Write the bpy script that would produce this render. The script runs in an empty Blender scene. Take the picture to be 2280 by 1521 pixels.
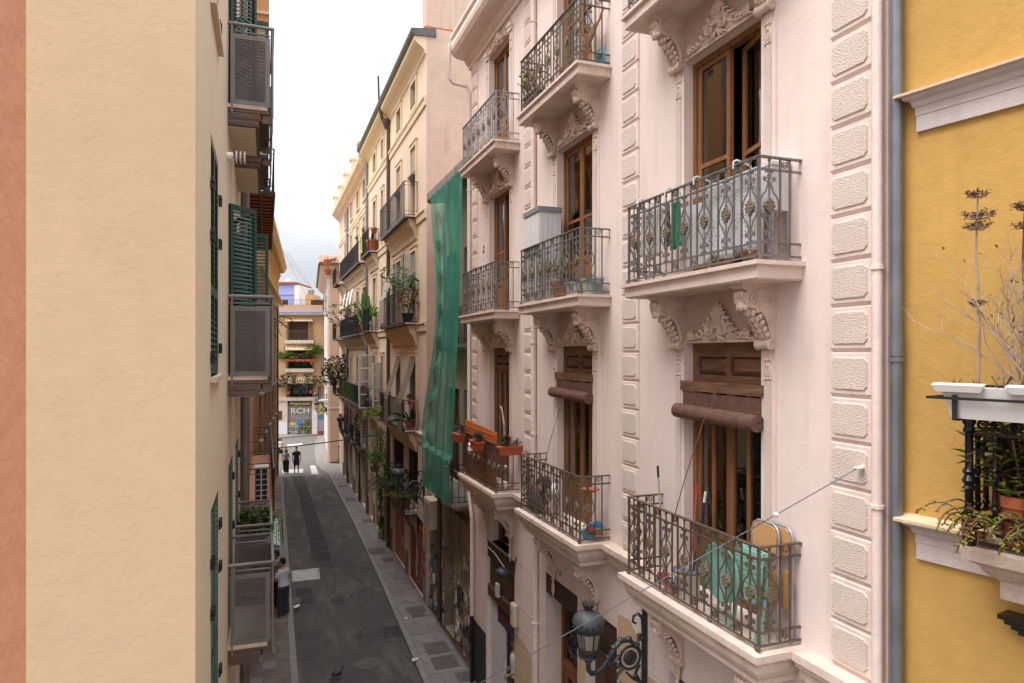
import bpy, bmesh, math, random
from math import sin, cos, tan, atan, atan2, sqrt, pi, radians
from mathutils import Vector, Matrix
random.seed(11)
sc = bpy.context.scene
C = sc.collection
# ------------------------------------------------------------------ camera
FPX, HOR, CAMZ = 1520.0, 787.0, 8.0          # focal length and horizon in photo pixels, eye height in metres
YAW = atan(550 / FPX)                        # the street runs along +Y; the camera looks to the right of it
cam = bpy.data.cameras.new('camera'); camo = bpy.data.objects.new('camera', cam); C.objects.link(camo)
camo.location = (0, 0, CAMZ); camo.rotation_euler = (pi / 2, 0, -YAW)
cam.sensor_width = 36; cam.lens = 24; cam.shift_y = (HOR - 760.5) / 2280
cam.clip_start = 0.05; cam.clip_end = 2000
sc.camera = camo
# ------------------------------------------------------------------ world: overcast daylight
SUN_EL, SUN_AZ = radians(62), radians(258)   # azimuth clockwise from +Y
w = bpy.data.worlds.new('World'); sc.world = w; w.use_nodes = True
nt = w.node_tree; nt.nodes.clear(); N = nt.nodes.new; L = nt.links.new
out = N('ShaderNodeOutputWorld'); bg = N('ShaderNodeBackground'); bg.inputs['Strength'].default_value = 0.1
sky = N('ShaderNodeTexSky'); sky.sky_type = 'NISHITA'; sky.sun_disc = False
sky.sun_elevation = SUN_EL; sky.sun_rotation = SUN_AZ; sky.air_density = 1.0; sky.dust_density = 2.0
tc = N('ShaderNodeTexCoord'); mp = N('ShaderNodeMapping'); mp.inputs['Scale'].default_value = (1, 1, 2.6)
no = N('ShaderNodeTexNoise'); no.inputs['Scale'].default_value = 2.3; no.inputs['Detail'].default_value = 9; no.inputs['Roughness'].default_value = .55
L(tc.outputs['Generated'], mp.inputs['Vector']); L(mp.outputs['Vector'], no.inputs['Vector'])
rmp = N('ShaderNodeValToRGB'); rmp.color_ramp.elements[0].position = .40; rmp.color_ramp.elements[1].position = .62
rmp.color_ramp.elements[0].color = (7.3, 7.5, 8.0, 1); rmp.color_ramp.elements[1].color = (11.6, 11.6, 11.6, 1)   # grey and white cloud
L(no.outputs['Fac'], rmp.inputs['Fac'])
# overcast luminance: the zenith is brighter than the horizon (CIE overcast sky)
sx = N('ShaderNodeSeparateXYZ'); L(tc.outputs['Generated'], sx.inputs[0])
mr = N('ShaderNodeMapRange'); mr.inputs['From Min'].default_value = 0.0; mr.inputs['From Max'].default_value = 1
mr.inputs['To Min'].default_value = .42; mr.inputs['To Max'].default_value = 2.1
pw = N('ShaderNodeMath'); pw.operation = 'POWER'; pw.inputs[1].default_value = 1.8; pw.use_clamp = True; L(sx.outputs['Z'], pw.inputs[0]); L(pw.outputs[0], mr.inputs['Value'])
vm = N('ShaderNodeVectorMath'); vm.operation = 'SCALE'; L(rmp.outputs['Color'], vm.inputs[0]); L(mr.outputs['Result'], vm.inputs['Scale'])
mx = N('ShaderNodeMix'); mx.data_type = 'RGBA'; mx.inputs['Factor'].default_value = .88
L(sky.outputs['Color'], mx.inputs['A']); L(vm.outputs['Vector'], mx.inputs['B'])
L(mx.outputs['Result'], bg.inputs['Color']); L(bg.outputs['Background'], out.inputs['Surface'])
sun = bpy.data.lights.new('sun', 'SUN'); suno = bpy.data.objects.new('sun', sun); C.objects.link(suno)
sun.energy = 1.5; sun.angle = radians(35); sun.color = (1, .95, .88)
_d = Vector((sin(SUN_AZ) * cos(SUN_EL), cos(SUN_AZ) * cos(SUN_EL), sin(SUN_EL)))
suno.rotation_euler = (-_d).to_track_quat('-Z', 'Y').to_euler()
sc.view_settings.view_transform = 'Standard'; sc.view_settings.look = 'None'
sc.view_settings.exposure = 1.12; sc.view_settings.gamma = 1.0
sc.cycles.max_bounces = 7; sc.cycles.diffuse_bounces = 4; sc.cycles.transparent_max_bounces = 16
sc.cycles.caustics_reflective = False; sc.cycles.caustics_refractive = False
sc.cycles.use_denoising = True

# ------------------------------------------------------------------ photo pixel -> place on a known plane
FWD = Vector((sin(YAW), cos(YAW))); RGT = Vector((cos(YAW), -sin(YAW)))
def ground(px, py, z=0.0):
    d = FPX * (CAMZ - z) / (py - HOR); r = (px - 1140) / FPX * d
    p = FWD * d + RGT * r
    return (p.x, p.y, z)
def Zat(p2, py):                       # height of a pixel row at a known plan position
    return CAMZ - (py - HOR) * (FWD.dot(Vector(p2[:2]))) / FPX
class Frame:                           # facade frame: x along the facade (to the right seen from the street), y into it
    def __init__(s, loc, rz): s.o = Vector(loc[:2]); s.rz = rz; s.ex = Vector((cos(rz), sin(rz))); s.ey = Vector((-sin(rz), cos(rz)))
    def u(s, px, y=0.0):               # facade coordinate seen at pixel column px on the plane y
        d = FWD + RGT * ((px - 1140) / FPX); o = s.o + s.ey * y
        a, b, c_, e = d.x, -s.ex.x, d.y, -s.ex.y
        det = a * e - b * c_; t = (o.x * e - b * o.y) / det
        return (d * t - o).dot(s.ex)
    def z(s, u, py, y=0.0): return Zat(s.o + s.ex * u + s.ey * y, py)
    def w(s, u, y, z=0.0): p = s.o + s.ex * u + s.ey * y; return (p.x, p.y, z)
    def uz(s, px, py, y=0.0): u = s.u(px, y); return u, s.z(u, py, y)

# ------------------------------------------------------------------ materials
MATS = {}
def _base(name):
    m = bpy.data.materials.new(name); m.use_nodes = True; t = m.node_tree; t.nodes.clear()
    o = t.nodes.new('ShaderNodeOutputMaterial'); b = t.nodes.new('ShaderNodeBsdfPrincipled')
    t.links.new(b.outputs[0], o.inputs[0]); MATS[name] = m
    return m, t, b, o
def _noise(t, scale, vec, detail=5, rough=.55):
    n = t.nodes.new('ShaderNodeTexNoise'); n.inputs['Scale'].default_value = scale; n.inputs['Detail'].default_value = detail
    n.inputs['Roughness'].default_value = rough; t.links.new(vec, n.inputs['Vector']); return n.outputs['Fac']
def _map(t, v, a, b, c=0, d=1):
    n = t.nodes.new('ShaderNodeMapRange'); n.inputs[1].default_value = a; n.inputs[2].default_value = b
    n.inputs[3].default_value = c; n.inputs[4].default_value = d; t.links.new(v, n.inputs[0]); return n.outputs[0]
def _mix(t, f, a, b):
    n = t.nodes.new('ShaderNodeMix'); n.data_type = 'RGBA'
    for s, v in (('Factor', f), ('A', a), ('B', b)):
        if isinstance(v, (int, float)): n.inputs[s].default_value = v
        elif isinstance(v, tuple): n.inputs[s].default_value = (*v, 1)
        else: t.links.new(v, n.inputs[s])
    return n.outputs['Result']
def _math(t, op, a, b=0.0):
    n = t.nodes.new('ShaderNodeMath'); n.operation = op
    for i, v in enumerate((a, b)):
        if isinstance(v, (int, float)): n.inputs[i].default_value = v
        else: t.links.new(v, n.inputs[i])
    return n.outputs[0]
def _pos(t, scale=(1, 1, 1)):
    g = t.nodes.new('ShaderNodeNewGeometry'); m = t.nodes.new('ShaderNodeMapping'); m.inputs['Scale'].default_value = scale
    t.links.new(g.outputs['Position'], m.inputs['Vector']); return m.outputs['Vector']
def _bump(t, b, h, strength, dist=.02):
    n = t.nodes.new('ShaderNodeBump'); n.inputs['Strength'].default_value = strength; n.inputs['Distance'].default_value = dist
    t.links.new(h, n.inputs['Height']); t.links.new(n.outputs[0], b.inputs['Normal'])
def M(name, col, rough=.85, var=.12, vs=1.3, bump=.25, bs=45, streak=0.0, dirt=(.16, .12, .09), metal=0.0, spec=.25, blotch=0.0, bcol=None, dist=.02, crack=0.0, patch=0.0, pcol=None):
    m, t, b, o = _base(name); p = _pos(t)
    n1 = _noise(t, vs, p, 7); n2 = _noise(t, vs * 9, p, 4)
    f = _map(t, _math(t, 'ADD', _math(t, 'MULTIPLY', n1, .65), _math(t, 'MULTIPLY', n2, .35)), .34, .66)
    lo = tuple(c * (1 - var) for c in col); hi = tuple(min(1, c * (1 + var * .6)) for c in col)
    c = _mix(t, f, lo, hi)
    if streak:
        s = _noise(t, 1.0, _pos(t, (7, 7, .45)), 5); s2 = _noise(t, .9, p, 4)
        k = _math(t, 'MULTIPLY', _map(t, s, .5, .72), _map(t, s2, .42, .62))
        c = _mix(t, _math(t, 'MULTIPLY', k, streak), c, dirt)
    if blotch:
        s = _noise(t, vs * 1.7, p, 9, .65); c = _mix(t, _map(t, s, .54, .60, 0, blotch), c, bcol)
    if patch:
        s = _noise(t, .55, _pos(t, (1, 1, .8)), 3, .4); c = _mix(t, _map(t, s, .56, .585, 0, patch), c, pcol)
    if crack:
        nz = t.nodes.new('ShaderNodeTexNoise'); nz.inputs['Scale'].default_value = 2.2; nz.inputs['Detail'].default_value = 6; t.links.new(p, nz.inputs['Vector'])
        va = t.nodes.new('ShaderNodeVectorMath'); va.operation = 'MULTIPLY_ADD'; t.links.new(nz.outputs['Color'], va.inputs[0]); va.inputs[1].default_value = (.9, .9, .9); t.links.new(p, va.inputs[2])
        vo = t.nodes.new('ShaderNodeTexVoronoi'); vo.feature = 'DISTANCE_TO_EDGE'; vo.inputs['Scale'].default_value = .75; t.links.new(va.outputs[0], vo.inputs['Vector'])
        k = _math(t, 'MULTIPLY', _map(t, vo.outputs['Distance'], .002, .006, 1, 0), _map(t, _noise(t, .8, p, 3), .50, .58)); c = _mix(t, _math(t, 'MULTIPLY', k, crack), c, dirt)
    t.links.new(c, b.inputs['Base Color'])
    b.inputs['Roughness'].default_value = rough; b.inputs['Metallic'].default_value = metal; b.inputs['Specular IOR Level'].default_value = spec
    if bump: _bump(t, b, _math(t, 'ADD', _noise(t, bs, p, 4), _math(t, 'MULTIPLY', _noise(t, bs * .12, p, 5), 2.0)), bump, dist)
    return m
def Mrough(name, col, scale=70, strength=.9, dist=.02, var=.1):     # thrown rustic render
    m, t, b, o = _base(name); p = _pos(t)
    v = t.nodes.new('ShaderNodeTexVoronoi'); v.feature = 'SMOOTH_F1'; v.inputs['Scale'].default_value = scale * .8; t.links.new(p, v.inputs['Vector'])
    n = _noise(t, scale, p, 3); h = _math(t, 'ADD', n, _math(t, 'MULTIPLY', v.outputs['Distance'], .6))
    f = _map(t, _noise(t, 2, p), .3, .7)
    c = _mix(t, f, tuple(x * (1 - var) for x in col), col)
    c = _mix(t, _map(t, h, .95, .6, 0, .22), c, tuple(x * .66 for x in col))
    t.links.new(c, b.inputs['Base Color']); b.inputs['Roughness'].default_value = .9; b.inputs['Specular IOR Level'].default_value = .2
    _bump(t, b, h, strength, dist); return m
def Mwood(name, c1, c2, axis='z', rough=.55, g=1.0):
    m, t, b, o = _base(name); s = {'z': (22 * g, 22 * g, 1.4), 'h': (22 * g, 2.2, 22 * g), 'x': (2, 22 * g, 22 * g)}[axis]
    p = _pos(t, s); n = _noise(t, 1.0, p, 8, .65); n2 = _noise(t, 1.6, _pos(t), 4)
    c = _mix(t, _map(t, n, .36, .66), c1, c2); c = _mix(t, _map(t, n2, .5, .75, 0, .55), c, tuple(x * .42 for x in c1))
    t.links.new(c, b.inputs['Base Color']); b.inputs['Roughness'].default_value = rough; b.inputs['Specular IOR Level'].default_value = .35
    _bump(t, b, n, .35, .006); return m
def Mmetal(name, col, rough=.5, rust=.0, rcol=(.10, .045, .02), metal=.3, sc_=9):
    m, t, b, o = _base(name); p = _pos(t); n = _noise(t, sc_, p, 8, .65); n2 = _noise(t, 3, p, 4)
    c = _mix(t, _map(t, n2, .3, .7), tuple(x * .8 for x in col), tuple(min(1, x * 1.15) for x in col))
    if rust: c = _mix(t, _map(t, n, .55 - rust * .15, .68 - rust * .1, 0, .85), c, rcol)
    t.links.new(c, b.inputs['Base Color']); b.inputs['Roughness'].default_value = rough; b.inputs['Metallic'].default_value = metal
    _bump(t, b, n, .15, .004); return m
def Mleaf(name, col, col2, trans=.35, var=.5):
    m, t, b, o = _base(name); g = t.nodes.new('ShaderNodeNewGeometry'); p = _pos(t)
    f = _noise(t, 9, p, 3); c = _mix(t, _map(t, f, .35, .65), col, col2)
    r = t.nodes.new('ShaderNodeMapRange'); r.inputs[3].default_value = 1 - var * .5; r.inputs[4].default_value = 1 + var * .5
    t.links.new(g.outputs['Random Per Island'], r.inputs[0])
    hs = t.nodes.new('ShaderNodeHueSaturation'); t.links.new(c, hs.inputs['Color']); t.links.new(r.outputs[0], hs.inputs['Value'])
    t.links.new(hs.outputs[0], b.inputs['Base Color']); b.inputs['Roughness'].default_value = .55; b.inputs['Specular IOR Level'].default_value = .3
    tr = t.nodes.new('ShaderNodeBsdfTranslucent'); t.links.new(hs.outputs[0], tr.inputs['Color'])
    ms = t.nodes.new('ShaderNodeMixShader'); ms.inputs[0].default_value = trans
    t.links.new(b.outputs[0], ms.inputs[1]); t.links.new(tr.outputs[0], ms.inputs[2]); t.links.new(ms.outputs[0], o.inputs[0]); return m
def Mglass(name, tint=(.75, .78, .76), refl=.12, rough=.03):
    m, t, b, o = _base(name); t.nodes.remove(b)
    fr = t.nodes.new('ShaderNodeFresnel'); fr.inputs['IOR'].default_value = 1.5
    a = _math(t, 'ADD', fr.outputs[0], refl); tr = t.nodes.new('ShaderNodeBsdfTransparent'); tr.inputs[0].default_value = (*tint, 1)
    gl = t.nodes.new('ShaderNodeBsdfGlossy'); gl.inputs['Roughness'].default_value = rough; gl.inputs['Color'].default_value = (.95, .95, .95, 1)
    n = _noise(t, 1.6, _pos(t), 2)
    bp = t.nodes.new('ShaderNodeBump'); bp.inputs['Strength'].default_value = .08; bp.inputs['Distance'].default_value = .05; t.links.new(n, bp.inputs['Height']); t.links.new(bp.outputs[0], gl.inputs['Normal'])
    ms = t.nodes.new('ShaderNodeMixShader'); t.links.new(a, ms.inputs[0]); t.links.new(tr.outputs[0], ms.inputs[1]); t.links.new(gl.outputs[0], ms.inputs[2])
    t.links.new(ms.outputs[0], o.inputs[0]); return m
def Mmesh(name, col, open_=.4, pitch=None, rough=.6, folds=0.0):     # woven net / perforated sheet: holes let light through
    m, t, b, o = _base(name); p = _pos(t)
    f = _map(t, _noise(t, 1.5, p, 6), .3, .7); c = _mix(t, f, tuple(x * .8 for x in col), tuple(min(1, x * 1.15) for x in col))
    t.links.new(c, b.inputs['Base Color']); b.inputs['Roughness'].default_value = rough; b.inputs['Specular IOR Level'].default_value = .2
    tr = t.nodes.new('ShaderNodeBsdfTransparent'); ms = t.nodes.new('ShaderNodeMixShader')
    src = b.outputs[0]
    if folds:
        tl = t.nodes.new('ShaderNodeBsdfTranslucent'); t.links.new(c, tl.inputs[0]); m2 = t.nodes.new('ShaderNodeMixShader'); m2.inputs[0].default_value = folds
        t.links.new(b.outputs[0], m2.inputs[1]); t.links.new(tl.outputs[0], m2.inputs[2]); src = m2.outputs[0]
    if pitch:
        tcn = t.nodes.new('ShaderNodeTexCoord'); sp = t.nodes.new('ShaderNodeSeparateXYZ'); t.links.new(tcn.outputs['Object'], sp.inputs[0])
        row = _math(t, 'FLOOR', _math(t, 'DIVIDE', sp.outputs['Z'], pitch * .87))
        a = _math(t, 'ADD', _math(t, 'DIVIDE', _math(t, 'ADD', sp.outputs['X'], sp.outputs['Y']), pitch), _math(t, 'MULTIPLY', row, .5))
        fx = _math(t, 'SUBTRACT', _math(t, 'FRACT', a), .5); fz = _math(t, 'SUBTRACT', _math(t, 'FRACT', _math(t, 'DIVIDE', sp.outputs['Z'], pitch * .87)), .5)
        dd = _math(t, 'ADD', _math(t, 'MULTIPLY', fx, fx), _math(t, 'MULTIPLY', fz, fz))
        k = _math(t, 'LESS_THAN', dd, open_ * .9 / pi); t.links.new(k, ms.inputs[0])
    else:
        k = _map(t, _noise(t, 3, _pos(t, (6, 6, 1)), 5), .3, .7, max(0, open_ - .14), min(1, open_ + .12)); t.links.new(k, ms.inputs[0])
    t.links.new(src, ms.inputs[1]); t.links.new(tr.outputs[0], ms.inputs[2]); t.links.new(ms.outputs[0], o.inputs[0]); return m
def Mplain(name, col, rough=.6, metal=0.0, spec=.4, var=.08): return M(name, col, rough, var, 4, .06, 60, metal=metal, spec=spec)
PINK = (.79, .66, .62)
M('pink', PINK, .88, .07, .7, .14, 30, streak=.5, dirt=(.54, .41, .35), crack=.22, patch=.16, pcol=(.745, .61, .55))
M('pink_trim', (.78, .65, .60), .88, .09, 1.6, .25, 60, streak=.25, dirt=(.42, .29, .22))
Mrough('pink_rough', (.79, .665, .61), 105, .8, .018)
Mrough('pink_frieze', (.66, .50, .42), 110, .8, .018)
M('pink_orn', (.71, .555, .475), .85, .2, 6, .3, 90, streak=.3, dirt=(.40, .26, .18))
M('slab_stone', (.73, .59, .52), .85, .15, 3, .2, 60, streak=.5, dirt=(.36, .25, .18))
M('cream_patch', (.62, .46, .30), .9, .16, 2, .3, 40, streak=.4, dirt=(.34, .22, .13))
M('yellow', (.52, .318, .095), .88, .12, .9, .16, 26, streak=.3, dirt=(.44, .25, .07), dist=.03, crack=.4, patch=.3, pcol=(.60, .35, .10))
M('lilac_trim', (.60, .53, .52), .85, .1, 2, .3, 50, streak=.35, dirt=(.40, .36, .34))
M('trim_top', (.66, .50, .34), .85, .15, 3, .3, 50)
M('marble', (.62, .50, .42), .7, .25, 4, .3, 70, streak=.8, dirt=(.26, .20, .15))
M('cream_left', (.66, .475, .31), .9, .07, .8, .13, 26, blotch=.18, bcol=(.63, .465, .30), dist=.02, crack=.22, dirt=(.48, .33, .21), patch=.2, pcol=(.63, .47, .32), streak=.15)
M('cream_street', (.68, .58, .46), .9, .06, 1.0, .12, 18, streak=.35, dirt=(.56, .42, .27))
M('salmon', (.68, .37, .25), .9, .07, 1.2, .18, 16, dist=.03)
M('ochre', (.60, .33, .14), .88, .12, 1.0, .2, 30, streak=.4, dirt=(.35, .2, .1))
M('brown_stain', (.36, .20, .105), .92, .25, .9, .4, 20, streak=.8, dirt=(.17, .09, .05), blotch=.5, bcol=(.46, .30, .17))
M('sand_trim', (.66, .45, .21), .85, .1, 1.5, .15, 40, streak=.2)
M('cream_a', (.72, .57, .455), .88, .09, .8, .25, 30, streak=.4, dirt=(.46, .32, .22), crack=.3, patch=.2, pcol=(.60, .44, .32))
M('cream_top', (.74, .61, .43), .88, .06, .8, .15, 30, streak=.2, dirt=(.55, .42, .28))
M('end_wall', (.60, .45, .37), .9, .12, .7, .35, 22, streak=.75, dirt=(.33, .26, .22), blotch=.35, bcol=(.53, .39, .31), crack=.5)
M('peach_b', (.71, .545, .42), .88, .09, .8, .2, 30, streak=.35, dirt=(.45, .31, .21))
M('trim_light', (.73, .60, .44), .85, .08, 1.6, .15, 40, streak=.3, dirt=(.5, .38, .26))
M('peach_far', (.70, .50, .36), .88, .06, .6, .1, 20)
M('white_far', (.74, .64, .56), .88, .05, .6, .1, 20)
M('old_wall', (.30, .24, .18), .92, .35, 1.2, .5, 25, streak=.9, dirt=(.08, .065, .05), blotch=.6, bcol=(.42, .32, .20))
M('graffiti', (.24, .21, .18), .8, .45, 3.2, .3, 30, streak=.5, dirt=(.06, .05, .05), blotch=.75, bcol=(.10, .12, .14))
M('plinth', (.26, .19, .14), .9, .25, 2, .35, 30, streak=.6)
M('blue_house', (.36, .38, .70), .85, .06, .6, .1, 20)
M('white_house', (.75, .74, .74), .85, .06, .6, .1, 20)
M('orange_house', (.62, .33, .16), .88, .1, 1, .1, 20)
M('roof_red', (.34, .09, .06), .85, .2, 3, .2, 30)
M('tile', (.42, .25, .16), .85, .35, 5, .2, 40)
M('concrete', (.36, .31, .26), .9, .25, 2, .3, 30, streak=.6, dirt=(.12, .1, .09))
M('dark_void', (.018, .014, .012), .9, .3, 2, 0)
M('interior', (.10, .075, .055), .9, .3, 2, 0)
M('curtain', (.50, .42, .30), .9, .12, 3, .2, 30)
M('curtain_white', (.68, .66, .63), .9, .08, 3, .1, 30)
Mwood('wood', (.27, .125, .05), (.14, .058, .022), 'z')
Mwood('wood_h', (.235, .128, .078), (.10, .052, .032), 'h')
Mwood('wood_light', (.33, .145, .052), (.19, .075, .026), 'z')
Mwood('wood_pale', (.42, .33, .20), (.30, .225, .13), 'z', .7)
Mwood('wood_dark', (.12, .058, .034), (.06, .03, .018), 'z')
Mwood('wood_beam', (.085, .05, .038), (.045, .028, .022), 'h')
Mwood('wood_red', (.30, .105, .035), (.16, .05, .016), 'z', .4)
M('blind_brown', (.185, .10, .08), .7, .3, 12, .3, 80)
M('blind_grey', (.25, .195, .15), .8, .25, 9, .3, 80)
M('cane', (.42, .34, .26), .85, .25, 8, .3, 70)
Mglass('glass'); Mglass('glass_lamp', (.8, .79, .76), .06, .25)
Mglass('glass_dark', (.35, .36, .36), .1)
Mmetal('iron_grey', (.19, .185, .19), .42, .35, (.16, .095, .05), .35, 14)
Mmetal('iron_brown', (.12, .102, .08), .45, .55, (.21, .12, .06), .35, 14)
Mmetal('iron_pale', (.33, .33, .34), .5, .15, (.2, .15, .1), .35, 14)
Mmetal('iron_boss', (.17, .145, .11), .6, .5, (.24, .14, .06), .2, 24)
Mmetal('black_iron', (.022, .022, .025), .42, .12, (.05, .03, .02), .3)
Mmetal('black_gloss', (.012, .012, .014), .22, 0, metal=.3)
Mmetal('lamp_iron', (.055, .06, .068), .42, .0, metal=.4)
Mmetal('lamp_dome', (.06, .067, .07), .5, .0, metal=.0)
Mmetal('steel_grey', (.20, .185, .18), .45, .1, (.22, .14, .08), .35, 6)
Mmetal('steel_rust', (.145, .11, .10), .6, .55, (.16, .07, .025), .3, 6)
Mmetal('zinc', (.21, .225, .25), .4, .0, metal=.55)
Mmetal('zinc_dark', (.11, .105, .10), .5, .2, (.08, .06, .05), .4)
Mmetal('brown_pipe', (.10, .065, .055), .5, 0, metal=.1)
Mmetal('alu', (.55, .56, .57), .35, 0, metal=.7)
Mmesh('perforated', (.14, .125, .12), .52, .012, .5)
Mmesh('net', (.085, .41, .31), .30, folds=.45)
Mmesh('net_light', (.20, .34, .30), .55, folds=.5)
Mplain('green_paint', (.016, .062, .05), .45)
Mplain('green_slat', (.032, .085, .07), .45)
Mplain('green_dark', (.018, .055, .048), .4)
Mplain('olive_cloth', (.13, .15, .10), .85)
Mplain('dark_cloth', (.035, .037, .042), .85)
Mplain('grey_cloth', (.36, .33, .31), .9)
Mplain('white_plastic', (.66, .64, .635), .45)
Mplain('pale_plastic', (.62, .60, .60), .5)
Mplain('grey_plastic', (.22, .22, .25), .5)
Mplain('terracotta', (.42, .12, .05), .75)
Mplain('terracotta_bright', (.46, .10, .04), .6)
Mplain('orange_cane', (.60, .15, .025), .75)
Mplain('mint', (.27, .56, .49), .55, var=.14)
Mplain('mint_pale', (.38, .50, .44), .6)
Mplain('ply', (.56, .31, .14), .5)
Mplain('tube_steel', (.36, .37, .42), .35, metal=.4)
Mplain('red_plastic', (.55, .03, .03), .4); Mplain('blue_plastic', (.05, .38, .55), .4); Mplain('navy', (.02, .03, .07), .5)
Mplain('pink_red', (.42, .09, .09), .5); Mplain('green_cloth', (.01, .30, .14), .7); Mplain('hi_vis', (.70, .85, .0), .6)
Mplain('cream_plastic', (.60, .52, .38), .5); Mplain('soil', (.06, .035, .02), .95)
Mplain('brick_red_door', (.29, .075, .045), .65, var=.2); Mplain('salmon_door', (.46, .19, .11), .7, var=.15)
Mplain('blue_shutter', (.035, .055, .16), .6, var=.3); Mplain('grey_door', (.12, .125, .12), .4)
Mplain('white_paint', (.66, .64, .66), .6, var=.1); Mplain('road_white', (.52, .50, .47), .9, var=.3); Mplain('yellow_paint', (.60, .40, .08), .9, var=.3)
Mplain('gold', (.72, .50, .16), .45); Mplain('black_sign', (.012, .012, .012), .4); Mplain('red_paint', (.35, .03, .04), .7)
Mplain('cable', (.05, .05, .055), .6); Mplain('steel_cable', (.17, .175, .19), .5, metal=.3); Mplain('ceramic', (.75, .72, .66), .3)
Mplain('skin', (.50, .27, .18), .6); Mplain('hair_dark', (.018, .011, .008), .55); Mplain('shirt_white', (.74, .75, .77), .9); Mplain('shirt_grey', (.22, .19, .17), .9)
Mplain('trouser_black', (.012, .012, .014), .9); Mplain('trouser_grey', (.045, .05, .055), .9); Mplain('shirt_lilac', (.40, .33, .42), .9); Mplain('shirt_navy', (.018, .026, .06), .9)
Mplain('shorts_navy', (.03, .033, .075), .9); Mplain('bag_teal', (.01, .09, .09), .6); Mplain('shoe', (.35, .32, .30), .7); Mplain('bag_cream', (.55, .48, .36), .7)
Mplain('pigeon_grey', (.055, .06, .075), .6)
Mplain('tool_grey', (.30, .30, .32), .4); Mplain('awning', (.66, .52, .36), .85); Mplain('awning_stripe', (.40, .27, .15), .85)
for i, c in enumerate([(.65, .64, .62), (.05, .22, .42), (.42, .06, .05), (.04, .04, .05), (.55, .42, .10), (.16, .20, .04), (.50, .22, .08), (.34, .30, .36)]): Mplain('paper%d' % i, c, .8, var=.25)
Mleaf('leaf', (.075, .15, .025), (.045, .10, .02)); Mleaf('leaf_light', (.16, .24, .04), (.09, .16, .03)); Mleaf('leaf_dark', (.03, .065, .02), (.05, .08, .03), .2)
Mleaf('leaf_bright', (.13, .30, .02), (.08, .20, .02)); Mleaf('leaf_brown', (.13, .085, .05), (.09, .10, .04), .2); Mleaf('leaf_dead', (.22, .12, .06), (.14, .075, .04), .2)
Mleaf('leaf_purple', (.09, .05, .055), (.14, .10, .08), .15); Mleaf('leaf_yellow', (.30, .30, .05), (.18, .22, .04)); Mleaf('silver_leaf', (.22, .26, .20), (.13, .17, .11)); Mleaf('flower_red', (.60, .02, .03), (.5, .02, .05)); Mleaf('flower_pink', (.65, .10, .40), (.6, .3, .5)); Mleaf('flower_white', (.7, .68, .66), (.6, .55, .6))
Mleaf('cactus', (.05, .12, .045), (.08, .15, .05), .05, .2); Mleaf('twig', (.46, .36, .30), (.30, .22, .17), .0, .3); Mleaf('twig_red', (.16, .07, .045), (.12, .05, .03), 0, .3); Mleaf('head_brown', (.12, .07, .06), (.16, .09, .06), .0)
# asphalt with worn pale patches, patterned cloth, bricks of the far house
def _asphalt():
    m, t, b, o = _base('asphalt'); p = _pos(t)
    n = _noise(t, .55, p, 9, .62); s = _noise(t, .9, _pos(t, (1.6, .35, 1)), 8, .65); fine = _noise(t, 90, p, 2); sp = _noise(t, 30, p, 2)
    c = _mix(t, _map(t, n, .35, .65), (.060, .053, .052), (.092, .082, .078)); c = _mix(t, _map(t, s, .50, .64, 0, .8), c, (.150, .130, .118))
    c = _mix(t, _map(t, fine, .62, .75, 0, .5), c, (.15, .13, .12)); c = _mix(t, _map(t, sp, .74, .78, 0, .5), c, (.2, .18, .16))
    nz = t.nodes.new('ShaderNodeTexNoise'); nz.inputs['Scale'].default_value = 1.6; nz.inputs['Detail'].default_value = 6; t.links.new(p, nz.inputs['Vector'])
    va = t.nodes.new('ShaderNodeVectorMath'); va.operation = 'MULTIPLY_ADD'; t.links.new(nz.outputs['Color'], va.inputs[0]); va.inputs[1].default_value = (1.2, 1.2, 1.2); t.links.new(p, va.inputs[2])
    vo = t.nodes.new('ShaderNodeTexVoronoi'); vo.feature = 'DISTANCE_TO_EDGE'; vo.inputs['Scale'].default_value = .45; t.links.new(va.outputs[0], vo.inputs['Vector'])
    c = _mix(t, _math(t, 'MULTIPLY', _map(t, vo.outputs['Distance'], .004, .012, .7, 0), _map(t, _noise(t, .5, p, 3), .44, .52)), c, (.018, .016, .016))
    c = _mix(t, _map(t, _noise(t, 7, p, 6, .7), .56, .68, 0, .45), c, (.125, .11, .10))
    t.links.new(c, b.inputs['Base Color']); b.inputs['Roughness'].default_value = .88; _bump(t, b, fine, .4, .01)
_asphalt()
M('asphalt_dark', (.057, .052, .052), .9, .3, 1.2, .3, 80, blotch=.7, bcol=(.085, .077, .073)); M('asphalt_pale', (.115, .105, .10), .9, .18, 1.2, .3, 80); M('asphalt_far', (.16, .148, .14), .9, .12, .8, .2, 60)
M('paving', (.225, .205, .195), .85, .2, 2.2, .2, 50, blotch=.3, bcol=(.15, .135, .125)); M('paving_b', (.245, .222, .21), .85, .2, 2.2, .2, 50, blotch=.3, bcol=(.17, .15, .14)); M('paving_warm', (.19, .145, .125), .8, .25, 2.2, .2, 50, blotch=.4, bcol=(.10, .075, .065))
M('kerb', (.26, .24, .225), .85, .2, 3, .25, 40); M('joint', (.125, .11, .10), .95, .2, 3, 0); M('iron_cover', (.145, .134, .128), .7, .2, 6, .5, 60, metal=.2)
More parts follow.
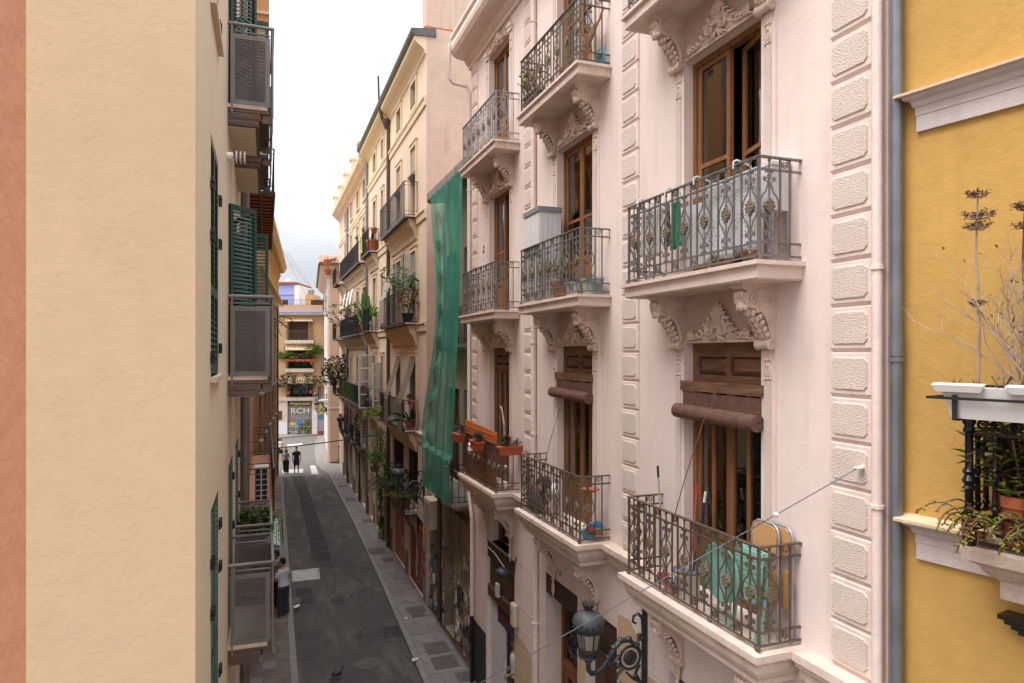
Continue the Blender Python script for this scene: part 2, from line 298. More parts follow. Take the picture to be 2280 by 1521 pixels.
def _brick():
    m, t, b, o = _base('far_brick'); tcn = t.nodes.new('ShaderNodeTexCoord'); mp = t.nodes.new('ShaderNodeMapping'); mp.inputs['Rotation'].default_value = (pi / 2, 0, 0)
    t.links.new(tcn.outputs['Object'], mp.inputs['Vector']); k = t.nodes.new('ShaderNodeTexBrick'); k.inputs['Scale'].default_value = 1
    k.inputs['Brick Width'].default_value = .26; k.inputs['Row Height'].default_value = .085; k.inputs['Mortar Size'].default_value = .012
    k.inputs['Color1'].default_value = (.52, .30, .15, 1); k.inputs['Color2'].default_value = (.44, .25, .125, 1); k.inputs['Mortar'].default_value = (.50, .36, .24, 1)
    t.links.new(mp.outputs[0], k.inputs['Vector']); t.links.new(k.outputs[0], b.inputs['Base Color']); b.inputs['Roughness'].default_value = .9; _bump(t, b, k.outputs['Fac'], -.3, .01)
_brick()
def _cloth(name, base, dots):
    m, t, b, o = _base(name); p = _pos(t); v = t.nodes.new('ShaderNodeTexVoronoi'); v.inputs['Scale'].default_value = 34; t.links.new(p, v.inputs['Vector'])
    k = _math(t, 'LESS_THAN', v.outputs['Distance'], .27); t.links.new(_mix(t, k, base, dots), b.inputs['Base Color']); b.inputs['Roughness'].default_value = .9
_cloth('cloth_blue_dots', (.68, .66, .66), (.17, .21, .40)); _cloth('cloth_red_dots', (.68, .64, .60), (.52, .18, .12)); _cloth('cloth_mixed', (.10, .10, .11), (.5, .5, .5))
# ------------------------------------------------------------------ mesh helpers
class MB:
    def __init__(s): s.v = []; s.f = []; s.mi = []; s.cm = 0; s.T = None
    def P(s, p):
        if s.T is not None: p = s.T @ Vector(p)
        s.v.append((p[0], p[1], p[2])); return len(s.v) - 1
    def face(s, pts): s.f.append([s.P(p) for p in pts]); s.mi.append(s.cm); return s
    def add(s, pts, faces):
        i = [s.P(p) for p in pts]
        for f in faces: s.f.append([i[k] for k in f]); s.mi.append(s.cm)
        return s
    def box(s, x0, x1, y0, y1, z0, z1):
        return s.hexa([(x0, y0, z0), (x1, y0, z0), (x1, y1, z0), (x0, y1, z0), (x0, y0, z1), (x1, y0, z1), (x1, y1, z1), (x0, y1, z1)])
    def hexa(s, p): return s.add(p, [(0, 3, 2, 1), (4, 5, 6, 7), (0, 1, 5, 4), (1, 2, 6, 5), (2, 3, 7, 6), (3, 0, 4, 7)])
    def cbox(s, x, y, z, a, b, c): return s.box(x - a / 2, x + a / 2, y - b / 2, y + b / 2, z - c / 2, z + c / 2)
    def prism(s, prof, a, b, ax='x'):              # polygon extruded: ax x -> prof (y,z); y -> (x,z); z -> (x,y)
        mk = {'x': lambda p, t: (t, p[0], p[1]), 'y': lambda p, t: (p[0], t, p[1]), 'z': lambda p, t: (p[0], p[1], t)}[ax]
        n = len(prof); pts = [mk(p, a) for p in prof] + [mk(p, b) for p in prof]
        fs = [tuple(range(n))[::-1], tuple(range(n, 2 * n))] + [(i, (i + 1) % n, n + (i + 1) % n, n + i) for i in range(n)]
        return s.add(pts, fs)
    def tube(s, pts, r, n=6, cap=True, closed=False, flat=None):
        pts = [Vector(p) for p in pts]; k = len(pts); rs = r if isinstance(r, (list, tuple)) else [r] * k
        up = None; rings = []
        for i, p in enumerate(pts):
            a = pts[i - 1] if i or closed else p; b = pts[(i + 1) % k] if i < k - 1 or closed else p
            t = (b - a)
            if t.length < 1e-9: t = Vector((0, 0, 1))
            t.normalize()
            if up is None:
                up = Vector((0, 0, 1)) if abs(t.z) < .9 else Vector((1, 0, 0))
            u = (up - t * up.dot(t))
            if u.length < 1e-6: u = t.orthogonal()
            u.normalize(); w_ = t.cross(u); up = u; ring = []
            for j in range(n):
                q = 2 * pi * (j + .5) / n; ru, rw = (rs[i], rs[i]) if flat is None else flat
                ring.append(s.P(p + u * (cos(q) * ru) + w_ * (sin(q) * rw)))
            rings.append(ring)
        m = k if closed else k - 1
        for i in range(m):
            A, B = rings[i], rings[(i + 1) % k]
            for j in range(n): s.f.append([A[j], A[(j + 1) % n], B[(j + 1) % n], B[j]]); s.mi.append(s.cm)
        if cap and not closed:
            s.f.append(rings[0][::-1]); s.mi.append(s.cm); s.f.append(rings[-1][:]); s.mi.append(s.cm)
        return s
    def lathe(s, prof, n=12, c=(0, 0, 0), ax='z', a0=0.0, a1=2 * pi):
        full = abs(a1 - a0 - 2 * pi) < 1e-6; k = n if full else n + 1; rings = []
        for r, h in prof:
            ring = []
            for j in range(k):
                q = a0 + (a1 - a0) * j / n; x, y = r * cos(q), r * sin(q)
                ring.append(s.P({'z': (c[0] + x, c[1] + y, c[2] + h), 'x': (c[0] + h, c[1] + x, c[2] + y), 'y': (c[0] + x, c[1] + h, c[2] + y)}[ax]))
            rings.append(ring)
        for i in range(len(prof) - 1):
            A, B = rings[i], rings[i + 1]
            for j in range(n if full else n): 
                j2 = (j + 1) % k
                s.f.append([A[j], A[j2], B[j2], B[j]]); s.mi.append(s.cm)
        for ring, (r, h) in ((rings[0][::-1], prof[0]), (rings[-1], prof[-1])):
            if r > 1e-5 and full: s.f.append(ring); s.mi.append(s.cm)
        return s
    def blob(s, c, r, n=8, m=5):
        rx, ry, rz = r if isinstance(r, (tuple, list)) else (r, r, r); rings = []
        for i in range(1, m):
            th = pi * i / m
            rings.append([s.P((c[0] + rx * sin(th) * cos(2 * pi * j / n), c[1] + ry * sin(th) * sin(2 * pi * j / n), c[2] + rz * cos(th))) for j in range(n)])
        t = s.P((c[0], c[1], c[2] + rz)); b = s.P((c[0], c[1], c[2] - rz))
        for j in range(n):
            s.f.append([t, rings[0][j], rings[0][(j + 1) % n]]); s.mi.append(s.cm); s.f.append([b, rings[-1][(j + 1) % n], rings[-1][j]]); s.mi.append(s.cm)
        for A, B in zip(rings, rings[1:]):
            for j in range(n): s.f.append([A[j], B[j], B[(j + 1) % n], A[(j + 1) % n]]); s.mi.append(s.cm)
        return s
    def mold3(s, x0, x1, dep, prof):               # moulding round three sides of a slab on the wall y=0; prof (outset, z) from the bottom up
        loops = [[(x0 - o, 0, z), (x0 - o, -dep - o, z), (x1 + o, -dep - o, z), (x1 + o, 0, z)] for o, z in prof]
        for A, B in zip(loops, loops[1:]):
            for j in range(3): s.face([A[j], A[j + 1], B[j + 1], B[j]])
        s.face(loops[0][::-1]); s.face(loops[-1]); return s
    def leaf(s, p, d, l, wd, up=Vector((0, 0, 1)), bend=.25):
        p = Vector(p); d = Vector(d).normalized(); sd = d.cross(up)
        if sd.length < 1e-4: sd = d.orthogonal()
        sd.normalize(); nrm = sd.cross(d)
        m = p + d * l * .5 + nrm * l * bend * .4; e = p + d * l - nrm * l * bend * .3
        return s.add([p, m + sd * wd / 2, e, m - sd * wd / 2], [(0, 1, 2, 3)])
    def mesh(s, name, mats, smooth=False, crease=None):
        me = bpy.data.meshes.new(name); me.from_pydata(s.v, [], s.f); 
        for m in ([mats] if isinstance(mats, str) else mats): me.materials.append(MATS[m])
        if any(s.mi): me.polygons.foreach_set('material_index', s.mi)
        if smooth: me.polygons.foreach_set('use_smooth', [True] * len(me.polygons))
        me.update()
        if smooth: me.set_sharp_from_angle(angle=radians(smooth if smooth is not True else 45))
        return me
    def build(s, name, mats, parent=None, smooth=False, **kw): return put(s.mesh(name, mats, smooth), name, parent, **kw)
def put(me, name, parent=None, loc=(0, 0, 0), rot=(0, 0, 0), scale=(1, 1, 1), label=None, kind=None):
    o = bpy.data.objects.new(name, me); C.objects.link(o); o.parent = parent; o.location = loc; o.rotation_euler = rot; o.scale = scale
    if label: o['label'] = label
    if kind: o['kind'] = kind
    return o
def tag(o, label, cat, group=None, kind=None):
    o['label'] = label; o['category'] = cat
    if group: o['group'] = group
    if kind: o['kind'] = kind
    return o
def thing(name, label, cat, loc=(0, 0, 0), rz=0.0, group=None):
    o = bpy.data.objects.new(name, None); C.objects.link(o); o.location = loc; o.rotation_euler = (0, 0, rz); o.empty_display_size = .2
    return tag(o, label, cat, group)
def struct(o): o['kind'] = 'structure'; return o
def wall(mb, x0, x1, z0, z1, ops=(), rev=.25, y=0.0):          # a wall face with openings (xa, xb, za, zb) and their reveals
    xs = sorted({x0, x1, *[v for o in ops for v in o[:2]]}); zs = sorted({z0, z1, *[v for o in ops for v in o[2:4]]})
    for a, b in zip(xs, xs[1:]):
        for c, d in zip(zs, zs[1:]):
            mx_, mz = (a + b) / 2, (c + d) / 2
            if any(o[0] < mx_ < o[1] and o[2] < mz < o[3] for o in ops): continue
            mb.face([(a, y, c), (b, y, c), (b, y, d), (a, y, d)])
    for o in ops:
        a, b, c, d = o[:4]; r = o[4] if len(o) > 4 else rev
        mb.face([(a, y, c), (a, y, d), (a, y + r, d), (a, y + r, c)]); mb.face([(b, y, d), (b, y, c), (b, y + r, c), (b, y + r, d)])
        mb.face([(a, y, d), (b, y, d), (b, y + r, d), (a, y + r, d)]); mb.face([(b, y, c), (a, y, c), (a, y + r, c), (b, y + r, c)])
    return mb
def mass(mb, x0, x1, dep, z0, z1, y=0.0, roof=True):           # side walls, back and roof behind a wall face
    mb.face([(x0, y + dep, z0), (x0, y, z0), (x0, y, z1), (x0, y + dep, z1)]); mb.face([(x1, y, z0), (x1, y + dep, z0), (x1, y + dep, z1), (x1, y, z1)])
    mb.face([(x1, y + dep, z0), (x0, y + dep, z0), (x0, y + dep, z1), (x1, y + dep, z1)])
    if roof: mb.face([(x0, y, z1), (x1, y, z1), (x1, y + dep, z1), (x0, y + dep, z1)])
    return mb
def spiral(cx, cz, r0, r1, turns, a0=0.0, n=None, sgn=1):
    n = n or int(10 * turns) + 2
    return [(cx + (r0 + (r1 - r0) * i / n) * cos(a0 + sgn * 2 * pi * turns * i / n), cz + (r0 + (r1 - r0) * i / n) * sin(a0 + sgn * 2 * pi * turns * i / n)) for i in range(n + 1)]
def xz(pts, y=0.0): return [(p[0], y, p[1]) for p in pts]
def yz(pts, x=0.0): return [(x, p[0], p[1]) for p in pts]
def R(a, b): return random.uniform(a, b)
def text(name, s, size, mat, parent, loc, rot=(pi / 2, 0, 0), ext=.004, shear=0.0, align='CENTER', sx=1.0):
    c = bpy.data.curves.new(name, 'FONT'); c.body = s; c.size = size; c.extrude = ext; c.align_x = align; c.shear = shear; c.materials.append(MATS[mat])
    tmp = bpy.data.objects.new('tmp', c); C.objects.link(tmp); dg = bpy.context.evaluated_depsgraph_get()
    me = bpy.data.meshes.new_from_object(tmp.evaluated_get(dg)); bpy.data.objects.remove(tmp); bpy.data.curves.remove(c); me.name = name
    return put(me, name, parent, loc, rot, (sx, 1, 1))
# ------------------------------------------------------------------ the pink apartment house (right side)
PB = thing('apartment_house', 'pink stucco apartment house with carved brackets and ornate iron balconies', 'building', (4.776, 10.16, 0), -pi / 2)
PF = Frame((4.776, 10.16), -pi / 2)
COLS = (-3.81, 0.0, 3.81); FL = (5.24, 8.86, 12.22); LINT = (8.12, 11.49, 14.62); DW = .68; PROJ = .485
gf = [(-4.74, -2.89, 0.0, 3.76, .75), (-4.38, -3.15, 3.80, 4.60, .3), (-1.23, .09, 0.0, 4.05, .34), (.41, 1.41, 0.0, 4.03, .25), (2.75, 4.75, 0.0, 4.02, .3)]
ops = gf + [(c - DW, c + DW, f, l, .24) for c in COLS for f, l in zip(FL, LINT)]
mb = MB(); wall(mb, -6.04, 5.97, 0, 15.9, ops); mass(mb, -6.04, 5.97, 9, 0, 15.9); mb.build('wall', 'pink', PB)
# floor string course, cornice
segs = [(-6.04, -3.81 - 1.28), (-3.81 + 1.28, -1.28), (1.28, 3.81 - 1.28), (3.81 + 1.28, 5.97)]
for a, b in segs:
    mb = MB(); mb.prism([(0, 4.83), (-.03, 4.83), (-.04, 4.90), (-.09, 4.97), (-.10, 5.06), (-.15, 5.10), (-.155, 5.15), (-.19, 5.16), (-.19, 5.235), (0, 5.235)], a, b); mb.build('string_course', 'slab_stone', PB)
mb = MB()
mb.prism([(0, 14.98), (-.05, 14.98), (-.06, 15.06), (-.12, 15.10), (-.15, 15.17), (-.16, 15.20), (-.34, 15.22), (-.44, 15.27), (-.50, 15.36), (-.52, 15.46), (-.50, 15.56), (-.44, 15.62), (-.47, 15.66), (-.52, 15.68), (-.52, 15.76), (0, 15.80)], -6.06, 5.99)
mb.build('cornice', 'pink_trim', PB)
mb = MB(); mb.prism([(-.50, 15.77), (-.44, 15.86), (.3, 16.0), (.3, 15.9)], -6.1, 6.0); mb.build('eaves_tiles', 'terracotta', PB)
# quoin strips: plain bed with stacked blocks, each with a rough raised panel
def block_mesh(w, h, nm):
    m = MB(); b = .022; m.hexa([(-w / 2, 0, 0), (w / 2, 0, 0), (w / 2, 0, 0), (-w / 2, 0, 0), (-w / 2, 0, h), (w / 2, 0, h), (w / 2, 0, h), (-w / 2, 0, h)]) if 0 else None
    y = -.032
    m.add([(-w / 2, 0, 0), (w / 2, 0, 0), (w / 2, 0, h), (-w / 2, 0, h), (-w / 2, y, b), (w / 2, y, b), (w / 2, y, h - b * .6), (-w / 2, y, h - b * .6)],
          [(4, 5, 6, 7), (0, 1, 5, 4), (3, 7, 6, 2), (0, 4, 7, 3), (1, 2, 6, 5)])
    return m.mesh(nm, 'pink_trim')
def panel_mesh(w, h, nm):
    m = MB(); c = min(w, h) * .14; y0, y1 = -.031, -.044; i = .010
    o = lambda k: [(-w / 2 + c, k), (w / 2 - c, k), (w / 2 - k, c), (w / 2 - k, h - c), (w / 2 - c, h - k), (-w / 2 + c, h - k), (-w / 2 + k, h - c), (-w / 2 + k, c)]
    A = [(x, y0, z) for x, z in o(0)]; B = [(x, y1, z) for x, z in o(i)]
    m.add(A + B, [tuple(range(8, 16))] + [(j, (j + 1) % 8, 8 + (j + 1) % 8, 8 + j) for j in range(8)])
    return m.mesh(nm, 'pink_rough')
PITCH = .395
for xc, wq in ((5.625, .46), (1.83, .45), (-2.05, .44), (-5.62, .42)):
    bm_ = block_mesh(wq, PITCH - .012, 'quoin_block'); pm = panel_mesh(wq - .07, PITCH - .108, 'rough_panel')
    z = 5.26 if xc > 5 else 5.26
    while z < 14.9:
        b = put(bm_, 'quoin_block', PB, (xc, 0, z)); put(pm, 'rough_panel', b, (-.014, 0, .052)); z += PITCH
# corbel bracket, garland, frieze ornament
def bracket_mesh(h=.60, nm='bracket'):
    k = h / .60; m = MB(); w_ = .085
    prof = [(0, 0), (-.40, 0), (-.40, -.045), (-.375, -.055)]
    prof += [(-.30 + .085 * cos(a), -.135 + .085 * sin(a)) for a in [radians(q) for q in (125, 150, 180, 210, 240, 268)]]
    prof += [(-.235, -.235), (-.175, -.262), (-.13, -.31), (-.10, -.37), (-.085, -.44), (-.08, -.53), (0, -.56)]
    prof = [(a, b * k) for a, b in prof]
    m.prism(prof[::-1], -w_, w_)
    m.box(-w_ - .018, w_ + .018, -.415, 0, -.03, 0.0005)
    for sx in (-1, 1):
        x = sx * (w_ + .004)
        m.tube(yz([(p[0], p[1] * k) for p in spiral(-.295, -.135, .078, .012, 2.0, radians(60), 18, -1)], x), .013, 5)
        m.tube(yz([(p[0], p[1] * k) for p in spiral(-.085, -.13, .06, .012, 1.6, radians(200), 14, 1)], x), .011, 5)
        m.tube(yz([(-.22, -.06 * k), (-.17, -.05 * k), (-.12, -.06 * k)], x), .010, 4)
        m.tube(yz([(-.21, -.20 * k), (-.15, -.24 * k), (-.10, -.30 * k), (-.06, -.40 * k), (-.05, -.52 * k)], x), .012, 5)
        m.blob((x, -.115, -.13 * k), (.016, .022, .022), 6, 4)
        for q in range(5): m.blob((x * .9, -.225 + q * .03, (-.245 - q * .055) * k), (.022, .026, .03), 6, 4)
    m.lathe([(0, -.105), (.05, -.105), (.056, -.09), (.045, -.06), (.042, 0), (.045, .06), (.056, .09), (.05, .105), (0, .105)], 10, (0, -.075, -.555 * k), 'x')
    for sx in (-1, 1): m.tube(yz([(p[0], p[1]) for p in spiral(-.075, -.555 * k, .046, .008, 1.5, 0, 12)], sx * .108), .008, 4)
    for q in range(6):                                                  # acanthus leaf down the front
        t = q / 5; yy = -.36 + .27 * t ** .7; zz = (-.20 - .26 * t) * k
        m.blob((0, yy, zz), (.05 - .012 * t, .035, .05), 8, 5)
        for sx in (-1, 1): m.blob((sx * .055, yy + .012, zz - .012), (.026, .028, .036), 6, 4)
    for sx in (-1, 0, 1): m.blob((sx * .045, -.385, -.10 * k), (.026, .026, .04), 6, 4)
    return m.mesh(nm, 'pink_orn', 50)
BRK = bracket_mesh(); BRKS = bracket_mesh(.66, 'bracket')
def garland_mesh():
    m = MB(); z = 0
    for q in range(2):
        for a in (-1, 0, 1): m.blob((a * .03, -.03, z - .10), (.022, .018, .075), 6, 5); m.blob((a * .038, -.036, z - .165), (.016, .018, .02), 6, 4)
        m.blob((0, -.035, z - .03), (.028, .022, .035), 6, 4); z -= .19
    m.blob((0, -.03, z - .02), (.02, .015, .03), 6, 4); m.blob((0, -.028, z - .07), (.012, .012, .02), 6, 4)
    return m.mesh('garland', 'pink_orn', 60)
GAR = garland_mesh()
def frieze_mesh(hh):
    m = MB(); k = hh / .5
    bell = lambda x: .03 + .33 * math.exp(-(x / .27) ** 2) + .05 * math.exp(-((abs(x) - .47) / .10) ** 2)
    n = 44; xs = [-.62 + 1.24 * i / n for i in range(n + 1)]                      # modelled mound the leaves grow from
    for j in range(6):
        for a, b in zip(xs, xs[1:]):
            f = lambda x, t: (x, -.008 - .052 * sin(pi * min(1, .15 + .85 * (1 - t))) * (.45 + .55 * math.exp(-(x / .35) ** 2)) - .007 * sin(x * 62 + t * 2), bell(x) * t * k)
            m.face([f(a, j / 6), f(b, j / 6), f(b, (j + 1) / 6), f(a, (j + 1) / 6)])
    for sx in (-1, 1):
        m.tube([(sx * x, -.070, z * k) for x, z in spiral(.112, .150, .082, .014, 2.1, radians(120), 24, -1)], [.021 - .0003 * i for i in range(25)], 6)
        m.tube([(sx * x, -.055, z * k) for x, z in spiral(.50, .085, .055, .012, 1.5, radians(160), 14, -1)], .014, 5)
        for q in range(7):                                                       # acanthus lobes sweeping outward along the edge
            x0 = .05 + q * .068; p0 = (sx * x0, -.05, (bell(x0) - .10 * (1 - q * .09)) * k); p2 = (sx * (x0 + .085), -.035, (bell(x0 + .05) + .012) * k); p1 = (sx * (x0 + .025), -.066, (bell(x0 + .01) - .02) * k)
            m.tube([p0, p1, p2], [.010, .026 - .0012 * q, .012], 6)
            m.tube([(sx * (x0 + .03), -.05, (bell(x0) * .42) * k), (sx * (x0 + .07), -.058, (bell(x0 + .05) * .50) * k), (sx * (x0 + .12), -.045, (bell(x0 + .1) * .40) * k)], [.008, .017, .006], 5)
        for q in range(3): m.tube([(sx * .01, -.06, .10 * k), (sx * (.03 + .03 * q), -.058, .06 * k), (sx * (.05 + .055 * q), -.045, .018 * k)], [.010, .016, .008], 5)
    for a in (-62, -40, -20, 0, 20, 40, 62):                                     # crowning fan
        q = radians(a); L_ = .175 - abs(a) * .0011
        m.tube([(sin(q) * L_ * t * (1 + .25 * t), -.058 + .012 * t, (.275 + cos(q) * L_ * t) * k) for t in (0, .35, .7, 1)], [.012, .021, .026, .012], 6)
    m.box(-.06, .06, -.092, -.03, .155 * k, .182 * k); m.box(-.63, .63, -.035, 0, 0, .026)
    return m.mesh('frieze_ornament', 'pink_orn', 60)
FRZ = frieze_mesh(.5)
# iron railing pieces
def motif_mesh(mat):
    m = MB(); m.tube([(0, 0, .085), (0, 0, .935)], .010, 6); m.blob((0, 0, .085), .016, 6, 4); m.blob((0, 0, .94), .016, 6, 4)
    for sx in (-1, 1):
        m.tube(xz([(sx * x, z) for x, z in ((.012, .735), (.02, .70), (.036, .668), (.038, .645), (.07, .62), (.098, .575), (.108, .51), (.098, .445), (.07, .40), (.038, .375), (.036, .352), (.02, .32), (.012, .285))]), .008, 4, flat=(.010, .005))
        for zc, f in ((.51, 1), (.51, -1)):
            m.tube(xz([(sx * x, .51 + f * (z - .51)) for x, z in [(.012, .72), (.03, .745)] + spiral(.048, .765, .024, .006, 1.3, radians(-100), 9, 1)]), .0065, 4)
            m.tube(xz([(sx * x, .51 + f * (z - .51)) for x, z in [(.01, .75), (.018, .80)] + spiral(.028, .835, .027, .006, 1.3, radians(210), 9, -1)]), .0065, 4)
    m.cm = 1
    for sy in (-1, 1): m.add([(0, sy * .012, .595), (.066, sy * .012, .51), (0, sy * .012, .425), (-.066, sy * .012, .51), (0, sy * .026, .51)], [(0, 1, 4), (1, 2, 4), (2, 3, 4), (3, 0, 4)])
    m.add([(0, -.012, .595), (.066, -.012, .51), (0, -.012, .425), (-.066, -.012, .51), (0, .012, .595), (.066, .012, .51), (0, .012, .425), (-.066, .012, .51)], [(0, 1, 5, 4), (1, 2, 6, 5), (2, 3, 7, 6), (3, 0, 4, 7)])
    for x, z in ((0, .57), (0, .45), (.04, .51), (-.04, .51), (.033, .545), (-.033, .545), (.033, .475), (-.033, .475)):
        for sy in (-1, 1): m.blob((x, sy * .018, z), (.011, .010, .013), 5, 4)
    return m.mesh('ornamental_baluster', [mat, 'iron_boss'], 50)
def pair_mesh(mat):
    m = MB()
    for sx in (-1, 1): m.box(sx * .056 - .008, sx * .056 + .008, -.008, .008, .05, .965)
    for zc in (.91, .11): m.tube(xz(spiral(0, zc, .048, .008, 2.0, radians(20), 18)), .0055, 4, flat=(.005, .007))
    return m.mesh('scroll_baluster', mat, 40)
def rail_mesh(mat, W=2.39, p=PROJ):
    m = MB(); X = W / 2
    for z, a, b in ((.965, .020, .008), (.85, .008, .010), (.17, .008, .010), (.05, .010, .009)):
        m.box(-X - a, X + a, -p - a, -p + a, z - b, z + b)
        for sx in (-1, 1): m.box(sx * X - a, sx * X + a, -p + a, .03, z - b - .0005, z + b + .0005)
    for sx in (-1, 1):
        m.box(sx * X - .012, sx * X + .012, -p - .012, -p + .012, 0, .955)
        m.tube([(sx * X + .035 * cos(a), -p - .016, .03 + .028 * sin(a)) for a in [2 * pi * i / 8 for i in range(8)]], .009, 4, closed=True)
    for x in (-.4, .45): m.tube([(x + .028 * cos(a), -p, .026 + .024 * sin(a)) for a in [2 * pi * i / 8 for i in range(8)]], .008, 4, closed=True)
    return m.mesh('railing', mat)
IRON = {k: (motif_mesh(k), pair_mesh(k), rail_mesh(k)) for k in ('iron_grey', 'iron_brown', 'iron_pale')}
SLABU = MB().mold3(-1.195, 1.195, .50, [(.015, -.175), (.03, -.16), (.03, -.055), (.055, -.045), (.07, -.04), (.07, 0)]).mesh('balcony_slab', 'slab_stone')
SLABL = MB().mold3(-1.195, 1.195, .50, [(-.06, -.36), (-.04, -.34), (-.04, -.29), (.0, -.25), (.03, -.19), (.035, -.12), (.065, -.095), (.065, -.075), (.095, -.065), (.095, 0)]).mesh('balcony_slab', 'slab_stone')
def balcony(parent, x, z, mat, slab):
    s = put(slab, 'balcony_slab', parent, (x, 0, z)); mo, pa, ra = IRON[mat]
    r = put(ra, 'railing', parent, (x, 0, z))
    for i in range(7):
        xx = -1.195 + .1225 + i * .3575
        put(mo, 'ornamental_baluster', r, (xx, -PROJ, 0))
        if i < 6: put(pa, 'scroll_baluster', r, (xx + .17875, -PROJ, 0))
    for sx in (-1, 1):
        put(mo, 'ornamental_baluster', r, (sx * 1.195, -.365, 0), (0, 0, pi / 2)); put(pa, 'scroll_baluster', r, (sx * 1.195, -.185, 0), (0, 0, pi / 2))
for ci, c in enumerate(COLS):
    for fi, f in enumerate(FL):
        mat = 'iron_brown' if fi == 0 or (fi == 2 and ci == 1) else ('iron_pale' if fi == 2 and ci == 0 else 'iron_grey')
        balcony(PB, c, f, mat, SLABL if fi == 0 else SLABU)
        top = LINT[fi]; slab_b = (FL[fi + 1] - .175) if fi < 2 else 14.98
        # moulded surround, rough strips
        for sx in (-1, 1):
            xa = c + sx * DW; m = MB(); lo, hi = sorted((xa, xa + sx * .205)); m.box(lo, hi, -.028, .0, f, top + .02); m.build('surround', 'pink_trim', PB)
            m = MB(); lo, hi = sorted((xa + sx * .055, xa + sx * .155)); m.box(lo, hi, -.042, -.026, f, top - .42); m.build('rough_strip', 'pink_rough', PB)
            put(GAR, 'garland', PB, (xa + sx * .105, 0, top - .02))
            if fi < 2: put(BRK, 'bracket', PB, (c + sx * .785, 0, slab_b), (0, 0, 0), (1, 1, (slab_b - top + .08) / .60))
            else:
                m = MB(); m.box(xa - .02 if sx > 0 else xa - .2, xa + .2 if sx > 0 else xa + .02, -.09, 0, top + .08, top + .15); m.box(xa if sx > 0 else xa - .18, xa + .18 if sx > 0 else xa, -.07, 0, top + .0, top + .08); m.build('capital', 'pink_trim', PB)
            if fi == 0: put(BRKS, 'bracket', PB, (c + sx * .79, 0, FL[0] - .36)); put(GAR, 'garland', PB, (c + sx * .79, -.02, FL[0] - 1.0), (0, 0, 0), (1, 1, 1.1))
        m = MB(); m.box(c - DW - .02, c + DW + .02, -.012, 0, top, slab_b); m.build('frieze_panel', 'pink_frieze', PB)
        put(FRZ, 'frieze_ornament', PB, (c, -.012, top + .002), (0, 0, 0), (1, 1, min(1.0, (slab_b - top) / .53)))
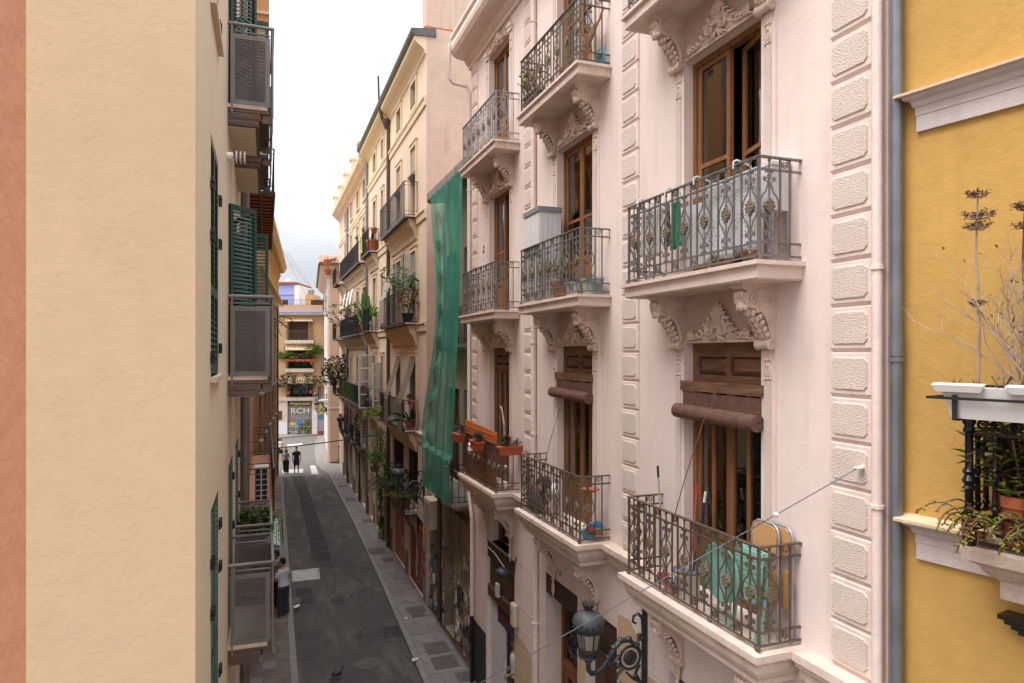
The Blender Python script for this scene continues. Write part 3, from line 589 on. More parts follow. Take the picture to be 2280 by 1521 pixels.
# balcony doors
def door(c, z0, z1, kind, wood='wood'):
    x0, x1 = c - DW, c + DW; y = .10
    m = MB()
    for a, b in ((x0, x0 + .07), (x1 - .07, x1)): m.box(a, b, y, y + .1, z0, z1)
    m.box(x0 + .07, x1 - .07, y, y + .1, z1 - .07, z1); m.box(x0 + .07, x1 - .07, y, y + .12, z0, z0 + .04)
    fr = m.build('balcony_door', wood if kind != 'transom' else 'wood', PB)
    zt = z1 - .07; a0, a1 = x0 + .072, x1 - .072; mid = (a0 + a1) / 2
    if kind == 'transom':
        zb = z1 - .47
        m = MB(); m.box(a0, a1, y - .01, y + .07, zb, zb + .10); m.box(a0, a1, y - .005, y + .07, zt - .09, zt); m.box(mid - .04, mid + .04, y - .006, y + .06, zb + .1, zt - .09)
        for p, q in ((a0, a0 + .05), (a1 - .05, a1)): m.box(p, q, y - .004, y + .06, zb + .1, zt - .09)
        m.build('transom', 'wood_h', fr)
        for p, q in ((a0 + .05, mid - .04), (mid + .04, a1 - .05)):
            m = MB(); e = .05; A = [(p, y + .05, zb + .1), (q, y + .05, zb + .1), (q, y + .05, zt - .09), (p, y + .05, zt - .09)]; B = [(p + e, y + .005, zb + .1 + e), (q - e, y + .005, zb + .1 + e), (q - e, y + .005, zt - .09 - e), (p + e, y + .005, zt - .09 - e)]
            m.add(A + B, [(4, 5, 6, 7)] + [(j, (j + 1) % 4, 4 + (j + 1) % 4, 4 + j) for j in range(4)]); m.build('transom_panel', 'wood_h', fr)
        zt = zb
    for li, (p, q) in enumerate(((a0, mid), (mid, a1))):
        ang = 0
        m = MB(); st = .07; zp = z0 + .72; npan = 2 if kind == 'transom' else 1
        zg0 = zp; zg1 = zt - .06
        for a, b in ((p, p + st), (q - st, q)): m.box(a + .002, b - .002, y + .02, y + .065, z0 + .045, zt)
        m.box(p + st, q - st, y + .02, y + .065, zg1, zt); m.box(p + st, q - st, y + .02, y + .065, zp - .08, zp); m.box(p + st, q - st, y + .02, y + .065, z0 + .045, z0 + .16)
        if npan == 2: m.box((p + q) / 2 - .028, (p + q) / 2 + .028, y + .018, y + .066, zp, zg1)
        else: m.box(p + st, q - st, y + .02, y + .066, z0 + 1.34, z0 + 1.39)
        m.box(p + st, q - st, y + .035, y + .05, z0 + .16, zp - .08); m.box(p + st + .05, q - st - .05, y + .024, y + .05, z0 + .21, zp - .13)
        lf = m.build('leaf', 'wood' if kind == 'transom' else 'wood_light', fr)
        m = MB(); m.box(p + st, q - st, y + .040, y + .044, zp, zg1); pn = m.build('pane', 'glass', fr)
        if kind == 'open' and li == 1:
            h = Matrix.Translation((q, y + .04, 0)) @ Matrix.Rotation(radians(-14), 4, 'Z') @ Matrix.Translation((-q, -y - .04, 0))
            for o in (lf, pn): o.data.transform(h)
    # behind the glass
    if kind == 'open':
        for p, q, mt in ((a0 + .03, mid - .05, 'wood_pale'), (mid - .03, mid + .26, 'wood_light')):
            m = MB(); n = 3
            for i in range(n): m.box(p + (q - p) * i / n + .004, p + (q - p) * (i + 1) / n - .004, y + (.085 if mt == 'wood_pale' else .27), y + (.11 if mt == 'wood_pale' else .30), z0 + .1, zt - .04)
            m.build('inner_shutter', mt, fr)
        m = MB(); pts = [(mid + .24 + i * .045, y + .34 + .02 * sin(i * 2.1)) for i in range(9)]
        for a, b in zip(pts, pts[1:]): m.face([(a[0], a[1], z0 + .1), (b[0], b[1], z0 + .1), (b[0], b[1], zt), (a[0], a[1], zt)])
        m.build('curtain', 'curtain', fr)
    elif kind == 'curtain':
        m = MB(); pts = [(a0 + i * (a1 - a0) / 30, y + .2 + .018 * sin(i * 2.3)) for i in range(31)]
        for a, b in zip(pts, pts[1:]): m.face([(a[0], a[1], z0 + .1), (b[0], b[1], z0 + .1), (b[0], b[1], zt), (a[0], a[1], zt)])
        m.build('curtain', 'curtain', fr)
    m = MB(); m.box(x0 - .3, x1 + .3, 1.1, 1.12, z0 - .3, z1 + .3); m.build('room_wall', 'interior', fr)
KINDS = {(2, 0): 'transom', (2, 1): 'open', (2, 2): 'curtain', (1, 0): 'transom', (1, 1): 'curtain', (1, 2): 'curtain', (0, 0): 'transom', (0, 1): 'open', (0, 2): 'curtain'}
for (ci, fi), k in KINDS.items(): door(COLS[ci], FL[fi], LINT[fi], k)
# rolled reed blinds over the two nearer first-floor doors
def blind(c, z1, label, drop=.17, tilt=.03, w=1.44, r=.086):
    t = thing('roller_blind', label, 'blind', PF.w(c, 0, z1), -pi / 2, 'rolled wooden blinds on the pink facade')
    m = MB(); n = 8
    m.box(-w / 2, w / 2, -.055, -.012, -.04, .075); m.build('batten', 'wood_h', t)
    for i in range(n):
        z = -.06 - i * drop / n; m = MB(); m.box(-w / 2 + .03, w / 2 - .03, -.04, -.03, z - drop / n + .004, z); m.build('slat', 'blind_brown', t)
    m = MB(); zz = -.06 - drop - r * .6; k = 22
    for i in range(k):
        a0, a1 = 2 * pi * i / k, 2 * pi * (i + .74) / k
        A = lambda x, a, rr, dz: (x, -.10 + rr * cos(a), zz + dz + rr * sin(a))
        m.add([A(-w / 2, a0, r, -tilt * 0), A(w / 2, a0, r, -tilt), A(w / 2, a1, r, -tilt), A(-w / 2, a1, r, 0), A(-w / 2, a0, r * .85, 0), A(w / 2, a0, r * .85, -tilt), A(w / 2, a1, r * .85, -tilt), A(-w / 2, a1, r * .85, 0)], [(0, 1, 2, 3), (0, 3, 7, 4), (1, 5, 6, 2), (0, 4, 5, 1), (3, 2, 6, 7)])
    m.cm = 1; m.tube([(-w / 2 + .01, -.10, zz), (w / 2 - .01, -.10, zz - tilt)], r * .9, 14); m.cm = 0
    for sx in (-1, 1): m.tube([(sx * (w / 2 - .004), -.10 + p[0], zz + p[1] - (tilt if sx > 0 else 0)) for p in spiral(0, 0, r * .9, .01, 5, 0, 50)], .006, 4)
    m.build('roll', ['blind_brown', 'dark_cloth'], t)
    m = MB(); m.tube([(.02, -.06, .02), (-.03, -.11, zz + .09), (-.045, -.18, zz - .01), (-.2, -.35, zz - .75), (-.34, -.48, zz - 1.45)], .006, 5); m.build('cord', 'blind_brown', t)
blind(3.81, 7.60, 'brown reed blind rolled up over the near first-floor door, cord tied to the railing')
blind(0.0, 7.60, 'brown reed blind rolled up over the first-floor door of the middle column', .15)
# ground floor: shop, entrance, shutters, stone joints, peeling patches
m = MB()
m.box(-4.74, -2.89, .02, .12, 3.38, 3.76); g = m.build('lintel_beam', 'wood_beam', PB)
for a, b in ((-4.74, -3.83), (-3.81, -2.89)): m = MB(); m.box(a, b, .08, .14, 2.72, 3.38); m.build('shop_fascia_panel', 'wood_dark', PB)
m = MB(); m.prism([(.02, 2.5), (.02, 2.72), (.08, 2.74), (.2, 2.72), (.2, 2.5)], -4.74, -2.89); m.build('shutter_box', 'wood_dark', PB)
m = MB()
for i in range(7): m.box(-4.70, -2.93, .12 + (i % 2) * .004, .16, 2.02 + i * .07, 2.085 + i * .07)
m.build('roller_shutter', 'blue_shutter', PB)
m = MB(); m.box(-4.74, -4.32, .10, .15, 0, 2.5); m.build('shop_jamb', 'white_paint', PB)
m = MB(); m.box(-4.28, -3.82, .12, .16, 0, 2.02); m.build('shop_jamb', 'white_paint', PB)
for a, b in ((-3.80, -3.36), (-3.34, -2.89)): m = MB(); m.box(a, b, .68, .72, 0, 2.5); m.build('shop_door', 'grey_door', PB)
text('graffiti_letters', 'CANO', .34, 'red_paint', PB, (-3.8, .112, 2.14))
m = MB(); m.box(-3.64, -3.46, .662, .676, 1.12, 1.62); nb = m.build('notice', 'paper4', PB); m = MB(); m.box(-3.67, -3.43, .665, .674, 1.08, 1.66); m.build('notice_frame', 'wood_red', nb)
m = MB()
for i in range(4): m.box(-4.30 + i * .30, -4.285 + i * .30, .2, .215, 3.8, 4.6)
for i in range(4): m.box(-4.38, -3.15, .203, .213, 3.92 + i * .2, 3.93 + i * .2)
m.build('window_grille', 'black_iron', PB)
m = MB(); m.box(-4.38, -4.15, .16, .22, 3.8, 4.6); m.box(-4.15, -3.15, .26, .28, 3.8, 4.6); m.build('window', 'wood_dark', PB)
m = MB(); m.box(-4.45, -3.10, -.03, .2, 3.765, 3.80); m.build('sill', 'concrete', PB)
# entrance door with scrollwork fanlight
m = MB(); m.box(-1.23, .09, .0, .1, 3.70, 4.05); m.build('lintel_beam', 'wood_beam', PB)
m = MB(); m.box(-1.23, -1.13, .30, .42, 0, 3.70); m.box(-.01, .09, .30, .42, 0, 3.70); m.box(-1.13, -.01, .30, .42, 2.36, 2.48); m.box(-1.13, -.01, .30, .42, 3.6, 3.70)
ed = m.build('entrance_door', 'wood_red', PB)
for a, b in ((-1.13, -.575), (-.565, -.01)):
    m = MB()
    for p, q in ((a, a + .12), (b - .12, b)): m.box(p, q, .32, .38, 0, 2.36)
    m.box(a + .12, b - .12, .32, .38, 2.22, 2.36); m.box(a + .12, b - .12, .33, .37, 0, .9); m.build('door_leaf', 'wood_red', ed)
    m = MB(); m.box(a + .12, b - .12, .36, .365, .9, 2.22); m.build('pane', 'glass_dark', ed)
    m = MB()
    for k in range(4): m.tube(xz(spiral((a + b) / 2, 1.1 + k * .3, .12, .02, 1.5, k * 1.3, 14), .335), .012, 4)
    m.box((a + b) / 2 - .01, (a + b) / 2 + .01, .33, .345, .9, 2.22); m.build('door_grille', 'black_iron', ed)
m = MB()
for sx in (-1, 1):
    for k, (x, z, r, a) in enumerate(((.30, 2.82, .24, 1.2), (.30, 3.34, .20, 4.0), (.12, 3.08, .11, 2.5), (.46, 3.08, .10, .4), (.13, 2.62, .10, 5.0))): m.tube(xz([(-.57 + sx * (p[0])  , p[1]) for p in spiral(x, z, r, .03, 1.7, a, 18)], .335), .018, 5)
m.tube(xz([(-.57 + .1 * cos(a), 3.05 + .1 * sin(a)) for a in [i * pi / 5 for i in range(10)]], .335), .016, 5, closed=True)
m.build('fanlight_grille', 'lamp_iron', ed)
m = MB(); m.box(-1.13, -.01, .37, .375, 2.48, 3.6); m.build('pane', 'glass_dark', ed)
text('house_number', '37', .13, 'black_sign', PB, (-.57, -.012, 4.18), ext=.003)
m = MB(); m.box(-.66, -.48, -.010, -.002, 4.15, 4.32); m.build('number_plate', 'ceramic', PB)
# wooden shop door between the entrance and the lamp, boarded opening under the near balcony
m = MB(); m.box(.41, 1.41, .02, .1, 3.68, 4.03); m.build('lintel_beam', 'wood_beam', PB)
for a, b in ((.41, .90), (.92, 1.41)):
    m = MB(); m.box(a, b, .16, .2, 0, 3.68); m.box(a + .08, b - .08, .13, .17, .3, 1.7); m.box(a + .08, b - .08, .13, .17, 1.9, 3.4); m.build('door_leaf', 'wood_dark', PB)
m = MB(); m.box(2.75, 4.75, .16, .2, 0, 4.02); m.build('boarded_opening', 'wood_dark', PB)
for a, b, c, d in ((-2.86, -1.95, 0, 2.35), (.12, .39, 0, 3.6), (1.44, 2.0, 0, 4.3), (2.08, 2.72, 0, 3.75)):
    m = MB(); z1 = d
    m.prism([(a, c), (b, c), (b, z1 - .15), (b - (b - a) * .4, z1), (a, z1 - .05)], -.004, 0, 'y'); m.build('bare_patch', 'cream_patch', PB)
m = MB()
for x0, x1 in ((-6.02, -4.76), (-2.87, -1.25), (1.43, 2.73), (4.77, 5.95)):
    z = .45
    while z < 4.0: m.box(x0, x1, -.0055, -.0, z, z + .012); z += .42
m.build('stone_joint', 'pink_orn', PB, kind='stuff')
# rainwater pipes
def pipe(parent, pts, r, mat, nm='drainpipe', cl=()):
    m = MB(); m.tube(pts, r, 10); o = m.build(nm, mat, parent, 60)
    for z in cl:
        p = min(pts, key=lambda q: abs(q[2] - z)); m = MB(); m.lathe([(r * 1.0, -.015), (r * 1.28, -.015), (r * 1.28, .015), (r * 1.0, .015)], 10, (p[0], p[1], z)); m.build('clip', mat, o)
    return o
pipe(PB, [(-1.70, -.06, 15.0), (-1.70, -.06, 5.6)], .05, 'pink_trim', cl=(6.5, 8.2, 10.2, 12.5, 14.2))
pipe(PB, [(-1.60, -.06, 4.75), (-1.60, -.06, 0.02)], .055, 'pink_trim', cl=(4.6, 3.0, 1.4, .3))
pipe(PB, [(5.93, -.07, 15.0), (5.93, -.07, 0.02)], .045, 'pink_trim', cl=(12.5, 8.7, 6.75, 4.3))
pipe(PB, [(-6.0, -.55, 15.55), (-6.0, -.55, 14.7), (-6.0, -.45, 14.6), (-5.98, -.1, 14.55), (-5.98, -.06, 14.4), (-5.98, -.06, 4.75), (-5.9, -.08, 4.5), (-5.66, -.1, 4.2), (-5.6, -.1, 4.05), (-5.6, -.1, 1.7)], .045, 'pink_trim', cl=(12, 9, 6))
pipe(PB, [(-5.6, -.1, 1.7), (-5.6, -.1, .02)], .05, 'black_iron')
m = MB(); m.box(-6.0, -4.8, -.012, 0, 0, 1.55); m.build('plinth_panel', 'dark_cloth', PB)
m = MB(); m.prism([(-.115, 2.3), (-.115, 2.62), (-.112, 2.62), (-.112, 2.3)], -5.65, -5.55); m.build('yellow_label', 'yellow_paint', PB)
# wall lamp, alarm box, power boxes, plates
m = MB(); m.box(-2.86, -2.62, -.12, -.001, 2.50, 2.98); al = m.build('alarm_box', 'cream_plastic', PB); bv = al.modifiers.new('b', 'BEVEL'); bv.width = .05; bv.segments = 3
m = MB(); m.box(-2.77, -2.71, -.124, -.1205, 2.74, 2.84); m.build('alarm_mark', 'blue_plastic', al)
m = MB(); m.blob((-2.95, -.22, 3.55), (.13, .17, .1), 12, 8); m.tube([(-2.9, -.12, 3.55), (-2.84, -.02, 3.55), (-2.8, -.02, 3.8), (-2.72, -.02, 3.9)], .012, 5); m.build('wall_lamp', 'lamp_iron', PB, 60)
m = MB(); m.tube([(-4.9, -.02, 3.9), (-4.6, -.03, 3.62), (-4.1, -.02, 3.6), (-3.5, -.03, 3.5), (-3.0, -.1, 3.55)], .012, 5); m.build('lamp_cable', 'pink_trim', PB)
m = MB(); m.box(-1.52, -1.30, -.02, -.001, 1.15, 1.75); m.build('plaque', 'dark_cloth', PB)
m = MB(); m.box(-4.02, -3.86, -.04, .018, 2.70, 2.98); m.build('sensor_box', 'pale_plastic', PB)
# ------------------------------------------------------------------ ground, road, pavements
def sheet(name, pts, z, mat, parent=None, **kw):
    m = MB(); m.face([(p[0], p[1], z) for p in pts]); return m.build(name, mat, parent, **kw)
def gsheet(name, pix, z, mat, parent=None): return sheet(name, [ground(a, b) for a, b in pix], z, mat, parent)
m = MB(); m.face([(-300, -120, -.03), (300, -120, -.03), (300, 500, -.03), (-300, 500, -.03)]); struct(m.build('ground', 'asphalt_far'))
RK = [(-30, 3.0), (5, 3.36), (16.36, 3.587), (23.95, 3.755), (32.1, 3.88), (40, 3.90), (46.4, 3.90)]      # kerb lines: (Y, X)
LK = [(-30, .45), (5, .62), (17.4, .769), (23.3, .823), (28.1, .876), (39.8, 1.0), (43.7, 1.08)]
def kx(K, y):
    for (a, xa), (b, xb) in zip(K, K[1:]):
        if y <= b: return xa + (xb - xa) * (y - a) / (b - a)
    return K[-1][1]
road = struct(sheet('road', [(kx(LK, y), y) for y, _ in LK] + [(.9, 47.0), (4.2, 47.0)] + [(kx(RK, y), y) for y, _ in RK[::-1]], 0, 'asphalt'))
struct(sheet('far_road', [(-8, 46.6), (9, 46.6), (20, 70), (20, 90), (-12, 90)], .003, 'asphalt_far'))
gsheet('dark_patch', [(647, 1060), (676, 1060), (704, 1140), (737, 1240), (735, 1251), (694, 1250), (689, 1205), (664, 1100)], .006, 'asphalt_dark', road)
gsheet('dark_patch', [(660, 1311), (694, 1310), (697, 1345), (658, 1348)], .006, 'asphalt_dark', road)
gsheet('dark_patch', [(852, 1396), (890, 1392), (896, 1418), (856, 1422)], .006, 'asphalt_dark', road)
gsheet('zebra_stripe', [(627, 1047), (675, 1044), (675, 1053), (629, 1055)], .008, 'road_white', road)
gsheet('zebra_stripe', [(690, 1037), (703, 1037), (709, 1056), (694, 1056)], .008, 'road_white', road)
gsheet('zebra_stripe', [(640, 990), (672, 987), (674, 991), (640, 994)], .008, 'road_white', road)
# pavements: bed, kerb stones, flagstones
random.seed(5)
def pavement(name, inner, K, y0, y1, mats, kl=1.0, rows=2, ph=.10, step=.55, poly=None, inner_fn=None):
    m = MB(); ys = [y0 + (y1 - y0) * i / 24 for i in range(25)]; s = 1 if K is RK else -1
    for a, b in zip(ys, ys[1:]): m.hexa([(kx(K, a) + s * .02, a, -.02), (inner, a, -.02), (inner, b, -.02), (kx(K, b) + s * .02, b, -.02), (kx(K, a) + s * .02, a, ph - .012), (inner, a, ph - .012), (inner, b, ph - .012), (kx(K, b) + s * .02, b, ph - .012)])
    base = struct(m.build(name, 'joint'))
    y = max(y0, 14.0)
    while y < y1 - .2:
        l = min(kl, y1 - y); m = MB(); g = .006; x0, x1 = kx(K, y), kx(K, y + l); w_ = .17 * s; dz = R(-.003, .003)
        m.hexa([(x0, y + g, -.02), (x0 + w_, y + g, -.02), (x1 + w_, y + l - g, -.02), (x1, y + l - g, -.02), (x0 + .012 * s, y + g, ph + dz), (x0 + w_, y + g, ph + dz), (x1 + w_, y + l - g, ph + dz), (x1 + .012 * s, y + l - g, ph + dz)])
        m.build('kerb_stone', 'kerb', base); y += kl
    y = max(y0, 14.0); k = 0
    while y < y1 - .1:
        l = min(step, y1 - y); a0 = kx(K, y) + .18 * s
        cuts = [0] + sorted(R(.28, .72) if rows == 2 else (i + R(-.1, .1)) / rows for i in range(1, rows)) + [1]
        for p, q in zip(cuts, cuts[1:]):
            m = MB(); g = .006; dz = R(-.004, .003); xa, xb = a0 + (inner - a0) * p, a0 + (inner - a0) * q
            m.box(min(xa, xb) + g, max(xa, xb) - g, y + g, y + l - g, ph - .03, ph + dz); m.build('flagstone', random.choice(mats), base)
        y += step; k += 1
    return base
SR = pavement('pavement_right', 4.77, RK, -30, 46.2, ('paving', 'paving_b', 'paving'), step=.62)
SL = pavement('pavement_left', -.40, LK, -30, 43.5, ('paving_warm', 'paving_warm', 'paving_b'), rows=3, step=.42, kl=.8)
m = MB(); pp = [ground(*q) for q in ((768, 1066), (740, 1062), (730, 1057), (714, 1047), (705, 1036), (701, 1022), (700, 1003), (702, 985), (708, 972), (740, 972), (790, 1040))]
m.prism([(p[0], p[1]) for p in pp], -.02, .085, 'z'); struct(m.build('corner_pavement', 'paving_b'))
m = MB(); pp = [ground(*q) for q in ((560, 1110), (632, 1096), (632, 1080), (628, 1066), (618, 1058), (560, 1056))]
m.prism([(p[0], p[1]) for p in pp], -.02, .085, 'z'); struct(m.build('corner_pavement', 'paving_b'))
m = MB(); pp = [ground(*q) for q in ((560, 985), (640, 975), (700, 970), (760, 966), (760, 960), (560, 960))]
m.prism([(p[0], p[1]) for p in pp], -.02, .10, 'z'); struct(m.build('far_pavement', 'paving'))
# covers, gratings, litter
def cover(px, py, w_, l_, label, round_=False, z=.102, cat='manhole cover', rz=0.0, slots=6):
    p = ground(px, py, z if z > .05 else 0); t = thing('manhole_cover', label, cat, (p[0], p[1], z), rz)
    m = MB()
    if round_:
        m.lathe([(0, .006), (w_ / 2 - .05, .006), (w_ / 2 - .045, .002), (w_ / 2 - .03, .002), (w_ / 2 - .025, .008), (w_ / 2, .008), (w_ / 2, -.01)], 28)
        for r in (.10, .18): m.tube([(r * cos(a), r * sin(a), .007) for a in [2 * pi * i / 20 for i in range(20)]], .008, 4, closed=True)
        m.build('lid', 'iron_cover', t)
    else:
        m.box(-w_ / 2, w_ / 2, -l_ / 2, l_ / 2, -.02, .004); m.build('frame', 'joint', t)
        m = MB(); m.box(-w_ / 2 + .02, w_ / 2 - .02, -l_ / 2 + .02, l_ / 2 - .02, -.01, .007)
        for i in range(slots): y = -l_ / 2 + .06 + (l_ - .12) * (i + .5) / slots; m.box(-w_ / 2 + .05, w_ / 2 - .05, y - .008, y + .008, .007, .010)
        m.build('lid', 'iron_cover', t)
cover(820, 1478, .66, .66, 'round iron manhole cover in the asphalt behind the pigeon', True, .004)
cover(838, 1226, .62, .85, 'wide grey access cover in the pavement below the street lamp')
cover(864, 1246, .42, .45, 'small dark iron cover beside the wide access cover near the brown pipe')
cover(926, 1357, .55, .5, 'upper of two iron covers in the pavement at the red door')
cover(931, 1369, .40, .32, 'lower of two iron covers in the pavement at the red door')
cover(972, 1442, .62, .72, 'farther half of the large double cover by the graffiti wall', slots=9)
cover(990, 1474, .62, .72, 'nearer half of the large double cover by the graffiti wall', slots=9)
cover(1035, 1506, .4, .5, 'iron cover against the foot of the pink house')
cover(763, 1082, .5, .6, 'pale cover in the far pavement by the cafe pillar')
cover(781, 1112, .55, .8, 'square cover in the pavement outside the bar entrance')
cover(818, 1160, .45, .7, 'dark cover in the pavement beside the shop jamb', slots=3)
cover(843, 1313, .30, .42, 'gully grating in the road at the right kerb', z=.004, cat='drain grating')
cover(659, 1337, .30, .5, 'gully grating in the road beside the two standing men', z=.004, cat='drain grating')
pl = [ground(*q) for q in ((649, 1273), (710, 1266), (713, 1290), (651, 1297))]
m = MB(); m.prism([(p[0], p[1]) for p in pl], .002, .03, 'z'); t = m.build('road_plate', 'road_white'); tag(t, 'off-white steel plate with bolt holes lying across the road', 'road plate')
cx_, cy_ = sum(p[0] for p in pl) / 4, sum(p[1] for p in pl) / 4
for i in range(4):
    for a, b in ((pl[0], pl[3]), (pl[1], pl[2])):
        k = (i + .5) / 4; x = a[0] + (b[0] - a[0]) * k; y = a[1] + (b[1] - a[1]) * k; x += (cx_ - x) * .1; y += (cy_ - y) * .02
        m = MB(); m.lathe([(0, .034), (.03, .034), (.035, .03)], 8, (x, y, 0)); m.build('bolt_hole', 'joint', t)
def litter(px, py, s, label, mat='white_plastic'):
    p = ground(px, py); m = MB(); pts = [(p[0] + s * cos(a) * R(.4, 1), p[1] + s * sin(a) * R(.4, 1.2), R(.005, .05) + (.1 if (px < 660 or px > 895) and px != 921 else 0)) for a in [i * pi / 4 for i in range(8)]]
    m.face(pts); m.face([(x + .01, y, z + .004) for x, y, z in pts[::-1]]); o = m.build('litter', mat); tag(o, label, 'litter')
litter(659, 1359, .14, 'crumpled white paper at the left kerb beside the men')
litter(924, 1480, .13, 'white wrapper in the gutter near the bottom of the road')
litter(905, 1386, .10, 'white scrap of paper on the right pavement')
litter(843, 1308, .05, 'blue scrap on the gully grating', 'blue_plastic')
litter(784, 1151, .12, 'yellow mark of tape on the right pavement', 'yellow_paint')
# ------------------------------------------------------------------ left side of the street
m = MB(); m.box(-.75, -.300, -1.2, 1.09, 3.0, 16.0); o = m.build('house_wall', 'salmon'); bv = o.modifiers.new('b', 'BEVEL'); bv.width = .012; bv.segments = 2
tag(o, 'salmon stucco wall corner at the very edge beside the camera', 'wall')
LB = thing('apartment_block', 'cream stucco apartment block with green louvred shutters and steel balconies', 'building', (-.43, 0, 0), pi / 2)
LFm = Frame((-.43, 0), pi / 2)
FLL = (4.42, 7.72, 11.06, 14.4)
wins = [(6.28, 7.25, z0, z1, .10) for z0, z1 in ((4.62, 6.67), (7.80, 9.86), (10.98, 13.0))]
drs = [(a, b, f + .02, f + 2.16, .12) for f in FLL[:3] for a, b in ((9.2, 10.3), (11.4, 12.5))]
lops = wins + drs + [(9.0, 10.6, 0, 3.2, .2), (11.2, 12.9, 0, 3.2, .2)]
mb = MB(); wall(mb, 4.92, 13.6, 0, 15, lops); mb.build('wall', 'cream_street', LB)
mb = MB(); mass(mb, 4.92, 13.6, 6, 0, 15); mb.build('end_wall', 'cream_left', LB)
SLAT = {}
def slat_mesh(w_, mat):
    k = (round(w_, 3), mat)
    if k not in SLAT: SLAT[k] = MB().hexa([(0, -.018, -.012), (w_, -.018, -.012), (w_, -.012, -.016), (0, -.012, -.016), (0, .012, .016), (w_, .012, .016), (w_, .018, .012), (0, .018, .012)]).mesh('slat', mat)
    return SLAT[k]
def shutter(parent, x, y, z0, h, w_, ang, pitch=.052, mat='green_paint', smat='green_slat', mid=True):
    m = MB(); s = .045
    m.box(0, s, -.018, .018, 0, h); m.box(w_ - s, w_, -.018, .018, 0, h); m.box(s, w_ - s, -.018, .018, 0, .09); m.box(s, w_ - s, -.018, .018, h - .06, h)
    zm = h * .36
    if mid: m.box(s, w_ - s, -.018, .018, zm - .04, zm + .04)
    o = m.build('shutter', mat, parent, loc=(x, y, z0), rot=(0, 0, ang)); sm = slat_mesh(w_ - 2 * s, smat); z = .115
    while z < h - .075:
        if not mid or abs(z - zm) > .055: put(sm, 'slat', o, (s, 0, z))
        z += pitch
    return o
def strap(parent, x, y, z):
    m = MB(); m.box(x - .10, x + .02, y - .022, y, z - .045, z - .008); m.box(x - .10, x + .02, y - .022, y, z + .008, z + .045); m.box(x - .02, x + .02, y - .030, y, z - .05, z + .05); m.build('hinge_strap', 'black_iron', parent)
# small windows with closed shutters and hinge straps
for a, b, z0, z1, r in wins:
    w_ = (b - a) / 2 - .004
    for i in range(2): shutter(LB, a + i * (w_ + .006), .02, z0 + .02, z1 - z0 - .03, w_, 0)
    for z in (z0 + .25, (z0 + z1) / 2 + .25, z1 - .35):
        strap(LB, b + .12, 0, z); strap(LB, a + .02, -.005, z - .08)
    m = MB(); m.box(a - .06, b + .08, -.05, .09, z0 - .045, z0); m.build('sill', 'marble' if z0 < 10 else 'trim_light', LB)
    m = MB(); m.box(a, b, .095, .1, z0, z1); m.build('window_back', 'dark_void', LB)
# steel balconies
def steel_balcony(a, b, f):
    d = .52; t = LB
    m = MB()
    m.tube([(a, .0, f + .98), (a, -d, f + .98), (b, -d, f + .98), (b, .0, f + .98)], .024, 10); hr = m.build('handrail', 'steel_grey', t, 60)
    m = MB(); m.tube([(a + .03, -.02, f + .9), (a + .03, -d + .03, f + .9)], .012, 6); m.build("lower_rail", "steel_grey", hr); m = MB(); m.tube([(b - .03, -.02, f + .9), (b - .03, -d + .03, f + .9)], .012, 6); m.build("lower_rail", "steel_grey", hr)
    for x, y in ((a, -.05), (a, -d), (b, -d), (b, -.05), ((a + b) / 2, -d)):
        m = MB(); m.box(x - .012, x + .012, y - .012, y + .012, f - .12, f + .96); m.build('post', 'steel_grey', hr)
    for (p, q) in (((a + .002, -.03), (a + .002, -d + .03)), ((b - .002, -.03), (b - .002, -d + .03)), ((a + .03, -d - .002), (b - .03, -d - .002))):
        al = p[0] == q[0]; m = MB(); e = .055
        def bx(u0, u1, z0, z1, th=.004):
            if al: m.box(p[0] - th, p[0] + th, min(u0, u1), max(u0, u1), z0, z1)
            else: m.box(min(u0, u1), max(u0, u1), p[1] - th, p[1] + th, z0, z1)
        u0, u1 = (q[1], p[1]) if al else (p[0], q[0])
        bx(u0, u1, f + .0, f + e); bx(u0, u1, f + .86 - e, f + .86); bx(u0, u0 + e, f + e, f + .86 - e); bx(u1 - e, u1, f + e, f + .86 - e)
        fr = m.build('panel_frame', 'steel_grey', t); m = MB(); bx(u0 + e, u1 - e, f + e, f + .86 - e, .0015); m.build('perforated_sheet', 'perforated', fr)
    m = MB(); m.box(a - .01, b + .01, -d + .06, 0, f - .05, f - .005); m.build('floor_slab', 'marble', t)
    for k, (w0, z0, z1) in enumerate(((d - .04, -.09, -.055), (d - .14, -.16, -.095), (d - .12, -.175, -.16), (d - .16, -.23, -.178), (d - .16, -.25, -.232))):
        m = MB(); m.box(a + .005 * k, b - .005 * k, -w0, 0, f + z0, f + z1); m.build('floor_beam', 'steel_rust', t)
    for x in (a + .02, b - .05): m = MB(); m.box(x, x + .03, -d, -d + .12, f - .2, f - .1); m.box(x, x + .03, -d - .002, -d + .03, f - .1, f + .02); m.build('floor_bracket', 'steel_rust', t)
    m = MB(); m.box(a + .08, b - .08, -d + .2, 0, f - .262, f - .252); m.build('soffit', 'cream_street', t)
for f in FLL[:3]:
    steel_balcony(9.02, 10.42, f); steel_balcony(11.02, 12.82, f)
# door shutters: closed flat on the lower floor, swung out on the two upper ones
for (a, b, z0, z1, r) in drs:
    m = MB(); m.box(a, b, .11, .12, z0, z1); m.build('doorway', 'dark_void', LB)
    f = z0 - .02; w_ = (b - a) / 2 - .003
    if f < 5:
        for i in range(2): shutter(LB, a + i * (w_ + .004), .015, z0, z1 - z0 - .01, w_, 0)
        for z in (z0 + .3, z0 + 1.15, z1 - .3): strap(LB, b + .10, 0, z)
    else:
        shutter(LB, a + .0, -.02, z0, z1 - z0 - .01, .46, -radians(40 if a < 10 else 88))
        shutter(LB, b - .0, -.02, z0, z1 - z0 - .01, .46, -radians(150 if a < 10 else 155))
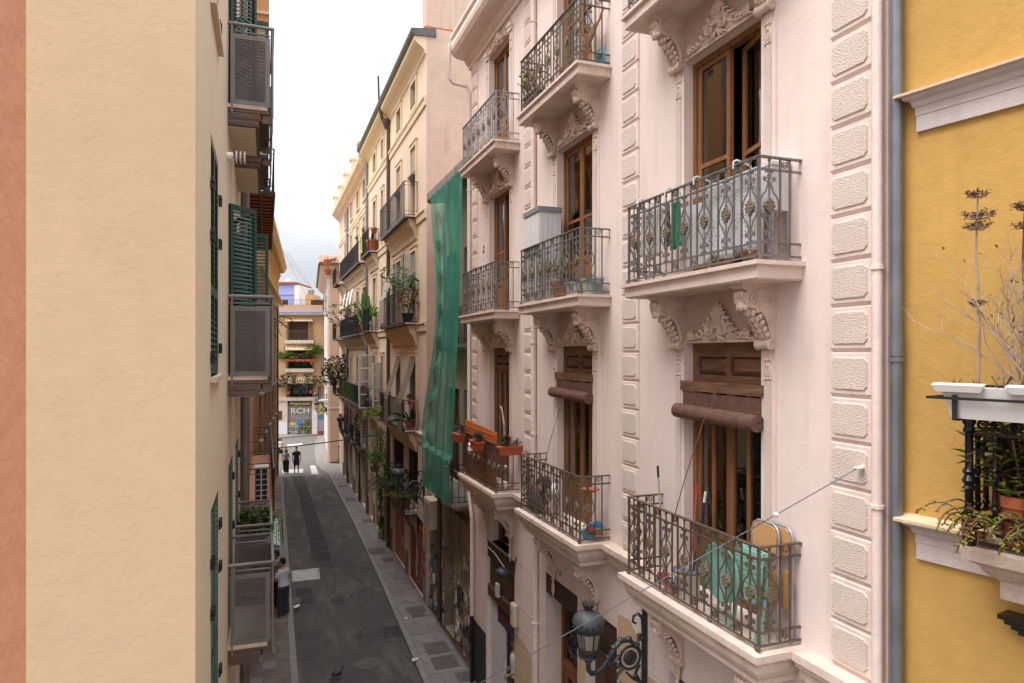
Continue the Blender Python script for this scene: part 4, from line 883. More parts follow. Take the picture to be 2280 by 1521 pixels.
# insulators, pipe, ground floor
ins = thing('wall_insulator', 'row of white ceramic insulator discs on the cream wall', 'insulator', (-.43, 8.85, 10.36), pi / 2)
m = MB(); m.tube([(0, .0, 0), (0, -.20, 0)], .018, 8); m.build('pin', 'steel_grey', ins)
m = MB(); m.lathe([(0, -.07), (.055, -.07), (.055, 0), (0, 0)], 12, (0, 0, 0), 'y'); m.build('base', 'ceramic', ins, 50)
for i in range(3): m = MB(); m.lathe([(.02, -.012), (.075, -.010), (.075, .0), (.02, .014)], 14, (0, -.105 - i * .045, 0), 'y'); m.build('disc', 'ceramic', ins, 50)
pipe(LB, [(13.35, -.09, 14.9), (13.35, -.09, .1)], .075, 'steel_grey', cl=(3, 6, 9, 12))
for a, b in ((9.0, 10.6), (11.2, 12.9)):
    m = MB(); m.box(a, b, .17, .2, 0, 3.2); m.box(a, a + .1, .12, .17, 0, 3.2); m.box(b - .1, b, .12, .17, 0, 3.2); m.build('shop_shutter', 'cream_patch', LB)
# ochre house with long iron balconies
OB = thing('town_house', 'ochre town house on the left with two long iron balconies', 'building', (-.40, 13.6, 0), pi / 2)
oops = [(x, x + 1.1, z, z + 2.3, .15) for x in (3.8, 7.0, 10.2) for z in (4.34, 8.1, 11.86)] + [(1.0, 3.0, 0, 3.2, .2), (4.5, 7.0, 0, 3.2, .2), (8.5, 11.5, 0, 3.2, .2)]
mb = MB(); wall(mb, 0, 13.9, 0, 17.5, oops); mass(mb, 0, 13.9, 6, 0, 17.5); mb.build('wall', 'ochre', OB)
mb = MB(); mb.box(1.2, 13.2, -.47, 0, 14.4, 17.6); mb.build('bay', 'ochre', OB); 
for z in (14.9, 15.6): mb = MB(); mb.box(1.15, 13.25, -.485, 0, z, z + .05); mb.build('band', 'trim_light', OB)
for o_ in oops:
    m = MB(); m.box(o_[0], o_[1], .13, .14, o_[2], o_[3]); m.build('window', 'wood_dark' if o_[2] else 'grey_door', OB)
def bar_railing(parent, pts, f, h, mat, nm='railing', pitch=.12, rows=((0.02, .012), (.14, .008)), r=.008, top=.018, scroll=False):
    m = MB(); L3 = [(p[0], p[1]) for p in pts]
    for z, rr in list(rows) + [(h, top), (h - .12, .008)]:
        for a, b in zip(L3, L3[1:]):
            d = Vector((b[0] - a[0], b[1] - a[1])); n_ = Vector((-d.y, d.x)).normalized() * rr; 
            m.hexa([(a[0] + n_.x, a[1] + n_.y, f + z - rr * .6), (b[0] + n_.x, b[1] + n_.y, f + z - rr * .6), (b[0] - n_.x, b[1] - n_.y, f + z - rr * .6), (a[0] - n_.x, a[1] - n_.y, f + z - rr * .6), (a[0] + n_.x, a[1] + n_.y, f + z + rr * .6), (b[0] + n_.x, b[1] + n_.y, f + z + rr * .6), (b[0] - n_.x, b[1] - n_.y, f + z + rr * .6), (a[0] - n_.x, a[1] - n_.y, f + z + rr * .6)])
    for a, b in zip(L3, L3[1:]):
        l = sqrt((b[0] - a[0]) ** 2 + (b[1] - a[1]) ** 2); n = max(1, int(l / pitch))
        for i in range(n + 1):
            x = a[0] + (b[0] - a[0]) * i / n; y = a[1] + (b[1] - a[1]) * i / n; m.box(x - r, x + r, y - r, y + r, f + .0, f + h)
            if scroll and i < n: 
                x2 = a[0] + (b[0] - a[0]) * (i + .5) / n; y2 = a[1] + (b[1] - a[1]) * (i + .5) / n
                dx, dy = (b[0] - a[0]) / l, (b[1] - a[1]) / l
                m.tube([(x2 + dx * p[0], y2 + dy * p[0], f + p[1]) for p in spiral(0, .2, .045, .01, 1.3, 0, 9)], .006, 4)
    return m.build(nm, mat, parent, kind='stuff')
for f, u0, u1 in ((4.30, 3.4, 12.9), (11.8, 3.4, 12.9)):
    m = MB()
    m.box(u0, u1, -.62, 0, f - .06, f) if f < 8 else None
    if f < 8: m.build('balcony_floor', 'salmon_door', OB)
    else:
        k = 0
        x = u0
        while x < u1 - .3:
            m2 = MB(); m2.box(x + .01, x + .40, -.60, 0, f - .05, f - .02); m2.build('floor_tile', 'terracotta', OB); m2 = MB(); m2.box(x - .015, x + .015, -.62, 0, f - .08, f); m2.build('floor_joist', 'black_iron', OB); x += .42
        m = MB(); m.box(u0, u1, -.63, -.6, f - .09, f); m.box(u0, u1, -.34, -.30, f - .10, f - .055); m.build('balcony_floor', 'black_iron', OB)
    bar_railing(OB, [(u0, 0), (u0, -.6), (u1, -.6), (u1, 0)], f, 1.0, 'black_iron', pitch=.16, scroll=True)
m = MB()
for x in (4.2, 6.4, 8.6, 10.8): m.tube([(x, -.6, 5.3), (x, 0, 5.3)], .012, 5)
m.build('tie_bar', 'black_iron', OB, kind='stuff')
# brown stained corner house with arched frieze and big cornice
EB_A, EB_B = Vector((-.40, 27.5)), Vector((.74, 47.0)); _d2 = EB_B - EB_A; ERZ = atan2(_d2.y, _d2.x); EL = _d2.length
EB = thing('corner_house', 'brown stained corner house with cream arched frieze and deep cornice', 'building', (EB_A.x, EB_A.y, 0), ERZ)
eops = [(x, x + 1.0, z, z + h_, .18) for x in (3.0, 6.5, 10.0, 13.5, 16.5) for z, h_ in ((4.3, 1.9), (8.0, 1.8))] + [(x, x + 1.3, 0, 2.7, .2) for x in (3, 7, 11, 15.5)]
mb = MB(); wall(mb, 0, EL, 0, 11.3, eops); mass(mb, 0, EL, 5, 0, 11.3); mb.build('wall', 'brown_stain', EB)
for o_ in eops:
    m = MB(); m.box(o_[0], o_[1], .14, .15, o_[2], o_[3]); m.build('window', 'wood_dark', EB)
    if o_[2]: m = MB(); m.box(o_[0] - .1, o_[1] + .1, -.16, 0, o_[3] + .03, o_[3] + .12); m.box(o_[0] - .1, o_[1] + .1, -.12, 0, o_[2] - .1, o_[2] - .0); m.build('window_hood', 'concrete', EB)
def ring_mold(m, prof): m_ = [[(-.02, -o, z), (EL + o, -o, z), (EL + o, 5, z)] for o, z in prof]; [m.face([A[j], A[j + 1], B[j + 1], B[j]]) for A, B in zip(m_, m_[1:]) for j in range(2)]; m.face([(-.02, 0, prof[0][1]), (-.02, -prof[0][0], prof[0][1]), *[(-.02, -o, z) for o, z in prof[1:]], (-.02, 0, prof[-1][1])][::-1]); m.face([(-.02, -prof[-1][0], prof[-1][1]), (EL + prof[-1][0], -prof[-1][0], prof[-1][1]), (EL + prof[-1][0], 5, prof[-1][1]), (-.02, 5, prof[-1][1])]); return m
m = MB(); ring_mold(m, [(.0, 10.9), (.06, 11.0), (.10, 11.1), (.14, 11.2), (.32, 11.28), (.34, 11.42), (.10, 11.48), (.0, 11.5)]); m.build('string_course', 'sand_trim', EB)
m = MB(); ring_mold(m, [(.02, 11.5), (.02, 13.1)]); m.build('frieze_wall', 'sand_trim', EB)
m = MB(); ring_mold(m, [(.05, 13.0), (.12, 13.12), (.16, 13.2), (.44, 13.3), (.50, 13.42), (.58, 13.55), (.60, 13.72), (.2, 13.9), (0, 13.95)]); m.build('cornice', 'sand_trim', EB)
FC = MB(); FC.box(-.06, .06, -.10, 0, 0, 1.25); FC.prism([(0, 1.25), (-.12, 1.25), (-.24, 1.55), (0, 1.55)], -.07, .07); FC = FC.mesh('frieze_pier', 'sand_trim')
FA = MB(); FA.add([(x, -.045, z) for x, z in [(-.33, 1.0)] + [(.33 * -cos(a), 1.0 + .33 * sin(a)) for a in [i * pi / 6 for i in range(7)]] + [(.33, 1.0), (.33, 1.45), (-.33, 1.45)]], [tuple(range(11))]); FA = FA.mesh('frieze_arch', 'trim_light')
n = int(EL / .78)
for i in range(n): put(FC, 'frieze_pier', EB, (.4 + i * .78, -.02, 11.5)); put(FA, 'frieze_arch', EB, (.79 + i * .78, -.02, 11.55))
DT = MB().box(-.07, .07, -.40, 0, 0, .09).mesh('dentil', 'sand_trim')
for i in range(int(EL / .3)): put(DT, 'dentil', EB, (.15 + i * .3, 0, 13.215))
pipe(EB, [(EL - .25, -.06, 11), (EL - .25, -.06, .1)], .05, 'brown_pipe')
# awnings over the left shops, air conditioner, trailing plants come later
for k, (y, z) in enumerate(((18.6, 3.45), (20.6, 3.35))):
    t = thing('shop_awning', ('farther' if k else 'nearer') + ' pale green folded awning over the left pavement', 'awning', (-.40, y, z), pi / 2, 'pale green awnings on the left')
    m = MB(); m.hexa([(0, 0, -.12), (1.5, 0, -.12), (1.5, -.75, -.42), (0, -.75, -.42), (0, 0, -.10), (1.5, 0, -.10), (1.5, -.75, -.40), (0, -.75, -.40)]); m.build('canopy', 'mint_pale', t)
    m = MB(); m.box(0, 1.5, -.78, -.75, -.62, -.40); m.build('valance', 'mint_pale', t); m = MB(); m.box(-.02, 1.52, -.06, 0, -.14, 0); m.build('cassette', 'grey_plastic', t)
    for x in (.02, 1.46): m = MB(); m.tube([(x, 0, -.5), (x, -.74, -.42)], .015, 6); m.build('arm', 'black_iron', t)
# ------------------------------------------------------------------ yellow house at the right edge
YRZ = -radians(78.2); YF = Frame((4.80, 4.12), YRZ)
YB = thing('yellow_house', 'mustard yellow house with pale moulded ledges at the right edge', 'building', (4.80, 4.12, 0), YRZ)
mb = MB(); wall(mb, 0, 9, 0, 15, [(2.2, 3.4, 6.7, 9.3, .2)]); mass(mb, 0, 9, 8, 0, 15); mb.build('wall', 'yellow', YB)
def ledge(px0, py_top, py_bot):
    u = YF.u(px0); z1 = YF.z(u, py_top); z0 = YF.z(u, py_bot); h = z1 - z0
    prof = [(0, z0), (-.03, z0), (-.03, z0 + h * .40), (-.036, z0 + h * .41), (-.036, z0 + h * .60), (-.05, z0 + h * .64), (-.06, z0 + h * .76), (-.10, z0 + h * .82), (-.105, z0 + h * .88), (-.13, z0 + h * .90), (0, z0 + h * .92)]
    m = MB(); loops = [[(u + .03 - max(0, -p[0] - .03), p[0], p[1]), (9, p[0], p[1])] for p in prof]
    for A, B in zip(loops, loops[1:]): m.face([A[0], A[1], B[1], B[0]])
    m.face([l[0] for l in loops][::-1]); o = m.build('ledge', 'lilac_trim', YB)
    m = MB(); m.hexa([(u - .09, -.145, z0 + h * .9), (9, -.145, z0 + h * .9), (9, 0, z0 + h * .92), (u - .09, 0, z0 + h * .92), (u - .09, -.145, z0 + h * .97), (9, -.145, z0 + h * .97), (9, 0, z0 + h * 1.06), (u - .09, 0, z0 + h * 1.06)]); m.build('ledge_cap', 'trim_top', o)
    return u, z0, z1
u0, lz0, lz1 = ledge(2036, 212, 298); u0, mz0, mz1 = ledge(2036, 1150, 1240)
pipe(YB, [(.03, -.075, 15), (.03, -.075, .05)], .048, 'zinc', cl=(7.95,))
pipe(YB, [(.03, -.075, 8.15), (.03, -.075, 7.98)], .054, 'zinc', nm='pipe_joint')
# its small balcony
PYB = -.36; bu = YF.u(2158, PYB); bz = YF.z(bu, 1213, PYB); bt = YF.z(bu, 925, PYB)
m = MB(); m.mold3(bu - .01, bu + 2.6, -PYB, [(-.14, bz - .36), (-.14, bz - .24), (-.09, bz - .2), (-.06, bz - .17), (-.05, bz - .14), (.0, bz - .11), (.03, bz - .10), (.035, bz - .02), (.03, bz)]); m.build('balcony_slab', 'marble', YB)
def turned(z0, z1, s=1.0):
    H = z1 - z0; pr = [(.022, 0), (.022, .04), (.034, .06), (.034, .09), (.02, .11), (.028, .14), (.024, .18), (.020, .42), (.034, .44), (.022, .46), (.036, .50), (.022, .54), (.034, .57), (.020, .60), (.020, .86), (.032, .88), (.022, .92), (.034, .95), (.024, 1.0)]
    return [(r * s, z0 + h * H) for r, h in pr]
rl = MB(); X1 = bu + 2.55
for z, b in ((bt - .012, .014), (bt - .12, .010), (bz + .22, .012), (bz + .10, .010), (bz + .03, .012)):
    rl.box(bu, X1, PYB - b, PYB + b, z - b, z + b); rl.box(bu - b, bu + b, PYB + b, 0, z - b + .001, z + b + .001)
rl = rl.build('railing', 'black_gloss', YB)
m = MB(); m.lathe(turned(bz, bt, 1.35), 8, (bu, PYB, 0)); m.box(bu - .035, bu + .035, PYB - .035, PYB + .035, bz, bz + .26); m.build('corner_post', 'black_gloss', rl, 50)
TB = MB().lathe(turned(0, bt - bz - .36, .78), 7).mesh('baluster', 'black_gloss', 50)
SCR = MB(); SCR.tube(xz(spiral(-.045, .06, .04, .008, 1.4, 0, 12)), .011, 5); SCR.tube(xz([(-p[0], p[1]) for p in spiral(-.045, .06, .04, .008, 1.4, 0, 12)]), .011, 5); SCR = SCR.mesh('scroll', 'black_gloss', 50)
for i in range(12): put(TB, 'baluster', rl, (bu + .16 + i * .19, PYB, bz + .23)); put(SCR, 'scroll', rl, (bu + .13 + i * .2, PYB, bz + .105)); put(SCR, 'scroll', rl, (bu + .13 + i * .2, PYB, bt - .122))
for y in (-.12, -.24): put(TB, 'baluster', rl, (bu, y, bz + .23))
m = MB(); m.box(2.2, 2.28, .1, .18, 6.7, 9.3); m.box(3.32, 3.4, .1, .18, 6.7, 9.3); m.box(2.28, 3.32, .1, .18, 9.22, 9.3); m.box(2.76, 2.84, .1, .18, 6.7, 9.22); m.box(2.28, 2.76, .12, .17, 6.7, 7.3); m.box(2.84, 3.32, .12, .17, 6.7, 7.3); yw = m.build('window', 'wood_dark', YB)
for a, b in ((2.28, 2.76), (2.84, 3.32)): m = MB(); m.box(a, b, .14, .145, 7.3, 9.22); m.build('pane', 'glass_dark', yw)

# ------------------------------------------------------------------ narrow old house behind the net
NB = thing('old_house', 'narrow shabby house behind the green net, ground floor covered in posters', 'building', (5.15, 18.7, 0), -pi / 2); NFm = Frame((5.15, 18.7), -pi / 2)
nops = [(-1.3, .1, 4.32, 7.0, .25), (.55, 1.9, 4.32, 7.0, .25), (-1.3, .1, 8.3, 10.9, .25), (.55, 1.9, 8.3, 10.9, .25), (-.55, .45, .12, 2.9, .3)]
mb = MB(); wall(mb, -2.5, 2.55, 3.6, 12.6, nops[:4]); mass(mb, -2.5, 2.55, 9, 0, 12.6); mb.build('wall', 'end_wall', NB)
mb = MB(); wall(mb, -2.5, 2.55, 0, 3.6, nops[4:], y=-.25); mb.face([(-2.5, -.25, 3.6), (2.55, -.25, 3.6), (2.55, 0, 3.6), (-2.5, 0, 3.6)]); mb.build('ground_floor_wall', 'old_wall', NB)
for o_ in nops:
    m = MB(); a, b, c, d = o_[:4]
    if c > 1: m.box(a, b, .1, .14, c, d); m.box((a + b) / 2 - .04, (a + b) / 2 + .04, .08, .1, c, d); m.box(a, b, .085, .1, c + 1.7, c + 1.78)
    else: m.box(a, b, -.02, .02, c, d)
    m.build('window' if c > 1 else 'door_leaf', 'wood_dark' if c > 1 else 'old_wall', NB)
for f, dp, ul in ((4.28, .78, -.7), (8.26, .35, -.9)):
    m = MB(); m.mold3(ul, 2.3, dp, [(-.1, f - .22), (-.04, f - .18), (.02, f - .1), (.02, f)]); m.build('balcony_slab', 'concrete', NB)
    bar_railing(NB, [(ul, 0), (ul, -dp), (2.3, -dp), (2.3, 0)], f, .95, 'black_iron', pitch=.14)
m = MB(); m.prism([(0, 12.6), (-.46, 12.52), (-.56, 12.58), (-.56, 12.80), (-.3, 12.86), (.4, 12.9)], -1.5, 2.75); gt = m.build('gutter', 'steel_grey', NB)
for x in (-1.5, -.4, .6, 1.6, 2.6): m = MB(); m.prism([(0, 12.58), (-.47, 12.50), (-.572, 12.57), (-.572, 12.82), (-.29, 12.88)], x, x + .05); m.build('gutter_strap', 'orange_house', gt)
m = MB(); m.tube([(1.9, -.85, 5.15), (2.35, -.4, 4.9), (2.5, -.2, 4.8)], .03, 6); m.build('pole', 'steel_grey', NB)
pipe(NB, [(-.95, -.32, 4.2), (-.95, -.32, .1)], .06, 'brown_pipe')
m = MB(); m.box(-2.45, -1.25, -.262, -.25, .1, 1.9); m.build('side_door', 'grey_door', NB)
m = MB(); m.box(-2.0, -1.2, -.55, 0, 2.75, 3.6); ac = m.build('ventilation_box', 'cream_plastic', NB)
for i in range(7): m = MB(); m.box(-1.95, -1.25, -.558, -.55, 2.82 + i * .1, 2.87 + i * .1); m.build('louvre', 'grey_plastic', ac)
random.seed(21)
for i in range(260):
    z = abs(random.gauss(0, .95)) + .2
    if z > 3.0: continue
    x = random.choice((R(-2.45, -1.0), R(-.9, -.6), R(.5, 2.45), R(.5, 2.45))); w_, h_ = R(.06, .26), R(.08, .32)
    m = MB(); y = -.256 - .0015 * (i % 9) - (.014 if x < -1.2 else 0); a = R(-.25, .25); c_, s_ = cos(a), sin(a)
    P4 = [(-w_ / 2, -h_ / 2), (w_ / 2, -h_ / 2 * R(.5, 1)), (w_ / 2 * R(.6, 1), h_ / 2), (-w_ / 2, h_ / 2 * R(.6, 1))]
    m.face([(x + p * c_ - q * s_, y, z + p * s_ + q * c_) for p, q in P4]); m.build('poster', 'paper%d' % random.choice((0, 0, 0, 0, 1, 2, 3, 3, 4, 5, 6, 7, 7)), NB)
for x, z, s_, mt in ((1.2, 1.5, .9, 'paper3'), (1.9, .9, .7, 'paper3'), (.8, .6, .6, 'paper0'), (-1.7, 1.2, .5, 'paper0')):
    m = MB()
    for k in range(3): m.tube(xz(spiral(x + R(-.2, .2), z + R(-.3, .3), .3 * s_, .04, R(.8, 1.5), R(0, 6), 14), -.268 - (.01 if x < -1 else 0)), .018, 4)
    m.build('graffiti', mt, NB)
# the net: hangs from the gutter, bulges over the balcony rail
net = MB(); nu, nv = 64, 90; rows = []
random.seed(3)
ph = [R(0, 6.28) for _ in range(6)]
for j in range(nv + 1):
    t = j / nv; z = 12.62 - t * (12.62 - 4.2); row = []
    k = min(1, max(0, (12.62 - z) / 7.2)); out_ = .56 + .22 * k ** 1.2
    wl = -1.05 + 1.1 * sin(min(1, t / .8) * pi) ** 1.3 + (.35 * max(0, t - .8) / .2); wr = 2.45
    if z < 5.35: out_ = .86; wl = -.72 
    for i in range(nu + 1):
        s_ = i / nu; x = wl + (wr - wl) * s_
        fold = .055 * sin(s_ * 26 + ph[0] + .6 * sin(t * 5)) + .032 * sin(s_ * 51 + ph[1] + t * 3) + .05 * sin(t * 60 + s_ * 3 + ph[2]) * math.exp(-((s_ - .28) / .07) ** 2) * 1.6
        amp = min(1, t * 6) * (1 if z > 5.4 else .45)
        row.append(net.P((x, -out_ - fold * amp, z)))
    rows.append(row)
for A, B in zip(rows, rows[1:]):
    for i in range(nu): net.f.append([A[i], A[i + 1], B[i + 1], B[i]]); net.mi.append(0)
nt_ = net.build('scaffold_net', 'net', None, True, loc=(5.15, 18.7, 0), rot=(0, 0, -pi / 2)); tag(nt_, 'teal green protective net hanging down the front of the old house', 'net')

# ------------------------------------------------------------------ tall cream house with drain pipes, and its neighbour
AB = thing('tall_house', 'tall cream house with zinc gutter, brown drainpipe and reed blinds', 'building', (4.80, 28, 0), -pi / 2); AF = Frame((4.80, 28), -pi / 2)
BB = thing('peach_house', 'peach house with parapet pillars and black iron balconies beyond the tall cream house', 'building', (4.80, 41, 0), -pi / 2); BF_ = Frame((4.80, 41), -pi / 2)
def ya(y): return 28 - y
def yb(y): return 41 - y
AFL = (5.44, 9.03, 12.6)
acols = [(22.7, 23.55), (25.4, 26.25), (29.4, 29.95), (31.5, 32.35)]
bcols = [(35.0, 35.9), (37.6, 38.5), (40.6, 41.5), (43.6, 44.5)]
def win_unit(par, a, b, z0, z1, door=True, surround=True, frame='wood', blind_=None, sw=.14, rev=.22):
    if surround:
        m = MB()
        for p, q in ((a - sw, a), (b, b + sw)): m.box(p, q, -.05, 0, z0 - (0 if door else .0), z1)
        m.box(a - sw, b + sw, -.052, 0, z1, z1 + sw); m.box(a - sw - .03, b + sw + .03, -.08, 0, z1 + sw, z1 + sw + .05)
        if not door: m.box(a - sw - .03, b + sw + .03, -.08, 0, z0 - .10, z0)
        m.build('surround', 'trim_light', par)
    y = rev - .07; m = MB(); w_ = .06
    for p, q in ((a, a + w_), (b - w_, b), ((a + b) / 2 - w_ * .7, (a + b) / 2 + w_ * .7)): m.box(p, q, y - .03, y, z0, z1)
    m.box(a + w_, b - w_, y - .028, y, z1 - w_, z1); m.box(a + w_, b - w_, y - .028, y, z0, z0 + (.7 if door else w_)); m.box(a + w_, b - w_, y - .026, y, z0 + (z1 - z0) * .62, z0 + (z1 - z0) * .62 + .05)
    f = m.build('window', frame, par)
    m = MB(); m.face([(a, y + .005, z0), (b, y + .005, z0), (b, y + .005, z1), (a, y + .005, z1)]); m.build('pane', 'glass_dark', f)
    m = MB(); m.face([(a, y + .06, z0), (b, y + .06, z0), (b, y + .06, z1), (a, y + .06, z1)]); m.build('window_back', 'dark_void', f)
    if blind_:
        n = 10; m = MB(); m.box(a + .02, b - .02, -.0, .012, z1 - blind_, z1); m.tube([(a - .02, -.07, z1 - blind_ - .05), (b + .02, -.07, z1 - blind_ - .05)], .075, 10); m.build('rolled_blind', 'cane', f)
aops, bops = [], []
for a, b in acols:
    for f in AFL: aops.append((ya(b), ya(a), f, f + 2.45, .22))
    aops.append((ya(b), ya(a), 16.35, 17.25, .22))
for a, b in bcols:
    for f in AFL: bops.append((yb(b), yb(a), f, f + 2.35, .22))
    bops.append((yb(b), yb(a), 15.9, 16.9, .22))
agf = [(ya(23.9), ya(21.75), .1, 2.55, .12), (ya(27.0), ya(24.8), .1, 2.5, .12), (ya(31.8), ya(29.9), .1, 2.6, .12), (ya(29.2), ya(28.7), .1, 2.6, .15), (ya(24.2), ya(22.5), 2.85, 4.9, .25), (ya(27.2), ya(25.0), 2.85, 4.9, .25), (ya(33.6), ya(32.6), .1, 2.6, .25), (ya(30.9), ya(30.0), 3.1, 4.7, .2)]
bgf = [(yb(36.6), yb(34.9), .1, 2.9, .3), (yb(39.2), yb(38.0), .1, 2.9, .3), (yb(42.2), yb(40.6), .1, 2.9, .3), (yb(45.2), yb(43.6), .1, 2.9, .3)] + [(yb(y + 1.1), yb(y), 3.25, 4.95, .2) for y in (35.1, 38.0, 41.0, 44.0)]
mb = MB(); wall(mb, ya(34.3), ya(21.2), 0, 15.9, [o for o in aops if o[2] < 15] + agf); mb.build('wall', 'cream_a', AB)
mb = MB(); wall(mb, ya(34.3), ya(21.2), 15.9, 18.0, [o for o in aops if o[2] > 15]); mb.build('attic_wall', 'cream_top', AB)
mb = MB(); mass(mb, ya(34.3), ya(21.2), 12, 0, 18.3); mb.build('end_wall', 'end_wall', AB)
mb = MB(); mb.box(ya(21.9), ya(21.25), .03, 11, 18.3, 22); mb.build('penthouse', 'end_wall', AB)
mb = MB(); mb.box(ya(22.2), ya(21.22), -.05, 4, 18.28, 18.36); mb.build('penthouse_ledge', 'terracotta', AB)
mb = MB(); mb.prism([(0, 17.45), (-.05, 17.5), (-.07, 17.58), (-.16, 17.68), (-.30, 17.78), (-.38, 17.86), (-.40, 17.98), (0, 18.02)], ya(34.3), ya(21.2)); mb.build('cornice', 'cream_top', AB)
mb = MB(); mb.prism([(-.34, 17.99), (-.44, 18.0), (-.5, 18.06), (-.52, 18.14), (-.50, 18.2), (-.42, 18.21), (.3, 18.30), (.3, 18.03)], ya(34.6), ya(21.15)); mb.build('gutter', 'zinc_dark', AB)
for z in (15.85, 12.28, 8.7, 5.1):
    mb = MB(); mb.prism([(0, z), (-.05, z + .02), (-.06, z + .20), (-.10, z + .26), (-.10, z + .32), (0, z + .34)], ya(34.25), ya(21.22)); mb.build('string_course', 'trim_light' if z > 6 else 'cream_a', AB)
mb = MB(); wall(mb, yb(48.0), yb(34.3), 0, 17.2, bops + bgf); mass(mb, yb(48.0), yb(34.3), 11, 0, 17.2); mb.build('wall', 'peach_b', BB)
mb = MB(); mb.prism([(0, 16.95), (-.06, 17.0), (-.08, 17.1), (-.25, 17.2), (-.34, 17.32), (-.48, 17.42), (-.50, 17.58), (0, 17.62)], yb(48.1), yb(34.3)); mb.build('cornice', 'peach_b', BB)
for z in (15.2, 12.28, 8.7): mb = MB(); mb.prism([(0, z), (-.05, z + .02), (-.05, z + .14), (-.08, z + .18), (0, z + .22)], yb(48), yb(34.32)); mb.build('string_course', 'trim_light', BB)
for y in (35, 38, 41.2, 44.3, 47.5):
    mb = MB(); mb.box(yb(y) - .28, yb(y) + .28, -.40, .2, 17.6, 18.5); mb.box(yb(y) - .34, yb(y) + .34, -.46, .26, 18.5, 18.62); mb.build('parapet_pillar', 'trim_light', BB)
for i, (a, b) in enumerate(acols):
    for k, f in enumerate(AFL): win_unit(AB, ya(b), ya(a), f, f + 2.45, True, True, 'wood' if i > 1 else 'wood_dark', (.9 if k == 2 else (.75 if k == 1 and i == 0 else None)) if i < 2 else None)
    win_unit(AB, ya(b), ya(a), 16.35, 17.25, False)
    m = MB(); [m.box(ya(b), ya(a), -.03, -.02, 16.38 + .16 * q, 16.40 + .16 * q) for q in range(2)]; m.build('window_bar', 'black_iron', AB, kind='stuff')
for i, (a, b) in enumerate(bcols):
    for k, f in enumerate(AFL): win_unit(BB, yb(b), yb(a), f, f + 2.35, True, True, 'wood_light' if k == 2 else 'wood_dark', .5 if (k == 2 and i in (0, 1)) else None)
    win_unit(BB, yb(b), yb(a), 15.9, 16.9, False, True, 'zinc')
# iron balconies with tiled soffit and cove; dark bars
def iron_balcony(par, u0, u1, f, dep=.45, h=1.1, mat='black_iron', scr=None, cove='trim_light', pitch=.15):
    m = MB(); m.box(u0, u1, -dep, 0, f - .05, f); fl = m.build('balcony_floor', 'white_paint', par)
    m = MB(); m.box(u0 - .01, u1 + .01, -dep - .012, -dep + .012, f - .085, f + .01)
    x = u0
    while x <= u1: m.box(x - .012, x + .012, -dep, 0, f - .075, f - .052); x += .3
    m.build('floor_frame', 'black_iron', fl, kind='stuff')
    m = MB(); m.prism([(0, f - .75), (-.05, f - .74), (-.08, f - .6), (-.16, f - .42), (-.26, f - .30), (-.27, f - .2), (-.31, f - .18), (-.31, f - .09), (0, f - .09)], u0 + .2, u1 - .12); m.build('cove', cove, fl)
    bar_railing(par, [(u0, 0), (u0, -dep), (u1, -dep), (u1, 0)], f, h, mat, pitch=pitch)
    if scr:
        for a, b, mt in scr: m = MB(); m.box(a, b, -dep + .02, -dep + .03, f + .06, f + h - .05); m.build('balcony_screen', mt, par)
UA0, UA1 = ya(27.6), ya(22.5)
iron_balcony(AB, UA0, UA1, 12.6, .45, 1.12); iron_balcony(AB, UA0, UA1, 9.03, .45, 1.1); iron_balcony(AB, UA0, UA1, 5.44, .45, 1.0, scr=[(UA0 + .1, UA0 + 1.0, 'dark_cloth'), (UA1 - 1.2, UA1 - .4, 'dark_cloth')])
UC0, UC1 = ya(33.6), ya(30.8)
iron_balcony(AB, UC0, UC1, 12.6, .45, 1.0, scr=[(UC0, UC1 - .4, 'dark_cloth')]); iron_balcony(AB, UC0, UC1, 9.03, .45, 1.0, scr=[(UC0, UC1, 'dark_cloth')]); iron_balcony(AB, UC0, UC1, 5.44, .45, 1.0, scr=[(UC0, UC1 - 1, 'dark_cloth')])
UB0, UB1 = yb(43.2), yb(34.4)
iron_balcony(BB, UB0, UB1, 12.55, .45, 1.0); iron_balcony(BB, UB0, UB1, 8.98, .45, 1.0, scr=[(UB0, UB1, 'olive_cloth')]); iron_balcony(BB, UB0, UB1, 5.44, .45, .95, scr=[(UB0, UB1, 'dark_cloth')])
for f in (12.4, 8.9, 5.4): iron_balcony(BB, yb(46.4), yb(44.0), f, .6, 1.0)
pipe(AB, [(ya(27.9), -.42, 17.95), (ya(27.9), -.30, 17.5), (ya(27.9), -.1, 17.35), (ya(27.9), -.08, 17.2), (ya(27.9), -.08, .1)], .07, 'brown_pipe')
m = MB(); m.lathe([(.07, 0), (.16, .25), (.17, .38), (.15, .38)], 8, (ya(27.9), -.16, 17.15)); m.build('pipe_hopper', 'brown_pipe', AB)
pipe(AB, [(ya(34.1), -.08, 17.4), (ya(34.1), -.08, .1)], .06, 'zinc')
pipe(BB, [(yb(42.6), -.08, 16.9), (yb(42.6), -.08, .1)], .06, 'zinc')
